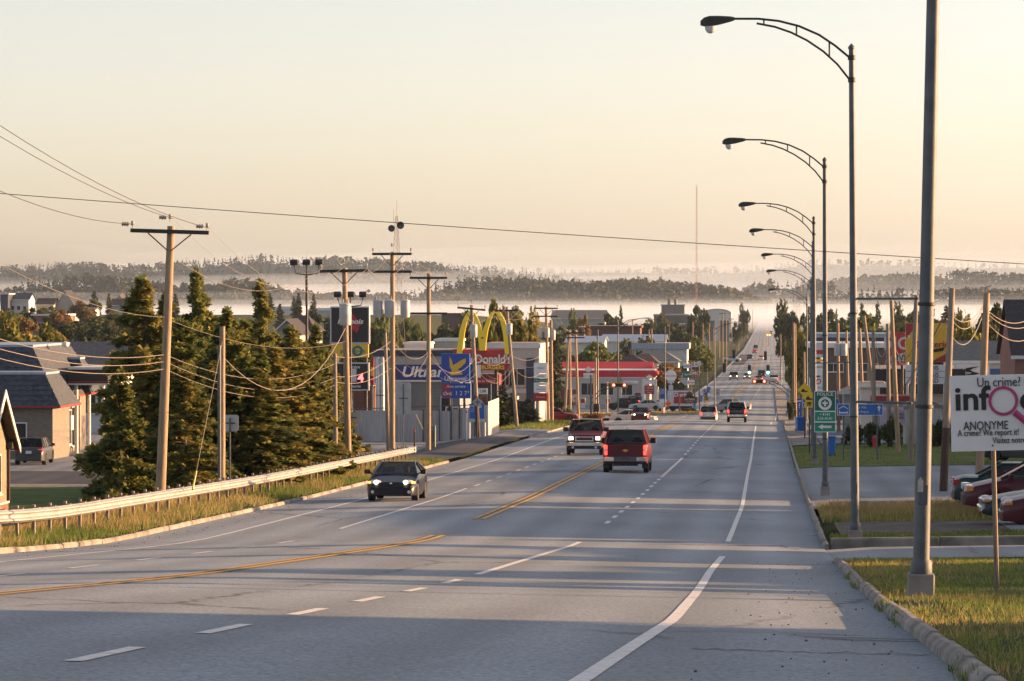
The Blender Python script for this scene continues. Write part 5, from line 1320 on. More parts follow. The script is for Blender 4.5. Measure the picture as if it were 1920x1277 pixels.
bld("building", "long low dark building with white eaves behind the right poles", 1520, 1735, 405, 14, 652, 'flat', None, W_dbrown, R_white, fas=.5, wins=[(-.6,.75,2.2,.9),(.0,.75,2.2,.9),(.5,.75,2.2,.9)])
bld("building", "upper dark roof behind the right lamp posts", 1530, 1710, 460, 12, 633, 'flat', None, W_navy, R_metal, fas=.5, fm=R_metal, wins=[(-.6,.7,2,.9),(.5,.7,2,.9)])
bld("kiosk", "small grey roofed kiosk right of the police sign", 1582, 1614, 262, 4, 734, 'hip', 724, W_grey, R_grey, wins=[(0,.6,.7,.7)], cat="kiosk")
bld("shed", "blue shed far behind the second lamp post", 1573, 1602, 1250, 14, 604, 'flat', None, R_metal, R_white, fas=.8)
bld("kiosk", "white annex beside the grey restaurant", 1615, 1650, 244, 5, 726, 'flat', None, W_white, R_gravel, fas=.3, cat="kiosk", wins=[(0,.6,.6,.8)])
r_, w_, h_ = bld("shed", "ribbed metal garden shed with grey gable roof by the hedge", 1700, 1768, 212, 3.2, 765, 'gy', 750, mat("shed_wall", (.30,.30,.29), .6, var=.05), R_gravel, over=.12, cat="shed", fm=R_gravel)
x0_, x1_ = -w_, w_
corr(-w_, w_, .0, h_-.02, -.06, M_corr, r_)
r_, w_, h_ = bld("awning_stand", "dark red awning roof beside the garden shed", 1646, 1698, 232, 3, 752, 'flat', None, W_grey, M_trimr, fas=.3, fm=M_trimr, cat="stand")
# unseen houses added on the right: spaced to throw long shadows over the road
def shade_house(lb, Y0, Y1, X0, H, rh, wm, rm):
    zb = G(X0, (Y0+Y1)/2)-.4; root = thing("house", lb, "house", (X0, Y0, zb)); d = Y1-Y0; dx = 9
    mb = MB(); mb.box(0,dx,0,d,0,H); mb.prism([(0,H),(dx,H),(dx/2,H+rh-.05)], 0, d); mb.build("wall", wm, root)
    rr = MB(); k = rh/(dx/2); o = .5
    for s in (-1, 1): rr.prism([(dx/2,H+rh),(dx/2+s*(dx/2+o),H-k*o),(dx/2+s*(dx/2+o),H-k*o+.16),(dx/2,H+rh+.16)], -o, d+o)
    rr.build("roof", rm, root)
    for z in (2.0,):
        y = 1.6
        while y < d-1: window(root, -.0, y, z, 1.0, 1.2, 'X', -1); y += 3
    door(root, 0, d*.5, .2, axis='X', out=-1)
HX = 33.0; sh = (HX+4.5+6)*math.tan(SUN_AZ)
SHADE = [(-22,27),(38.5,45),(51,60.5),(67.5,75.5),(87,108),(121.5,151),(153,178),(181,206),(208,232)]
LBH = ["white","grey","cream","tan","blue grey","brick","white and black","grey and brown","cream and slate"]
for i, (a, b) in enumerate(SHADE):
    shade_house("long %s house added unseen right of the road to shade it" % LBH[i], a+sh, b+sh, HX, (4.7,3.6,4.0,4.3,4.7,4.7,4.7,4.7,4.7)[i], (2.9,2.3,2.5,2.6,3.0,2.8,3.0,2.8,3.0)[i], (W_white,W_grey,W_cream,W_tan,W_blue,W_brick)[i % 6], (R_black,R_brown,R_slate)[i % 3])
# ------------------------------------------------------------------ vehicles
M_tyre = mat("tyre_rubber", (.02,.02,.02), .85, var=.2)
M_rim = mat("rim_alloy", (.45,.45,.46), .35, .8, var=.05)
M_chrome = mat("chrome", (.6,.6,.62), .2, .95, var=.05)
M_plate = mat("licence_plate", (.6,.62,.66), .5, var=.1, scale=30)
M_hl_on = mat("headlight_lit", (.9,.85,.7), .3, var=0, emit=(1,.80,.52), estr=3.6)
M_hl_off = mat("headlight_clear", (.55,.55,.55), .15, var=.1, scale=12, coat=.5)
M_amber = mat("amber_lens", (.6,.2,.02), .25, var=.05, coat=.5)
M_amber_on = mat("amber_lens_lit", (.8,.4,.05), .25, var=0, emit=(1,.45,.08), estr=.7)
M_tl = mat("tail_lens_red", (.35,.012,.012), .25, var=.1, coat=.5)
M_tl_on = mat("tail_lens_lit", (.6,.02,.02), .25, var=0, emit=(1,.05,.03), estr=1.3)
M_seat = mat("seat_fabric", (.05,.05,.055), .9, var=.1)
M_skin = mat("skin", (.42,.25,.17), .6, var=.05)
M_cloth = mat("dark_jacket", (.04,.045,.06), .9, var=.1)
M_hair = mat("dark_hair", (.03,.02,.015), .8, var=.2, scale=20)
def glass_mat():
    m = bpy.data.materials.new("car_glass"); m.use_nodes = True
    n = m.node_tree.nodes; l = m.node_tree.links; p = n["Principled BSDF"]
    p.inputs["Base Color"].default_value = (.012,.014,.015,1); p.inputs["Roughness"].default_value = .06
    t = n.new("ShaderNodeBsdfTransparent"); t.inputs[0].default_value = (.42,.47,.48,1)
    x = n.new("ShaderNodeMixShader"); x.inputs[0].default_value = .52
    l.new(p.outputs[0], x.inputs[1]); l.new(t.outputs[0], x.inputs[2]); l.new(x.outputs[0], n["Material Output"].inputs[0])
    return m
M_glass = glass_mat()
def paint(name, col, metal=.0): return mat("paint_"+name, col, .34, metal, var=.08, scale=2.5, coat=.12, spec=.28)
PA = {k: paint(k, v) for k, v in dict(red=(.105,.009,.016), darkred=(.06,.008,.012), navy=(.006,.006,.014), black=(.012,.012,.014), white=(.5,.5,.5), silver=(.24,.25,.26), green=(.008,.03,.03), dgreen=(.007,.02,.024), grey=(.055,.058,.062), blue=(.03,.06,.14), maroon=(.07,.01,.018)).items()}
WHEEL = {}
def wheel(root, x, y, r, w_=.22):
    k = (round(r,2), x > 0)
    if k not in WHEEL:
        s = 1 if x > 0 else -1
        a = MB(); a.lathe([(r*.62,-w_/2),(r*.94,-w_/2),(r,-w_/2+.04),(r,w_/2-.04),(r*.94,w_/2),(r*.62,w_/2)], seg=20, axis='X')
        t = a.build("tyre", M_tyre, smooth=True); td = t.data; bpy.data.objects.remove(t)
        b = MB(); b.lathe([(r*.63,-w_*.2),(r*.63,w_*.44*1),(r*.56,w_*.46),(r*.5,w_*.30),(r*.15,w_*.36),(r*.05,w_*.38)], seg=16, axis='X')
        for q in range(5):
            A_ = 2*math.pi*q/5; b.cbox((w_*.36, math.cos(A_)*r*.34, math.sin(A_)*r*.34), .05, r*.46, r*.14, rx=A_)
        if s < 0: b.v = [(-v[0], v[1], v[2]) for v in b.v]
        rm = b.build("rim", M_rim, smooth=True); rd = rm.data; bpy.data.objects.remove(rm)
        WHEEL[k] = (td, rd)
    td, rd = WHEEL[k]
    wobj = link("wheel", None, root, (x, y, r)); link("tyre", td, wobj); link("rim", rd, wobj)
def body_mesh(sp):
    L, W = sp['L'], sp['W']; top = sp['top']; gc = sp['gc']; r = sp['r']; ra = r*1.2; wy = sp['wy']
    ys = set(p[0] for p in top) | {-L/2, -L/2+.06, -L/2+.2, -L/2+.45, L/2-.45, L/2-.2, L/2-.06, L/2}
    for c in wy:
        for k in range(-6, 7): ys.add(round(c+ra*math.sin(k/6*math.pi/2)*.999, 4))
    ys = sorted(y for y in ys if -L/2-1e-6 <= y <= L/2+1e-6)
    te = sp.get('taper', .84)
    def wid(y):
        e = (abs(y)-(L/2-.55))/.55
        return W/2*(1-(1-te)*max(0, e)**2.2)
    rings = []
    for y in ys:
        zt = interp(top, y); w_ = wid(y); zs = gc
        e = max(0, (abs(y)-(L/2-.35))/.35); zs = gc+.07*e*e
        for c in wy:
            d = abs(y-c)
            if d < ra: zs = max(zs, r+math.sqrt(max(0, ra*ra-d*d))*.98)
        zs = min(zs, zt-.14); mid = zs+.5*(zt-zs)
        h = [(0,zs),(w_*.78,zs),(w_*.975,zs),(w_,mid),(w_*.975,zt-.10),(w_*.91,zt-.015),(w_*.55,zt+.025),(0,zt+.035)]
        rings.append([(x, y, z) for x, z in h] + [(-x, y, z) for x, z in reversed(h[1:-1])])
    n = len(rings[0]); mb = MB()
    mb.add([v for g in rings for v in g], [(i*n+k, i*n+(k+1)%n, (i+1)*n+(k+1)%n, (i+1)*n+k) for i in range(len(rings)-1) for k in range(n)]
           + [tuple(range(n)), tuple(reversed(range((len(rings)-1)*n, len(rings)*n)))])
    return mb
def car(name, label, cat, X, Y, rz, sp, col, lights=False, tail=False, z=None, mirrors=True, group=None, extra=None, roofcol=None, cut=0):
    pm = PA[col]; L, W = sp['L'], sp['W']
    z0 = road_z(X, Y) if z is None else z
    root = thing(name, label, cat, (X, Y, z0), rz, group)
    if abs(X-cc(Y)) < 10:   # stand on the slope
        sl = math.atan((zr(Y+1.5)-zr(Y-1.5))/3); root.rotation_euler[0] = sl*math.cos(rz)
    body_mesh(sp).build("body", pm, root, smooth=True)
    mb = MB(); mb.box(-W*.40, W*.40, -L*.44, L*.44, sp['gc']-.02, sp['gc']+.25); mb.build("underbody", M_black, root)
    for y in sp['wy']:
        for s in (-1, 1): wheel(root, s*(W/2-.125), y, sp['r'])
    # cabin
    (y0, zb0), (y1, zr1), (y2, zr2), (y3, zb3) = sp['cab']; wb, wr = W/2*sp.get('wb', .90), W/2*sp.get('wr', .72)
    P = {s: [Vector((s*wb, y0, zb0)), Vector((s*wr, y1, zr1)), Vector((s*wr, y2, zr2)), Vector((s*wb, y3, zb3))] for s in (-1, 1)}
    def pane(nm, q, push=.0):
        mb = MB(); mb.add(q, [tuple(range(len(q)))]); return mb.build(nm, M_glass, root, fix=False)
    pane("windshield", [P[-1][0], P[1][0], P[1][1], P[-1][1]])
    pane("rear_window", [P[1][3], P[-1][3], P[-1][2], P[1][2]])
    rm = PA[roofcol] if roofcol else pm
    for s in (-1, 1):
        q = [P[s][0], P[s][1], P[s][2], P[s][3]]
        if s < 0: q.reverse()
        pane("side_window", q)
    fr = MB(); zt = max(zr1, zr2)
    # roof: crowned grid
    nx, ny = 6, 5; vs = []
    for i in range(ny+1):
        t = i/ny; yy = y1+(y2-y1)*t; zz = zr1+(zr2-zr1)*t
        for j in range(nx+1):
            u = -1+2*j/nx; vs.append((u*wr*1.02, yy, zz+.035*(1-u*u)+.02*math.sin(math.pi*t)))
    fr.add(vs, [(i*(nx+1)+j, i*(nx+1)+j+1, (i+1)*(nx+1)+j+1, (i+1)*(nx+1)+j) for i in range(ny) for j in range(nx)])
    for s in (-1, 1):
        for a, b in ((0,1),(1,2),(2,3)): fr.tube([P[s][a], P[s][b]], .04 if a != 2 else .055, 5)
        for t in sp.get('bp', (.5,)):
            yb = y1+(y2-y1)*t; fr.tube([(s*(wb+.005), yb+.05, (zb0+zb3)/2-.02), (s*wr, yb, zr1)], .045, 5)
    fr.build("roof", rm, root, smooth=True)
    # seats
    st = MB()
    for s in (-1, 1):
        st.cbox((s*W*.21, y1+.55, (zb0+sp['gc'])/2+.25), W*.24, .14, .62, rx=-.12); st.cbox((s*W*.21, y1+.62, zb0+.12), W*.13, .09, .2)
    st.box(-W*.38, W*.38, y0+.1, y0+.35, zb0-.25, zb0-.02); st.build("seat", M_seat, root)
    # front
    f = -L/2; hw, hh, hx, hz = sp['hl']
    for s in (-1, 1):
        mb = MB()
        if sp.get('oval'):
            mb.lathe([(.02,-1),(.5,-.87),(.87,-.5),(1,0),(.87,.5),(.5,.87),(.02,1)], seg=14)
            mb.v = [(s*hx+x*hw/2+s*0*z, f+.16+y*.16+abs(x)*.05, hz+z*hh/2) for x, y, z in mb.v]
            h_ = mb.build("headlight", M_hl_off, root, smooth=True)
            if lights:
                mb = MB(); mb.lathe([(.07,-.03),(.07,.01)], (s*(hx-.06), f+.01, hz), 12, 'Y'); mb.build("bulb", M_hl_on, h_)
        else:
            mb.cbox((s*hx, f+.10, hz), hw, .2, hh, rz=-s*sp.get('hsl', .22)*1.0)
            h_ = mb.build("headlight", M_hl_off, root, bevel=.02)
            if lights:
                mb = MB(); mb.cbox((s*hx*.97, f-.004, hz+hh*.05), hw*.62, .03, hh*.6); mb.build("bulb", M_hl_on, h_, bevel=.01)
        mb = MB(); mb.cbox((s*(hx+hw*.42), f+.15, hz-hh*.05-sp.get('amb', 0)), hw*(.2 if sp.get('oval') else .35), .2, hh*(.45 if sp.get('oval') else .7), rz=-s*.35); mb.build("turn_signal", M_amber_on if lights else M_amber, root, bevel=.015)
    gw, gz0, gz1 = sp['gr']; mb = MB(); mb.box(-gw, gw, f-.012, f+.1, gz0, gz1); g_ = mb.build("grille", M_black, root, bevel=.015)
    if sp.get('chrome'):
        mb = MB()
        for a in (gz0, gz1): mb.box(-gw-.04, gw+.04, f-.03, f+.05, a-.03, a+.03)
        for s in (-1, 1): mb.box(s*gw-.03, s*gw+.03, f-.03, f+.05, gz0+.031, gz1-.031)
        mb.build("grille_trim", M_chrome, g_)
    bm, bz0, bz1 = sp['fb']; mb = MB(); q = W/2*sp.get('taper', .84)
    mb.prism([(-q-.06,f+.30),(-q+.02,f-.02),(-q*.6,f-.075),(q*.6,f-.075),(q-.02,f-.02),(q+.06,f+.30)], bz0, bz1, 'Z')
    mb.build("front_bumper", {'body':pm,'chrome':M_chrome,'black':M_black}[bm], root, bevel=.025)
    # rear
    e = L/2; bm, bz0, bz1 = sp['rb']
    mb = MB(); mb.prism([(-q-.06,e-.30),(-q+.02,e+.02),(-q*.6,e+.075),(q*.6,e+.075),(q-.02,e+.02),(q+.06,e-.30)], bz0, bz1, 'Z')
    mb.build("rear_bumper", {'body':pm,'chrome':M_chrome,'black':M_black}[bm], root, bevel=.025)
    tw, th, tx, tz = sp['tl']
    for s in (-1, 1):
        mb = MB(); mb.cbox((s*tx, e-.07, tz), tw, .2, th, rz=s*.2)
        t_ = mb.build("tail_light", M_tl_on if tail else M_tl, root, bevel=.015)
        mb = MB(); mb.cbox((s*tx, e-.045, tz), tw*.9, .2, th*.22, rz=s*.2); mb.build("reverse_lamp", M_hl_off, t_)
    mb = MB(); mb.box(-.16, .16, e+.02, e+.085, sp['pl']-.08, sp['pl']+.08); mb.build("licence_plate", M_plate, root)
    if mirrors:
        for s in (-1, 1):
            mb = MB(); mb.cbox((s*(W/2+.10), y0+.28, zb0+.08), sp.get('mw', .2), .12, sp.get('mh', .16), rz=s*.15); mb.tube([(s*wb, y0+.25, zb0+.02), (s*(W/2+.05), y0+.28, zb0+.06)], .03, 5)
            mb.build("wing_mirror", M_black if sp.get('chrome') else pm, root, bevel=.03)
    if extra: extra(root, sp)
    return root
SEDAN = dict(L=4.7, W=1.78, gc=.24, r=.31, wy=(-1.42,1.38), top=[(-2.35,.60),(-2.22,.70),(-1.6,.82),(-.85,.93),(0,.95),(1.45,1.0),(2.1,1.0),(2.3,.92),(2.35,.78)],
   cab=((-.95,.95),(-.15,1.40),(.85,1.41),(1.62,1.0)), hl=(.46,.16,.58,.66), oval=True, gr=(.36,.52,.66), fb=('body',.26,.52), rb=('body',.28,.60), tl=(.34,.18,.60,.84), pl=.55, bp=(.42,))
COUPE = dict(SEDAN, L=4.35, W=1.73, wy=(-1.28,1.22), top=[(-2.175,.52),(-2.05,.62),(-1.4,.76),(-.7,.90),(0,.93),(1.3,.98),(1.95,.96),(2.12,.86),(2.175,.7)],
   cab=((-1.0,.90),(.05,1.30),(.75,1.30),(1.75,.98)), hl=(.44,.17,.56,.655), oval=True, gr=(.30,.40,.47), fb=('body',.19,.50), wb=.9, wr=.66, bp=(.7,), mw=.2, mh=.15, gc=.2, hsl=.3)
PICK = dict(L=5.6, W=2.02, gc=.42, r=.39, wy=(-1.85,1.75), top=[(-2.8,1.0),(-2.7,1.08),(-1.9,1.2),(-1.05,1.30),(0,1.31),(1,1.30),(2.7,1.28),(2.8,1.22)],
   cab=((-1.2,1.30),(-.55,1.88),(.75,1.90),(1.0,1.30)), hl=(.36,.26,.74,.92), gr=(.46,.80,1.0), chrome=True, fb=('chrome',.52,.72), rb=('chrome',.52,.72), tl=(.13,.44,.87,1.02), pl=.64, taper=.93, wb=.93, wr=.76, mw=.26, mh=.24, hsl=.1, bp=(.5,), amb=.12)
CAPPED = dict(PICK, cab=((-1.2,1.30),(-.55,1.90),(2.42,1.90),(2.74,1.28)), bp=(.32,.42), wr=.74)
VAN = dict(L=5.0, W=1.90, gc=.26, r=.33, wy=(-1.55,1.45), top=[(-2.5,.72),(-2.38,.84),(-1.7,1.0),(-1.2,1.1),(0,1.12),(2.3,1.12),(2.45,1.05),(2.5,.9)],
   cab=((-1.45,1.08),(-.25,1.72),(1.95,1.74),(2.4,1.12)), hl=(.46,.2,.62,.80), gr=(.34,.66,.82), fb=('black',.30,.62), rb=('body',.32,.66), tl=(.2,.5,.80,1.1), pl=.8, bp=(.33,.66), wr=.78)
WAGON = dict(SEDAN, L=4.55, W=1.78, top=[(-2.27,.66),(-2.15,.78),(-1.5,.9),(-.9,.98),(0,1.0),(2.1,1.02),(2.25,.95),(2.27,.8)], cab=((-1.0,1.0),(-.3,1.48),(1.5,1.5),(2.12,1.02)), tl=(.26,.26,.66,.92), pl=.76, bp=(.35,.72))
SUV = dict(WAGON, L=4.6, W=1.86, gc=.34, r=.36, top=[(-2.3,.85),(-2.18,.98),(-1.2,1.06),(0,1.1),(2.2,1.12),(2.3,1.0)], cab=((-1.1,1.08),(-.5,1.70),(1.85,1.72),(2.22,1.12)), hl=(.34,.2,.66,.86), gr=(.38,.76,.95), fb=('black',.42,.66), rb=('black',.42,.66), tl=(.2,.3,.74,1.0), pl=.82, wb=.93, wr=.8)

def ex_gmc(root, sp):
    f = -sp['L']/2
    txt("GMC", .17, (0, f-.03, .94), mat("badge_red", (.35,.02,.02), .4, var=0), root, "badge", .02, sx=1.5)
    mb = MB(); mb.box(-.9, .9, f+.0, f+.2, .36, .518); mb.build("air_dam", M_black, root)
    for s in (-1, 1):
        mb = MB(); mb.lathe([(.07,-.02),(.07,.02)], (s*.62, f-.02, .45), 10, 'Y'); mb.build("fog_lamp", M_hl_off, root)
def ex_silv(root, sp):
    e = sp['L']/2; g = mat("badge_gold", (.55,.36,.08), .35, .6, var=0)
    b = MB(); b.cbox((0, e+.012, 1.0), .24, .02, .055); b.prism([(-.05,.94),(.03,.94),(.05,1.06),(-.03,1.06)], e+.003, e+.03); b.build("badge", g, root)
    mb = MB(); mb.box(-.1,.1,e-.02,e+.02,1.10,1.17); mb.build("tailgate_handle", M_black, root)
    mb = MB(); mb.box(-.5,.5,e+.02,e+.09,.52,.725); mb.build("bumper_step", mat("grey_plastic", (.09,.10,.11), .7, var=.1), root)
    mb = MB(); mb.box(-.55,.55,e-.5,e-.1,.32,.52); mb.tube([(-.02,e-.1,.40),(0,e+.16,.42)], .04, 6); mb.build("hitch", M_black, root)
    mb = MB(); mb.tube([(0,.7,1.86),(0,.72,1.98)], .03, 5); mb.build("aerial", M_black, root)
    txt("FJP91E", .11, (0, e+.092, .64), M_black, root, "plate_number", rz=math.pi)
    mb = MB()
    for s in (-1, 1): mb.box(s*.86-.14, s*.86+.14, 2.2, 2.24, .2, .62)
    mb.build("mud_flap", M_black, root)
def ex_coupe(root, sp):
    f = -sp['L']/2
    for s in (-1, 1):
        mb = MB(); mb.lathe([(.055,-.02),(.055,.02)], (s*.62, f-.03, .33), 10, 'Y'); mb.build("fog_lamp", M_hl_off, root)
    mb = MB(); mb.box(-.5,.5,f-.06,f+.1,.22,.34); mb.build("air_intake", M_black, root)
    mb = MB(); mb.lathe([(.05,-.01),(.05,.012)], (0, f+.06, .60), 10, 'Y'); mb.build("badge", M_chrome, root)
drv = None
car("coupe", "dark navy coupe with lit headlights coming uphill past the guard rail", "car", -12.75, 119, 0, COUPE, 'navy', True, extra=ex_coupe)
car("pickup_truck", "red pickup with chrome bumper and lit headlights coming uphill", "pickup", -9.85, 189, 0, PICK, 'red', True, extra=ex_gmc)
car("pickup_truck", "red pickup with matching bed cap seen from behind", "pickup", -6.25, 155, math.pi, CAPPED, 'red', tail=True, extra=ex_silv)
def ex_bronco(root, sp):
    txt("CHEVROLET", .2, (0, sp['L']/2+.03, .98), mat("badge_grey", (.3,.3,.3), .5, var=0), root, "badge", rz=math.pi)
car("pickup_truck", "black pickup with white bed cap driving away on the crest", "pickup", -2.75, 309, math.pi, dict(CAPPED, L=4.9, W=1.75, wy=(-1.6,1.4), top=[(-2.45,1.0),(-2.3,1.12),(-1,1.2),(2.35,1.22),(2.45,1.15)], cab=((-1.1,1.2),(-.5,1.78),(2.0,1.8),(2.4,1.22)), tl=(.14,.3,.74,.98)), 'black', tail=True, roofcol='white', extra=ex_bronco)
car("suv", "white suv with brake lights just below the crest", "car", -6.1, 358, math.pi, SUV, 'white', tail=True)
car("sedan", "dark sedan with bright headlights rising over the crest", "car", -12.3, 336, 0, SEDAN, 'maroon', True)
car("sedan", "white car half hidden by the crest beside the dark sedan", "car", XW(1188,352), 352, R(80), SEDAN, 'white')
car("pickup_truck", "silver pickup turning at the traffic island", "pickup", XW(1369,470), 470, R(-118), PICK, 'silver')
zz = lambda px, Y: G(XW(px, Y), Y)+.06
car("sedan", "white sedan parked side-on before the gas station", "car", XW(1211,490), 490, R(-90), SEDAN, 'white', z=zz(1211,490))
car("suv", "black suv parked left of the white sedan at the gas station", "car", XW(1168,500), 500, R(-80), SUV, 'black', z=zz(1168,500))
car("suv", "blue suv at the pumps behind the black one", "car", XW(1194,522), 522, R(170), SUV, 'blue', z=zz(1194,522), tail=True)
car("sedan", "red car half hidden behind the transformer poles", "car", XW(1038,332), 332, R(100), SEDAN, 'red', z=zz(1038,332))
car("wagon", "dark grey wagon parked before the mansard building", "car", XW(64,197), 197, R(184), WAGON, 'grey', z=G(-41,197)+.03)
# far traffic
def far(nm, lb, px, Y, rz, sp, col, l=False, t=False):
    car(nm, lb, "car" if nm != "pickup_truck" else "pickup", XW(px, Y), Y, rz, sp, col, l, t, z=road_z(XW(px, Y), Y), mirrors=False)
far("pickup_truck","far pickup with four headlights glowing on the left lanes",1376,790,0,PICK,'darkred',True)
far("sedan","far pale car with headlights beside the four light pickup",1401,800,0,SEDAN,'silver',True)
far("suv","far dark suv under the right green signal",1428,830,math.pi,SUV,'grey')
far("sedan","far car with red lights behind the second red signal",1423,760,math.pi,SEDAN,'silver',False,True)
far("pickup_truck","far dark pickup with red lights near the white tube arm",1451,745,math.pi,PICK,'black',False,True)
far("suv","far grey suv in the middle of the street",1406,1130,0,SUV,'grey')
far("sedan","far white car heading away right of the grey suv",1427,1120,math.pi,SEDAN,'white',False,True)
far("sedan","far dark red car in mid street",1415,1300,math.pi,SEDAN,'darkred',False,True)
far("suv","far black suv ahead of the dark red car",1417,1450,math.pi,SUV,'black')
far("pickup_truck","far white pickup crossing at the left kerb",1372,1090,R(80),PICK,'white')
far("sedan","tiny far car with lit headlights near the road end",1446,2000,0,SUV,'black',True)
# parked at the side street
zp = lambda X, Y: G(X, Y)+.006
def park(nm, lb, cat, px, Y, L, rz, sp, col, dirx):
    X = XW(px, Y) + L/2
    car(nm, lb, cat, X, Y, rz, sp, col, z=zp(X, Y))
park("sedan","dark green sedan parked with its tail towards the road","car",1789,111,4.7,R(-90)+math.pi,SEDAN,'green',1)
park("minivan","burgundy minivan with dark lower bumper parked nose to the road","car",1808,105,5.0,R(-90),VAN,'maroon',1)
park("sedan","dark green sedan with chrome nose beside the burgundy minivan","car",1839,97.5,5.0,R(-90),dict(SEDAN, L=5.0, W=1.86, chrome=True, fb=('chrome',.34,.50)),'dgreen',1)
park("sedan","burgundy car with silver bumper strip nearest the info sign","car",1875,92.5,4.8,R(-90),dict(SEDAN, top=[(-2.35,.66),(-2.2,.8),(-1.6,.93),(-.85,1.0),(0,1.02),(1.45,1.04),(2.1,1.0),(2.35,.78)], cab=((-.95,1.02),(-.15,1.47),(.85,1.48),(1.62,1.04)), hl=(.4,.2,.6,.74)),'maroon',1)
car("sedan","dark car at the far right beyond the info sign","car",XW(1925,172),172,R(70),SEDAN,'grey',z=zp(13,172))
# driver of the coupe: one continuous figure from head to lap
mb = MB()
rgs = [(0,.0),(.10,.02),(.19,.12),(.205,.30),(.20,.42),(.12,.475),(.058,.50),(.055,.545),(.07,.575),(.088,.62),(.092,.68),(.086,.73),(.06,.775),(.0,.79)]
mb.lathe([(max(r_,.002), z_) for r_, z_ in rgs], seg=14)
mb.v = [(x*(1.12 if z < .48 else .86), y*(.62 if z < .48 else 1.0), z) for x, y, z in mb.v]
for s in (-1, 1): mb.tube([(s*.2,-.02,.40),(s*.26,-.14,.22),(s*.17,-.36,.26)], [.058,.048,.036], 8)
mb.cbox((0,-.098,.655), .028, .04, .05)
for s in (-1, 1): mb.cbox((s*.085,.0,.66), .02, .04, .06)
pz = road_z(-12.75, 119)
o = mb.build("person", None, smooth=True, loc=(-12.75+.36, 119-.1, pz+.42))
me = o.data; me.materials.clear(); me.materials.append(M_cloth); me.materials.append(M_skin)
for p_ in me.polygons: p_.material_index = 1 if p_.center.z > .49 else 0
tag(o, "driver in a dark jacket behind the wheel of the navy coupe", "person")
hb = MB(); hb.lathe([(.093,.66),(.098,.70),(.09,.755),(.055,.80),(.005,.812)], seg=12); hb.v = [(x*.9, y*1.02+.018, z) for x, y, z in hb.v]
hb.build("hair", M_hair, o, smooth=True)
# ------------------------------------------------------------------ signs and small things
S_white = mat("sign_white", (.74,.75,.77), .5, var=.03); S_black = mat("sign_black", (.014,.013,.016), .4, var=.1); S_green = mat("sign_green", (.0,.25,.14), .45, var=.04); S_greend = mat("sign_green_dark", (.0,.12,.07), .45, var=.04)
S_blue = mat("sign_blue", (.012,.13,.46), .45, var=.05); S_blued = mat("sign_royal_blue", (.015,.07,.36), .4, var=.05); S_yel = mat("sign_yellow", (.8,.5,.02), .45, var=.04); S_gold = mat("sign_gold", (.72,.44,.04), .45, var=.08)
S_red = mat("sign_red", (.38,.022,.035), .4, var=.05); S_arch = mat("arch_yellow", (.95,.68,.03), .4, var=.03); S_orange = mat("sign_orange", (.85,.16,.03), .5, var=.03); S_teal = mat("sign_teal", (.02,.16,.15), .5, var=.05); S_pink = mat("magnifier_pink", (.42,.04,.17), .4, var=.04)
S_brown = mat("sign_brown", (.11,.05,.025), .6, var=.2); S_lite = mat("sign_grey_white", (.5,.5,.52), .5, var=.06)
def board(par, x0, x1, z0, z1, y, m, name="panel", t=.08, rim=None, rw=.05):
    mb = MB(); mb.box(x0, x1, y, y+t, z0, z1); o = mb.build(name, m, par)
    if rim:
        mb = MB()
        for a, b, c, d in ((x0-rw,x1+rw,z1,z1+rw),(x0-rw,x1+rw,z0-rw,z0),(x0-rw,x0,z0+.001,z1-.001),(x1,x1+rw,z0+.001,z1-.001)): mb.box(a,b,y-.03,y+t+.02,c,d)
        mb.build("frame", rim, o)
    return o
def post(par, x, z1, r=.05, m=None, y=.06, z0=-.4):
    mb = MB(); mb.tube([(x,y,z0),(x,y,z1)], r, 8); return mb.build("post", m or M_galv, par)
def sign_at(name, lb, px, Y, cat="sign"):
    X = XW(px, Y); g = G(X, Y); r_ = thing(name, lb, cat, (X, Y, g))
    return r_, (lambda p: XW(p, Y)-X), (lambda q: ZW(q, Y, px)-g)
def disc(par, x, z, r, y, m, name, r_in=0, seg=32):
    mb = MB()
    if r_in:
        vs = []
        for k in range(seg):
            t = 2*math.pi*k/seg
            for rr in (r_in, r):
                for yy in (y-.012, y): vs.append((x+rr*math.cos(t), yy, z+rr*math.sin(t)))
        fs = []
        for k in range(seg):
            a, b = 4*k, 4*((k+1)%seg); fs += [(a,a+2,b+2,b),(a+1,b+1,b+3,a+3),(a+2,a+3,b+3,b+2),(a,b,b+1,a+1)]
        mb.add(vs, fs)
    else: mb.lathe([(r,-.012),(r,0)], (x,y,z), seg, 'Y')
    return mb.build(name, m, par)
# info-crime board, tilted a little
r, PX, PZ = sign_at("info_sign", "white tilted crime hotline board on thin posts by the near lawn", 1868, 48.5)
r.rotation_euler[1] = R(-1.6); s = F/48.5
z0, z1 = PZ(845), PZ(703); x0 = PX(1792); x1 = x0+2.44
board(r, x0, x1, z0, z1, -.02, S_white, t=.035)
for x in (0.02, 1.5):
    p_ = post(r, x, z1-.1, .034, mat("post_brown_steel", (.17,.14,.11), .6, .3, var=.2), .06, -.3)
cx = (x0+x1)/2
SER = 'letters'
txt("Un crime? Ici", .185, (PX(1842), -.03, PZ(717)), M_letk, r, align='LEFT', sx=.80)
txt("inf", .46, (PX(1799), -.03, PZ(748)), M_letk, r, align='LEFT', bold=.022, sx=1.06)
disc(r, PX(1891), PZ(752), .205, -.026, S_pink, "magnifier_ring", .165)
mb = MB(); a, b = Vector((PX(1891)+.15,-.035,PZ(752)-.16)), Vector((PX(1891)+.42,-.035,PZ(752)-.40)); mb.tube([a, b], .045, 8); mb.build("magnifier_handle", S_pink, r)
txt("crime", .46, (PX(1921), -.03, PZ(750)), M_letk, r, align='LEFT', bold=.022)
txt("ANONYME", .17, (PX(1815), -.03, PZ(798)), M_letk, r, align='LEFT', sx=.74)
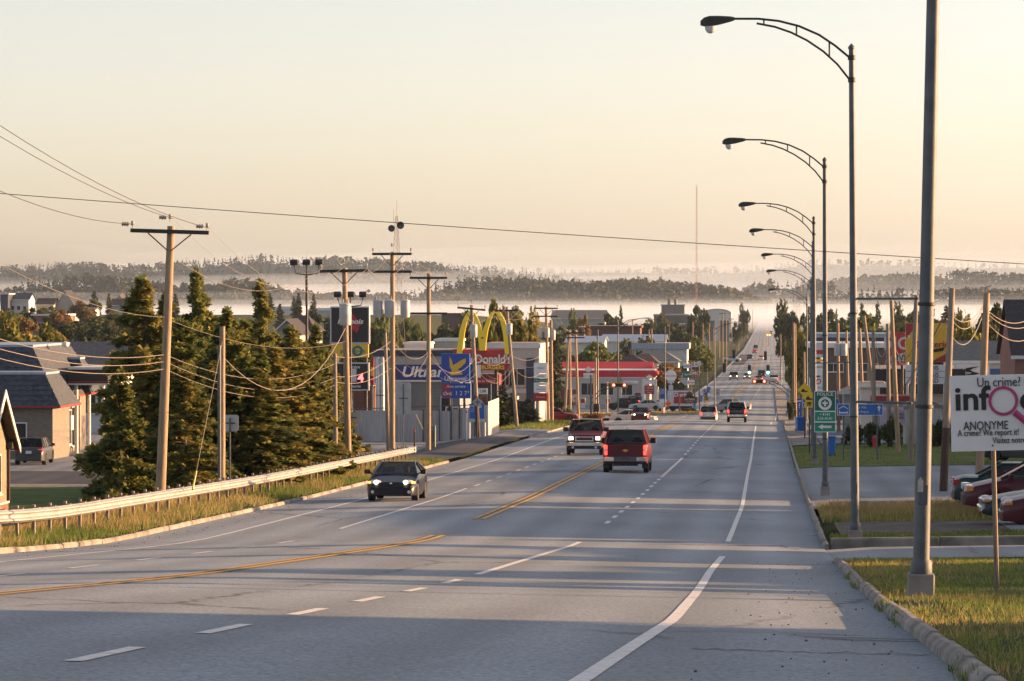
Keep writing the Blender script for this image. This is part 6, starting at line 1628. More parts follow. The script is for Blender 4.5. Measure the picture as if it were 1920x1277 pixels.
txt("A crime? We report it!", .125, (PX(1804), -.03, PZ(811)), M_letk, r, align='LEFT', sx=.72)
txt("Visitez notre site", .12, (PX(1869), -.03, PZ(826)), M_letk, r, align='LEFT', sx=.74)
for px, py in ((1869,835),(1868,748)):
    disc(r, PX(px), PZ(py), .014, -.024, M_galv, "bolt", seg=8)
# police sign on the third lamp post
r, PX, PZ = sign_at("police_sign", "green police sign with white emblem fixed to a lamp post", 1547, 127.6)
x0, x1 = PX(1528), PX(1566)
board(r, x0, x1, PZ(770), PZ(734), -.16, S_greend, "panel", .02, S_white, .02); board(r, x0, x1, PZ(790), PZ(772), -.16, S_green, "panel", .02, S_white, .02); board(r, x0, x1, PZ(809), PZ(792), -.16, S_green, "panel", .02, S_white, .02)
cx = (x0+x1)/2
txt("POLICE", .165, (cx,-.17,PZ(739)), M_letw, r, bold=.006, sx=1.1)
disc(r, cx, PZ(756), .245, -.165, M_letw, "emblem_ring", .15); disc(r, cx, PZ(756), .14, -.163, S_greend, "emblem_disc")
txt("SÛRETÉ DU QUÉBEC", .05, (cx,-.18,PZ(756)+.195), S_greend, r)
fl = [(0,.12),(.035,.06),(.02,.0),(.06,.05),(.1,.03),(.095,-.03),(.05,-.02),(.03,-.04),(.045,-.09),(0,-.115)]
mb = MB(); mb.prism([(cx+p[0], PZ(756)+p[1]) for p in fl+[(-x,z) for x, z in reversed(fl) if x > 0]], -.19, -.178); mb.build("fleur_de_lis", M_letw, r)
txt("• 4141", .15, (cx,-.17,PZ(777)), M_letw, r, bold=.008); txt("310-4141", .15, (cx,-.17,PZ(784.5)), M_letw, r, bold=.008)
az = PZ(800); mb = MB(); mb.prism([(cx-.25,az),(cx-.08,az+.10),(cx-.08,az+.045),(cx+.24,az+.045),(cx+.24,az-.045),(cx-.08,az-.045),(cx-.08,az-.10)], -.172, -.162); mb.build("arrow", M_letw, r)
# lodging sign
r, PX, PZ = sign_at("lodging_sign", "long blue lodging sign with bed symbol and arrow", 1612, 181)
a, b = PZ(778), PZ(758)
board(r, PX(1571), PX(1592), a, b, -.05, S_blue, "panel", .03, S_white, .025); board(r, PX(1593.5), PX(1641), a, b, -.05, S_blue, "panel", .03, S_white, .025); board(r, PX(1642), PX(1655), a, b, -.05, S_blue, "panel", .03, S_white, .025)
mb = MB(); x = PX(1581.5); mb.prism([(x-.24,b-.22),(x,b-.07),(x+.24,b-.22),(x+.24,b-.26),(x,b-.12),(x-.24,b-.26)], -.065, -.052); mb.box(x-.22,x-.18,-.065,-.052,a+.04,a+.24); mb.box(x+.18,x+.22,-.065,-.052,a+.04,a+.2); mb.box(x-.179,x+.179,-.065,-.052,a+.08,a+.15); mb.build("bed_symbol", M_letw, r)
txt("La Villa", .17, (PX(1607),-.06,PZ(764)), M_letw, r, align='LEFT'); txt("du Repos", .17, (PX(1606),-.06,PZ(772)), M_letw, r, align='LEFT')
mb = MB(); x = PX(1648.5); mb.prism([(x,b-.06),(x+.12,b-.2),(x+.035,b-.2),(x+.035,b-.36),(x-.035,b-.36),(x-.035,b-.2),(x-.12,b-.2)], -.065, -.052); mb.build("arrow", M_letw, r); txt("1", .12, (x,-.06,a+.08), M_letw, r)
post(r, PX(1582), a, .04); post(r, PX(1645), a, .04)
# speed hump diamonds
for i, (px, py, Y, lb) in enumerate(((1509,731,232,"yellow diamond bump sign, upper of the pair"),(1518,745,196,"yellow diamond bump sign above the yellow 50 tab"))):
    r, PX, PZ = sign_at("warning_sign", lb, px, Y); z = PZ(py); h = 14*Y/F
    mb = MB(); mb.prism([(-h,z),(0,z-h),(h,z),(0,z+h)], -.05, -.02); mb.build("panel", S_yel, r)
    mb = MB(); mb.prism([(-h*.5,z-.08),(-h*.2,z+.1),(h*.02,z-.04),(h*.5,z-.08),(h*.5,z-.14),(-h*.5,z-.14)], -.065, -.052); mb.build("symbol", M_letk, r)
    if i: 
        board(r, PX(1508), PX(1525), PZ(764), PZ(754), -.05, S_yel, "speed_tab", .03); txt("50", .26, (PX(1516.5),-.06,PZ(758.5)), M_letk, r, bold=.01)
    post(r, 0, z+h*.7, .04, M_creo)
r, PX, PZ = sign_at("tourist_sign", "narrow blue question mark tourist sign left of the yellow diamonds", 1499, 270)
board(r, PX(1494.5), PX(1504), PZ(766), PZ(748), -.05, S_blued, "panel", .03); board(r, PX(1496), PX(1503), PZ(783), PZ(767), -.05, S_blued, "panel", .03)
txt("?", .5, (0,-.06,PZ(761)), M_letw, r, bold=.01); txt("i", .35, (0,-.06,PZ(776)), M_letw, r, bold=.01); mb = MB(); mb.box(-.15,.15,-.065,-.052,PZ(753),PZ(751)); mb.build("symbol", M_letw, r); post(r, 0, PZ(748), .05)
r, PX, PZ = sign_at("lodging_sign", "small blue lodging sign behind the yellow diamonds", 1511, 240)
board(r, PX(1505), PX(1520), PZ(763), PZ(748), -.05, S_blue, "panel", .03, S_white, .02); mb = MB(); mb.prism([(-.2,PZ(755)),(0,PZ(751)),(.2,PZ(755)),(.2,PZ(756.5)),(0,PZ(752.5)),(-.2,PZ(756.5))], -.065, -.052); mb.build("bed_symbol", M_letw, r); post(r, 0, PZ(755), .04)
r, PX, PZ = sign_at("direction_sign", "blue arrow sign peeping out right of the police sign", 1571, 255)
board(r, PX(1563), PX(1573), PZ(765), PZ(748), -.05, S_blue, "panel", .03, S_white, .02); post(r, 0, PZ(750), .04)
# black fuel sign on the left
r, PX, PZ = sign_at("fuel_sign", "big black framed fuel sign behind the tank pole", 660, 240)
board(r, PX(622), PX(691), PZ(642), PZ(577), -.2, S_black, "panel", .4, S_lite, .09)
tri = MB(); tri.prism([(PX(662),PZ(588)),(PX(676),PZ(606)),(PX(670),PZ(625)),(PX(655),PZ(612))], -.225, -.204); tri.build("red_kite", S_red, r)
txt("Harnois", .50, (PX(657),-.24,PZ(603)), M_letw, r, bold=.022, shear=.25, sx=1.12)
board(r, PX(622), PX(691), PZ(670), PZ(645), -.2, S_gold, "panel", .4); txt("proprio-in", .42, (PX(662),-.22,PZ(658)), S_teal, r, bold=.02); disc(r, PX(671), PZ(658), .38, -.215, S_teal, "globe", .2)
board(r, PX(632), PX(690), PZ(730), PZ(682), -.2, S_black, "panel", .4, S_lite, .08)
txt("Service", .3, (PX(664),-.22,PZ(688)), M_letw, r, bold=.01); txt("24 heures", .28, (PX(662),-.22,PZ(724)), M_letw, r, bold=.01)
txt("4", .85, (PX(677),-.23,PZ(709)), mat("led_red", (.5,.02,.02), .5, var=0, emit=(1,.08,.08), estr=2.2), r, "led_digit", bold=.02)
board(r, PX(655), PX(669), PZ(716), PZ(691), -.24, S_lite, "letter_box", .03)
for x in (PX(630), PX(685)): post(r, x, PZ(577), .13, M_dark, .25)
r, PX, PZ = sign_at("beacon_column", "thin red and yellow advertising column by the fuel sign", 698, 246); board(r, -.11, .11, PZ(722), PZ(672), -.1, S_red, "panel", .2); board(r, -.1, .1, PZ(705), PZ(688), -.12, S_yel, "panel", .015); post(r, 0, PZ(673), .07)
for i, px in enumerate((709, 717)):
    X = XW(px, 262); g = G(X, 262); o = thing("fuel_silo", "grey vertical tank beside the blue fascia, %s of two" % ("left","right")[i], "tank", (X, 262, g)); H = ZW(670,262,px)-g
    mb = MB(); mb.lathe([(.17,0),(.17,H-.1),(.1,H),(.02,H+.03)], seg=12); mb.build("shell", M_tank, o, smooth=True); mb = MB(); mb.lathe([(.2,H*.5),(.2,H*.5+.08)], seg=12); mb.build("band", M_galv, o)
# blue pump price sign
r, PX, PZ = sign_at("price_sign", "blue fuel price sign with golden eagle", 857, 244)
board(r, PX(829), PX(880), PZ(716), PZ(664), -.2, S_blued, "panel", .35, S_blue, .04); board(r, PX(830), PX(882), PZ(746), PZ(719), -.2, S_blued, "panel", .35, S_blue, .03)
def poly(par, pts, m, y0, y1, name):
    mb = MB(); mb.prism([(PX(a), PZ(b)) for a, b in pts], y0, y1); return mb.build(name, m, par)
E = [(843,668),(848,676),(850,685),(858,680),(868,674),(874,672),(873,680),(866,688),(858,693),(867,697),(860,700),(852,703),(845,701),(848,694),(844,688)]
poly(r, E, S_gold, -.23, -.204, "eagle"); poly(r, [(842,699),(866,698),(868,702),(846,704)], S_gold, -.225, -.203, "eagle_tail")
txt("Ultramar", .43, (PX(855),-.22,PZ(710)), M_letw, r, bold=.02, shear=.1, sx=1.06); 
board(r, PX(830), PX(846), PZ(730), PZ(720), -.212, S_red, "red_tab", .011); board(r, PX(830), PX(846), PZ(745), PZ(732), -.212, S_red, "red_tab", .011)
txt("Avec service", .26, (PX(855),-.23,PZ(724.5)), M_letw, r, bold=.012, shear=.25); txt("Ord.", .34, (PX(831),-.23,PZ(738)), M_letw, r, align='LEFT', bold=.02, shear=.2)
txt("1 2 7", .42, (PX(865),-.23,PZ(737.5)), M_letw, r, bold=.004); txt("4", .24, (PX(878.5),-.23,PZ(735)), M_letw, r)
for x in (PX(842), PX(870)): post(r, x, PZ(664), .09, M_dark, .3)
# burger arches
r, PX, PZ = sign_at("arches_sign", "tall yellow double arch sign over a red board", 907, 300)
def arch(pts_c, y0, y1, m, parent):
    """pts_c: centre line px with half width"""
    n = len(pts_c); L1, L2 = [], []
    for i, (a, b, w_) in enumerate(pts_c):
        p, q = pts_c[max(0,i-1)], pts_c[min(n-1,i+1)]; dx, dz = q[0]-p[0], q[1]-p[1]; l = math.hypot(dx, dz); nx, nz = -dz/l, dx/l
        L1.append((PX(a+nx*w_), PZ(b+nz*w_))); L2.append((PX(a-nx*w_), PZ(b-nz*w_)))
    mb = MB(); vs = []
    for (x, z), (x2, z2) in zip(L1, L2): vs += [(x,y0,z),(x2,y0,z2),(x2,y1,z2),(x,y1,z)]
    fs = [(4*i+k,4*i+4+k,4*i+4+(k+1)%4,4*i+(k+1)%4) for i in range(n-1) for k in range(4)]+[(0,1,2,3),(4*n-1,4*n-2,4*n-3,4*n-4)]
    mb.add(vs, fs); return mb.build("arch", m, parent)
A1 = [(862,663,5.2),(864,645,5.2),(867,622,5.0),(872,602,4.2),(878,589,3.2),(883,585,2.8),(888,588,3.0),(894,600,3.6),(899,618,4.6),(903,638,5.4),(905,657,5.6)]
A2 = [(905.5,657,5.6),(907,638,5.4),(911,618,4.6),(917,600,3.8),(923,588,3.0),(929,584,2.8),(936,588,3.4),(943,602,4.4),(948,622,5.0),(951,645,5.2),(952.5,664,5.2)]
arch(A1, -.35, -.02, S_arch, r); arch(A2, -.355, -.015, S_arch, r)
board(r, PX(849), PX(959), PZ(681), PZ(655), 0, S_red, "panel", .4); board(r, PX(884), PX(958), PZ(694.5), PZ(682), .01, S_red, "panel", .38)
txt("McDonald's", 1.05, (PX(913),-.02,PZ(674)), M_letw, r, bold=.03, sx=.86); txt("HAMBURGERS", .48, (PX(913),-.02,PZ(689)), S_arch, r, bold=.02)
maple(r, PX(905), -.36, PZ(634), .14, S_red)
for x in (PX(880), PX(930)): post(r, x, PZ(682), .16, M_dark, .2)
board(r, PX(888), PX(902), PZ(708), PZ(684), -.3, S_white, "letter_box", .05)
r, PX, PZ = sign_at("shop_sign", "long dark red roadside shop board under the arches", 905, 290); board(r, PX(883), PX(928), PZ(719), PZ(710), 0, S_red, "panel", .1); txt("service au volant", .3, (0,-.01,PZ(714.5)), M_letw, r); post(r, PX(890), PZ(711), .06); post(r, PX(920), PZ(711), .06)
r, PX, PZ = sign_at("poster_stand", "white poster stand with food picture behind the brown pole", 905, 268); board(r, PX(896), PX(914), PZ(739), PZ(728), 0, S_white, "panel", .06); txt("1,99", .3, (0,-.01,PZ(734)), M_letk, r, bold=.01); board(r, PX(897), PX(914), PZ(755), PZ(739.5), 0, mat("poster_food", (.16,.07,.04), .5, var=.6, scale=3), "picture", .06); post(r, 0, PZ(739), .05)
r, PX, PZ = sign_at("notice_board", "blue notice board standing before the corrugated fence", 893, 234); board(r, PX(880), PX(908), PZ(785), PZ(757), 0, S_blue, "panel", .05); txt("622", .19, (PX(881),-.01,PZ(761.5)), M_letw, r, align='LEFT', bold=.01); board(r, PX(889), PX(903), PZ(765), PZ(759), -.015, S_lite, "patch", .01); txt("Service", .11, (PX(881),-.01,PZ(767)), M_letw, r, align='LEFT'); txt("automobile", .11, (PX(881),-.01,PZ(771)), M_letw, r, align='LEFT'); board(r, PX(880), PX(908), PZ(791), PZ(786), 0, S_lite, "strip", .05)
for x in (PX(880), PX(909)): post(r, x, PZ(792), .06, M_trim, .03)
# bollards and posts
def bollard(lb, px, Y, h, m, r=.04):
    X = XW(px, Y); o = thing("marker_post", lb, "post", (X, Y, G(X, Y))); mb = MB(); mb.lathe([(r,-.3),(r,h),(r*.6,h+.02)], seg=10); mb.build("shaft", m, o, smooth=True); mb = MB(); mb.lathe([(r+.008,h*.9),(r+.008,h*.98)], seg=10); mb.build("band", S_red, o)
bollard("slim white marker post with red tip by the drive", 875, 222, 2.05, M_trim); bollard("dark steel post before the corrugated fence", 777, 205, 1.5, M_creo, .05)
bollard("white marker post on the traffic island", 1139, 470, 4.3, M_trim, .08)
X = XW(808, 206); o = thing("utility_box", "grey green utility cabinet at the foot of the switch pole", "cabinet", (X, 206, G(X,206))); mb = MB(); mb.box(-.02,.28,-.15,.15,.2,1.5); mb.build("cabinet", mat("cabinet_green", (.16,.2,.18), .6), o, bevel=.02); mb = MB(); mb.box(.05,.2,-.17,-.151,.5,1.2); mb.build("door", M_galv, o)
mb = MB(); mb.tube([at(780,778,207), at(793,805,206)], .03, 6); o = mb.build("yellow_pole", mat("pole_yellow", (.5,.42,.1), .6)); tag(o, "slanting yellow guy guard beside the switch pole", "guard")
# office sign tower
r, PX, PZ = sign_at("office_signs", "stacked white green and red office sign panels on one frame", 1013, 300)
for z0, z1, m, tx, tm in ((700,680,S_white,"Clinique",S_blued),(709,701,S_white,"dentaire",S_teal),(717,709.5,S_teal,"Centre dentaire",M_letw),(722,717.5,S_white,"avocats",S_blued),(736,723,S_white,"Assurance",S_blued),(752,737,S_red,"Rénovation",M_letw)):
    board(r, PX(1001), PX(1026), PZ(z0), PZ(z1), -.1, m, "panel", .2); txt(tx, .17, (PX(1014),-.11,(PZ(z0)+PZ(z1))/2), tm, r)
for x in (PX(1003), PX(1024)): post(r, x, PZ(681), .06, M_trim, .05)
# petro price pylon and others
r, PX, PZ = sign_at("price_pylon", "white and red fuel price pylon with maple leaf", 1218, 496); 
for x in (PX(1206), PX(1229)): mb = MB(); mb.box(x-.18,x+.18,-.2,.2,0,PZ(711)); mb.build("post", M_trim, r)
board(r, PX(1207), PX(1228), PZ(720), PZ(712), -.15, S_white, "panel", .3); board(r, PX(1207), PX(1228), PZ(739), PZ(723), -.15, S_red, "panel", .3); maple(r, PX(1217.5), -.2, PZ(708), .5, M_letw); txt("PETRO-CANADA", .16, (0,-.16,PZ(714)), M_letk, r); txt("127.4", .42, (0,-.16,PZ(727)), M_letw, r); txt("Libre-service", .2, (0,-.16,PZ(732)), M_letw, r); txt("Diesel", .26, (0,-.16,PZ(736)), M_letw, r)
r, PX, PZ = sign_at("round_sign", "round white shop sign on a post by the brown tree", 1258, 505); disc(r, 0, PZ(704), .82, -.1, S_white, "panel"); txt("BOLO-BEER", .28, (0,-.13,PZ(705)), S_red, r, bold=.02); mb = MB(); mb.prism([(-.8,PZ(709)),(.8,PZ(709)),(0,PZ(722))], -.08, .02); mb.build("lower_point", S_lite, r); post(r, 0, PZ(710), .09); board(r, -.45, .45, PZ(718), PZ(713), -.12, S_lite, "tab", .04); board(r, -.32, .32, PZ(731), PZ(722), -.12, S_lite, "tab", .04)
r, PX, PZ = sign_at("poster_sign", "tall blue poster panel left of the snack truck", 1244, 488); board(r, PX(1236.5), PX(1250.5), PZ(748), PZ(729), -.08, mat("poster_blue", (.06,.2,.4), .4, var=.5, scale=2, col2=(.25,.3,.4)), "panel", .16); board(r, PX(1236.5), PX(1250.5), PZ(762), PZ(748.5), -.08, S_white, "panel", .16); board(r, PX(1238), PX(1249), PZ(746), PZ(739), -.10, S_blued, "picture", .015); txt("PROMO", .2, (0,-.09,PZ(758)), S_red, r)
for k, (px, py, w_, h_, m, tx, tm, lb) in enumerate(((1288,686,13,9,S_white,"location",S_blued,"white blue lettered sign of the left sign cluster"),(1303,683.5,13,9,S_white,"B K",S_red,"white sign with two red letters in the left cluster"),(1296,678,14,3.5,S_yel,"CHEZ",M_letk,"thin yellow sign topping the left cluster"),(1289,702,17,13,S_teal,"Sport",M_letw,"teal sign low in the left cluster"),(1302,700,11,8,S_red,"DMC",M_letw,"dark red sign in the left cluster"),(1295,717,15,9,S_white,"Garage",S_red,"white oval lettered sign lowest in the left cluster"),(1311,681,7,8,S_lite,"",M_letw,"plain pale sign at the edge of the left cluster"))):
    Y = 600-k*6; r, PX, PZ = sign_at("shop_sign", lb, px, Y); board(r, PX(px-w_/2), PX(px+w_/2), PZ(py+h_/2), PZ(py-h_/2), -.1, m, "panel", .2)
    if tx: txt(tx, .42 if len(tx) > 3 else .7, (0,-.11,PZ(py)), tm, r, bold=.02)
    post(r, 0, PZ(py), .09)
r, PX, PZ = sign_at("snack_truck", "white snack delivery truck with red side panel", 1268, 492, "truck"); r["category"] = "truck"
zb_ = .5; board(r, PX(1252), PX(1299), zb_+.25, PZ(732), -1.1, mat("truck_white", (.6,.6,.6), .4), "cargo_box", 2.3, M_galv, .04); board(r, PX(1264), PX(1297), zb_+.6, PZ(735), -1.13, S_red, "side_panel", .025); txt("Doritos", .8, (PX(1281),-1.16,PZ(740)), M_letw, r, bold=.03, shear=.1)
mb = MB(); x = PX(1252); mb.prism([(x-.02,.55),(x-1.5,.55),(x-1.5,1.3),(x-.6,1.45),(x-.45,2.3),(x-.02,2.35)], -1.0, 1.0); mb.build("cab", PA['white'], r, bevel=.05); mb = MB(); mb.prism([(x-.52,1.5),(x-.42,2.15),(x-.1,2.15),(x-.1,1.5)], -1.02, -1.003); mb.build("side_window", M_pane, r)
mb = MB(); mb.box(x-1.3,PX(1298),-.8,.8,.35,.745); mb.build("chassis", M_black, r)
for xx in (x-.8, PX(1262), PX(1291)):
    for yy in (-.95,.95): mb = MB(); mb.lathe([(.25,-.12),(.42,-.12),(.42,.12),(.25,.12)], (xx,yy,.42), 14, 'Y'); mb.build("wheel", M_tyre, r)
r, PX, PZ = sign_at("town_sign", "brown carved town sign between two posts on the island", 1293, 478); mb = MB(); mb.prism([(PX(1280),PZ(745)),(PX(1286),PZ(742)),(PX(1300),PZ(742)),(PX(1307),PZ(745)),(PX(1307),PZ(756)),(PX(1280),PZ(756))], -.1, .05); mb.build("panel", S_brown, r); txt("Le Sinaï", .45, (0,-.11,PZ(748.5)), M_letw, r); txt("bienvenue", .2, (0,-.11,PZ(753)), M_letw, r); mb = MB(); mb.lathe([(.45,-.1),(.45,.05)], (0,0,PZ(740)), 12, 'Y'); mb.build("crest", S_brown, r)
for x in (PX(1274), PX(1312)): post(r, x, PZ(739), .09, M_creo)
r, PX, PZ = sign_at("chevron_sign", "yellow chevron sign on the traffic island", 1324, 472); board(r, PX(1320), PX(1328), PZ(753), PZ(741), -.05, S_yel, "panel", .04)
for k in range(3): z = PZ(743.5+3.2*k); mb = MB(); mb.prism([(-.28,z-.16),(0,z+.08),(.28,z-.16),(.28,z-.02),(0,z+.2),(-.28,z-.02)], -.07, -.052); mb.build("chevron", M_letk, r)
post(r, 0, PZ(742), .05)
r, PX, PZ = sign_at("work_sign", "orange diamond road work sign", 1253, 474); z = PZ(757); h = .47; mb = MB(); mb.prism([(-h,z),(0,z-h),(h,z),(0,z+h)], -.05, -.02); mb.build("panel", S_orange, r); post(r, 0, z, .04); mb = MB(); mb.box(-.22,.22,-.06,-.052,z-.03,z+.03); mb.build("symbol", M_letk, r)
r, PX, PZ = sign_at("traffic_drum", "orange and white striped marker on a black foot", 1243, 470, "traffic marker"); z1 = PZ(764); z0_ = 0
for k in range(6): mb = MB(); mb.lathe([(.22,z1*k/6),(.22,z1*(k+1)/6-.003)], seg=12); mb.build("stripe", S_orange if k % 2 == 0 else M_letw, r)
mb = MB(); mb.box(-.6,1.0,-.4,.4,0,.12); mb.build("foot", M_black, r)
# traffic signals
M_red_on = mat("signal_red_lit", (.6,.02,.02), .4, var=0, emit=(1,.06,.04), estr=7); M_grn_on = mat("signal_green_lit", (.05,.6,.4), .4, var=0, emit=(.15,1,.72), estr=6)
M_bpl = mat("signal_backplate", (.62,.36,.02), .5, var=.05)
def mast_signal(lb, px_base, px_head, py, Y, tube_px, side, py_arm=None):
    X = XW(px_base, Y); g = G(X, Y); root = thing("traffic_signal", lb, "traffic signal", (X, Y, g)); z = ZW(py, Y, px_head)-g; dx = XW(px_head, Y)-X
    mb = MB(); mb.lathe([(.2,-.3),(.18,.4),(.13,.45),(.10,z+1.2)], seg=12); mb.build("pole", M_galv, root, smooth=True)
    mb = MB()
    mb.tube([(0,0,z-1.6),(dx*.35,0,z-.5),(dx*.7,0,z+.1),(dx,0,z+.25)], .06, 6); mb.tube([(0,0,z-2.2),(dx*.35,0,z-1.0),(dx*.7,0,z-.2),(dx,0,z+.12)], .05, 6); mb.build("mast_arm", M_galv, root, smooth=True)
    hd = link("signal_head", None, root, (dx, -.2, z)); w_ = .85
    mb = MB(); mb.box(-w_-.12,w_+.12,.0,.03,-.30,.30); mb.build("backplate", M_bpl, hd)
    mb = MB(); mb.box(-w_,w_,-.2,-.003,-.19,.19); mb.build("housing", M_black, hd, bevel=.03)
    for k in (-.62,-.2,.2,.62):
        on = abs(k) > .5; mb = MB(); mb.lathe([(.15,-.02),(.15,.0)], (k,-.215,0), 12, 'Y'); mb.build("signal_lamp", M_red_on if on else M_black, hd)
        mb = MB(); vs = []
        for i in range(9):
            t = math.pi*i/8
            for yy in (-.21,-.38): vs.append((k+.16*math.cos(t), yy, .16*math.sin(t)))
        mb.add(vs, [(2*i,2*i+2,2*i+3,2*i+1) for i in range(8)]); mb.build("visor", M_black, hd, fix=False)
    L = tube_px*Y/F; mb = MB(); mb.lathe([(.24,0),(.26,.05),(.26,L-.05),(.22,L)], (dx+.45,0,z+.25), 14, 'X'); mb.build("sign_tube", S_lite, root, smooth=True)
    return root
mast_signal("red light mast with yellow backplate before the gas station", 1108, 1161, 722, 400, 28, 1)
mast_signal("red light mast with yellow backplate reaching over the street", 1487, 1424, 715, 440, 27, -1)
def hang_signal(lb, px, py, Y, on):
    p = at(px, py, Y); root = thing("traffic_signal", lb, "traffic signal", p)
    mb = MB(); mb.box(-.28,.28,-.2,.2,-.8,.8); mb.build("housing", M_black, root, bevel=.05)
    for k in (-1,0,1):
        mb = MB(); mb.lathe([(.22,-.03),(.22,.0)], (0,-.21,-.5*k), 12, 'Y'); mb.build("signal_lamp", M_grn_on if (on and k == 1) else M_black, root)
    mb = MB(); mb.tube([(0,0,.8),(0,0,1.1)], .03, 5); mb.build("hanger", M_dark, root)
hang_signal("green signal hanging over the far street, left of two", 1405, 693, 596, True); hang_signal("green signal hanging over the far street, right of two", 1440, 693, 596, True); hang_signal("dark signal hanging over the left kerb of the far street", 1358, 690, 598, False)
for i, (px, py) in enumerate(((1376,664),(1435,667))):
    hang_signal("dark far signal pair over the distant crossing, %s" % ("left","right")[i], px, py, 640, False)
for i, (px, py, Y) in enumerate(((1441,628,1500),(1376,626,1500))):
    p = at(px, py, Y); r = thing("warning_beacon", "far orange flashing beacon board, %s of the two" % ("right","left")[i], "beacon", p); board(r, -.8, .8, -.35, .35, 0, S_orange, "panel", .1)
    for s in (-.6,.6): disc(r, s*.8, 0, .25, -.05, mat("beacon_amber_lit", (.8,.3,.05), .4, var=0, emit=(1,.3,.05), estr=5), "lamp")
    post(r, 0, -.5, .1, None, .1, -5)
r, PX, PZ = sign_at("pedestal_signal", "black signal heads low at the street corner", 1126, 352, "traffic signal"); post(r, PX(1113), PZ(700), .07, M_wood)
for k, z in enumerate((760,767)): mb = MB(); x = PX(1118); mb.box(x-.25,x+.35,-.25,.25,PZ(z+5),PZ(z-3)); mb.build("signal_head", M_black, r, bevel=.06)
# right hand signs
r, PX, PZ = sign_at("billboard", "yellow and dark red roadside board behind the nearest lamp post", 1735, 236)
board(r, PX(1698), PX(1776), PZ(679), PZ(606), -.1, S_gold, "panel", .3); board(r, PX(1698), PX(1716), PZ(620), PZ(606.5), -.12, S_red, "corner", .02); poly(r, [(1698,622),(1716,607),(1722,607),(1699,634)], S_red, -.13, -.105, "swoosh"); poly(r, [(1745,678.5),(1775.5,662),(1775.5,678.5)], S_red, -.13, -.105, "swoosh"); poly(r, [(1742,656),(1772,651),(1768,658),(1748,661)], S_black, -.13, -.105, "swoosh")
txt("Fruiterie", .62, (PX(1748),-.14,PZ(646)), S_red, r, bold=.02, shear=.1); poly(r, [(1701,629),(1708,629),(1704,636)], M_letw, -.13, -.105, "glass")
board(r, PX(1698), PX(1776), PZ(720), PZ(684), -.1, S_white, "marquee", .3)
for zz_, t_ in ((690,"DES BOIS"),(703,"DU LOGIS"),(714,"STEAK RD")): txt(t_, .40, (PX(1760),-.12,PZ(zz_)), M_letk, r, align='RIGHT', bold=.01)
for k in range(1, 3): mb = MB(); mb.box(PX(1698),PX(1776),-.115,-.103,PZ(684+12*k)-.015,PZ(684+12*k)+.015); mb.build("rail", M_galv, r)
for x in (PX(1702), PX(1772)): post(r, x, PZ(606), .09, M_trim, .28)
r, PX, PZ = sign_at("shop_sign", "dark red sign with big cream letters left of the yellow board", 1686, 244); board(r, PX(1670), PX(1697), PZ(677), PZ(623), -.1, S_red, "panel", .25); txt("NO", 1.25, (PX(1683),-.12,PZ(645)), S_lite, r, bold=.02); mb = MB(); mb.prism([(PX(1670),PZ(677)),(PX(1697),PZ(677)),(PX(1697),PZ(661)),(PX(1670),PZ(668))], -.125, -.105); mb.build("cream_band", S_lite, r); txt("BIVI", .62, (PX(1685),-.135,PZ(671)), M_letk, r, bold=.02); board(r, PX(1670), PX(1697), PZ(685), PZ(678), -.1, S_red, "strip", .25); txt("ains Tour", .3, (PX(1686),-.11,PZ(681.5)), M_letw, r); post(r, PX(1675), PZ(623), .1, M_dark, .25); post(r, PX(1692), PZ(623), .1, M_dark, .25)
r, PX, PZ = sign_at("logo_sign", "white sign with black S shaped swoosh", 1823, 250); board(r, PX(1791), PX(1855), PZ(708), PZ(683), -.1, S_white, "panel", .3, S_lite, .04)
poly(r, [(1807,694),(1812,690),(1825,688),(1838,687),(1824,691),(1819,694),(1824,697),(1834,699),(1836,701),(1826,703),(1804,703.5),(1820,700.5),(1822,698.5),(1812,697)], S_black, -.13, -.105, "swoosh")
for x in (PX(1796), PX(1850)): post(r, x, PZ(683), .08, M_trim, .25)
r, PX, PZ = sign_at("banner", "pale pink banner board before the garden shed", 1674, 216); board(r, PX(1652), PX(1697), PZ(797), PZ(762), 0, mat("banner_pink", (.46,.38,.50), .7, var=.1, scale=.8), "panel", .06); txt("Le Patronat", .3, (0,-.01,PZ(766)), M_letw, r); txt("Bail Reçu", .28, (PX(1682),-.01,PZ(776)), M_letk, r); txt("Fruit Relié", .26, (PX(1680),-.01,PZ(783)), M_letk, r); post(r, PX(1653), PZ(763), .05, M_trim, .08); post(r, PX(1696), PZ(763), .05, M_trim, .08)
r, PX, PZ = sign_at("pylon_sign", "tall white shop pylon between the third and fourth lamp posts", 1533, 300); board(r, PX(1520), PX(1544), PZ(670), PZ(642), -.1, S_lite, "panel", .3); board(r, PX(1527), PX(1543), PZ(664), PZ(656), -.12, S_red, "red_cup", .015); board(r, PX(1528), PX(1543), PZ(678), PZ(674), -.1, S_yel, "panel", .2); board(r, PX(1521), PX(1542), PZ(704), PZ(680), -.1, S_white, "panel", .3); txt("ôtisserie", .3, (PX(1532),-.12,PZ(688)), M_letk, r); board(r, PX(1517), PX(1540), PZ(733), PZ(708), -.11, S_white, "panel", .3); txt("AD", .65, (PX(1529),-.13,PZ(716)), S_red, r, bold=.02, shear=.2); txt("Dépan. Plus", .22, (PX(1530),-.13,PZ(727)), M_letk, r); post(r, PX(1524), PZ(642), .1, M_trim, .25); post(r, PX(1540), PZ(642), .1, M_trim, .25)
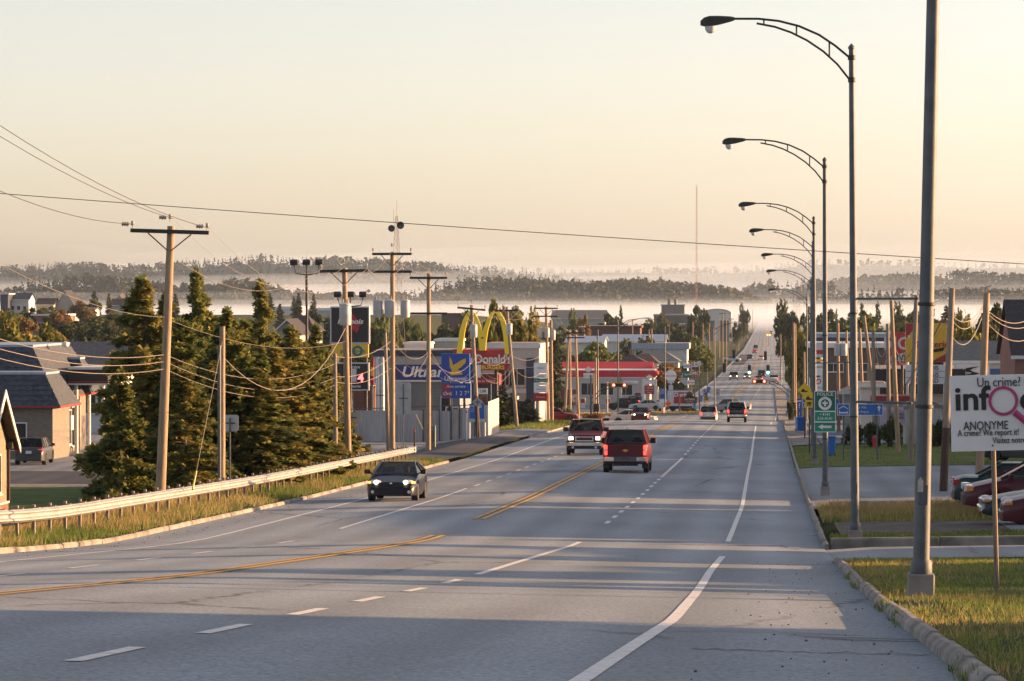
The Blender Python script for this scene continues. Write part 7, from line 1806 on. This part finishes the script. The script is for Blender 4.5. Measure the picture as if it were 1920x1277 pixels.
# bins, hydrant
def bin_(lb, px, Y, m=None):
    X = XW(px, Y); z = G(X, Y); o = thing("wheelie_bin", lb, "bin", (X, Y, z), rnd.uniform(-.3,.3), "blue recycling bins"); mb = MB(); mb.prism([(-.24,.08),(.24,.08),(.30,1.0),(-.30,1.0)], -.32, .32); mb.build("tub", m or S_blue, o, bevel=.02); mb = MB(); mb.prism([(-.33,1.0),(.33,1.0),(.30,1.1),(-.30,1.1)], -.38, .36); mb.build("lid", m or S_blue, o)
    for s in (-.25,.25): mb = MB(); mb.lathe([(.1,-.03),(.1,.03)], (s,.3,.1), 10, 'X'); mb.build("wheel", M_tyre, o)
bin_("blue recycling bin standing behind the police sign post", 1557, 190)
for i, (px, Y) in enumerate(((1314,560),(1322,610),(1329,640),(1297,520),(1301,522))): bin_("blue recycling bin on the left pavement, %s of the row" % ("third","fourth","farthest","nearest","second")[i], px, Y)
bin_("low blue bin beside the right pavement", 1500, 262)
X = XW(1640, 205); o = thing("fire_hydrant", "red fire hydrant by the hedge", "hydrant", (X, 205, G(X,205))); mb = MB(); mb.lathe([(.16,0),(.16,.06),(.11,.08),(.11,.55),(.15,.57),(.15,.62),(.11,.7),(.04,.78)], seg=12); mb.build("barrel", S_red, o, smooth=True); mb = MB(); mb.lathe([(.06,-.2),(.06,.2)], (0,0,.42), 10, 'X'); mb.build("outlet", S_red, o)
# horizontal steel braces tied between lamp posts
def brace(lb, a, b, r=.03):
    mb = MB(); mb.tube([a, b], r, 8); o = mb.build("cross_bar", M_galv, smooth=True); tag(o, lb, "bar", "horizontal bars at the lamp posts")
brace("grey horizontal bar at hill height between two lamp posts", at(1604,560,86.7), at(1722,560,86.4), .028)
brace("grey horizontal bar above the lodging sign", at(1601,753,86.7), at(1710,756,86.2), .03)
brace("thin horizontal bar below the pylon sign", at(1528,681,128), at(1604,679,127), .02)
brace("thin horizontal bar across the police sign foot", at(1526,795,127), at(1612,795,127), .014)
# pebbles and litter
mb = MB(); rg = random.Random(4)
for _ in range(330):
    left = rg.random() < .75
    Y = rg.uniform(45, 170) if left else rg.uniform(22, 70); X = rg.uniform(-16.1,-14.9) if left else rg.uniform(-.5,1.3); s = rg.uniform(.008,.022)*(1 if left else .7); z = road_z(X, Y)
    mb.cbox((X,Y,z+s*.4), s*1.4, s, s, rg.uniform(0,3), rg.uniform(0,1))
o = mb.build("gravel", M_dirt); tag(o, "loose gravel along the road edges", None, None, "stuff")
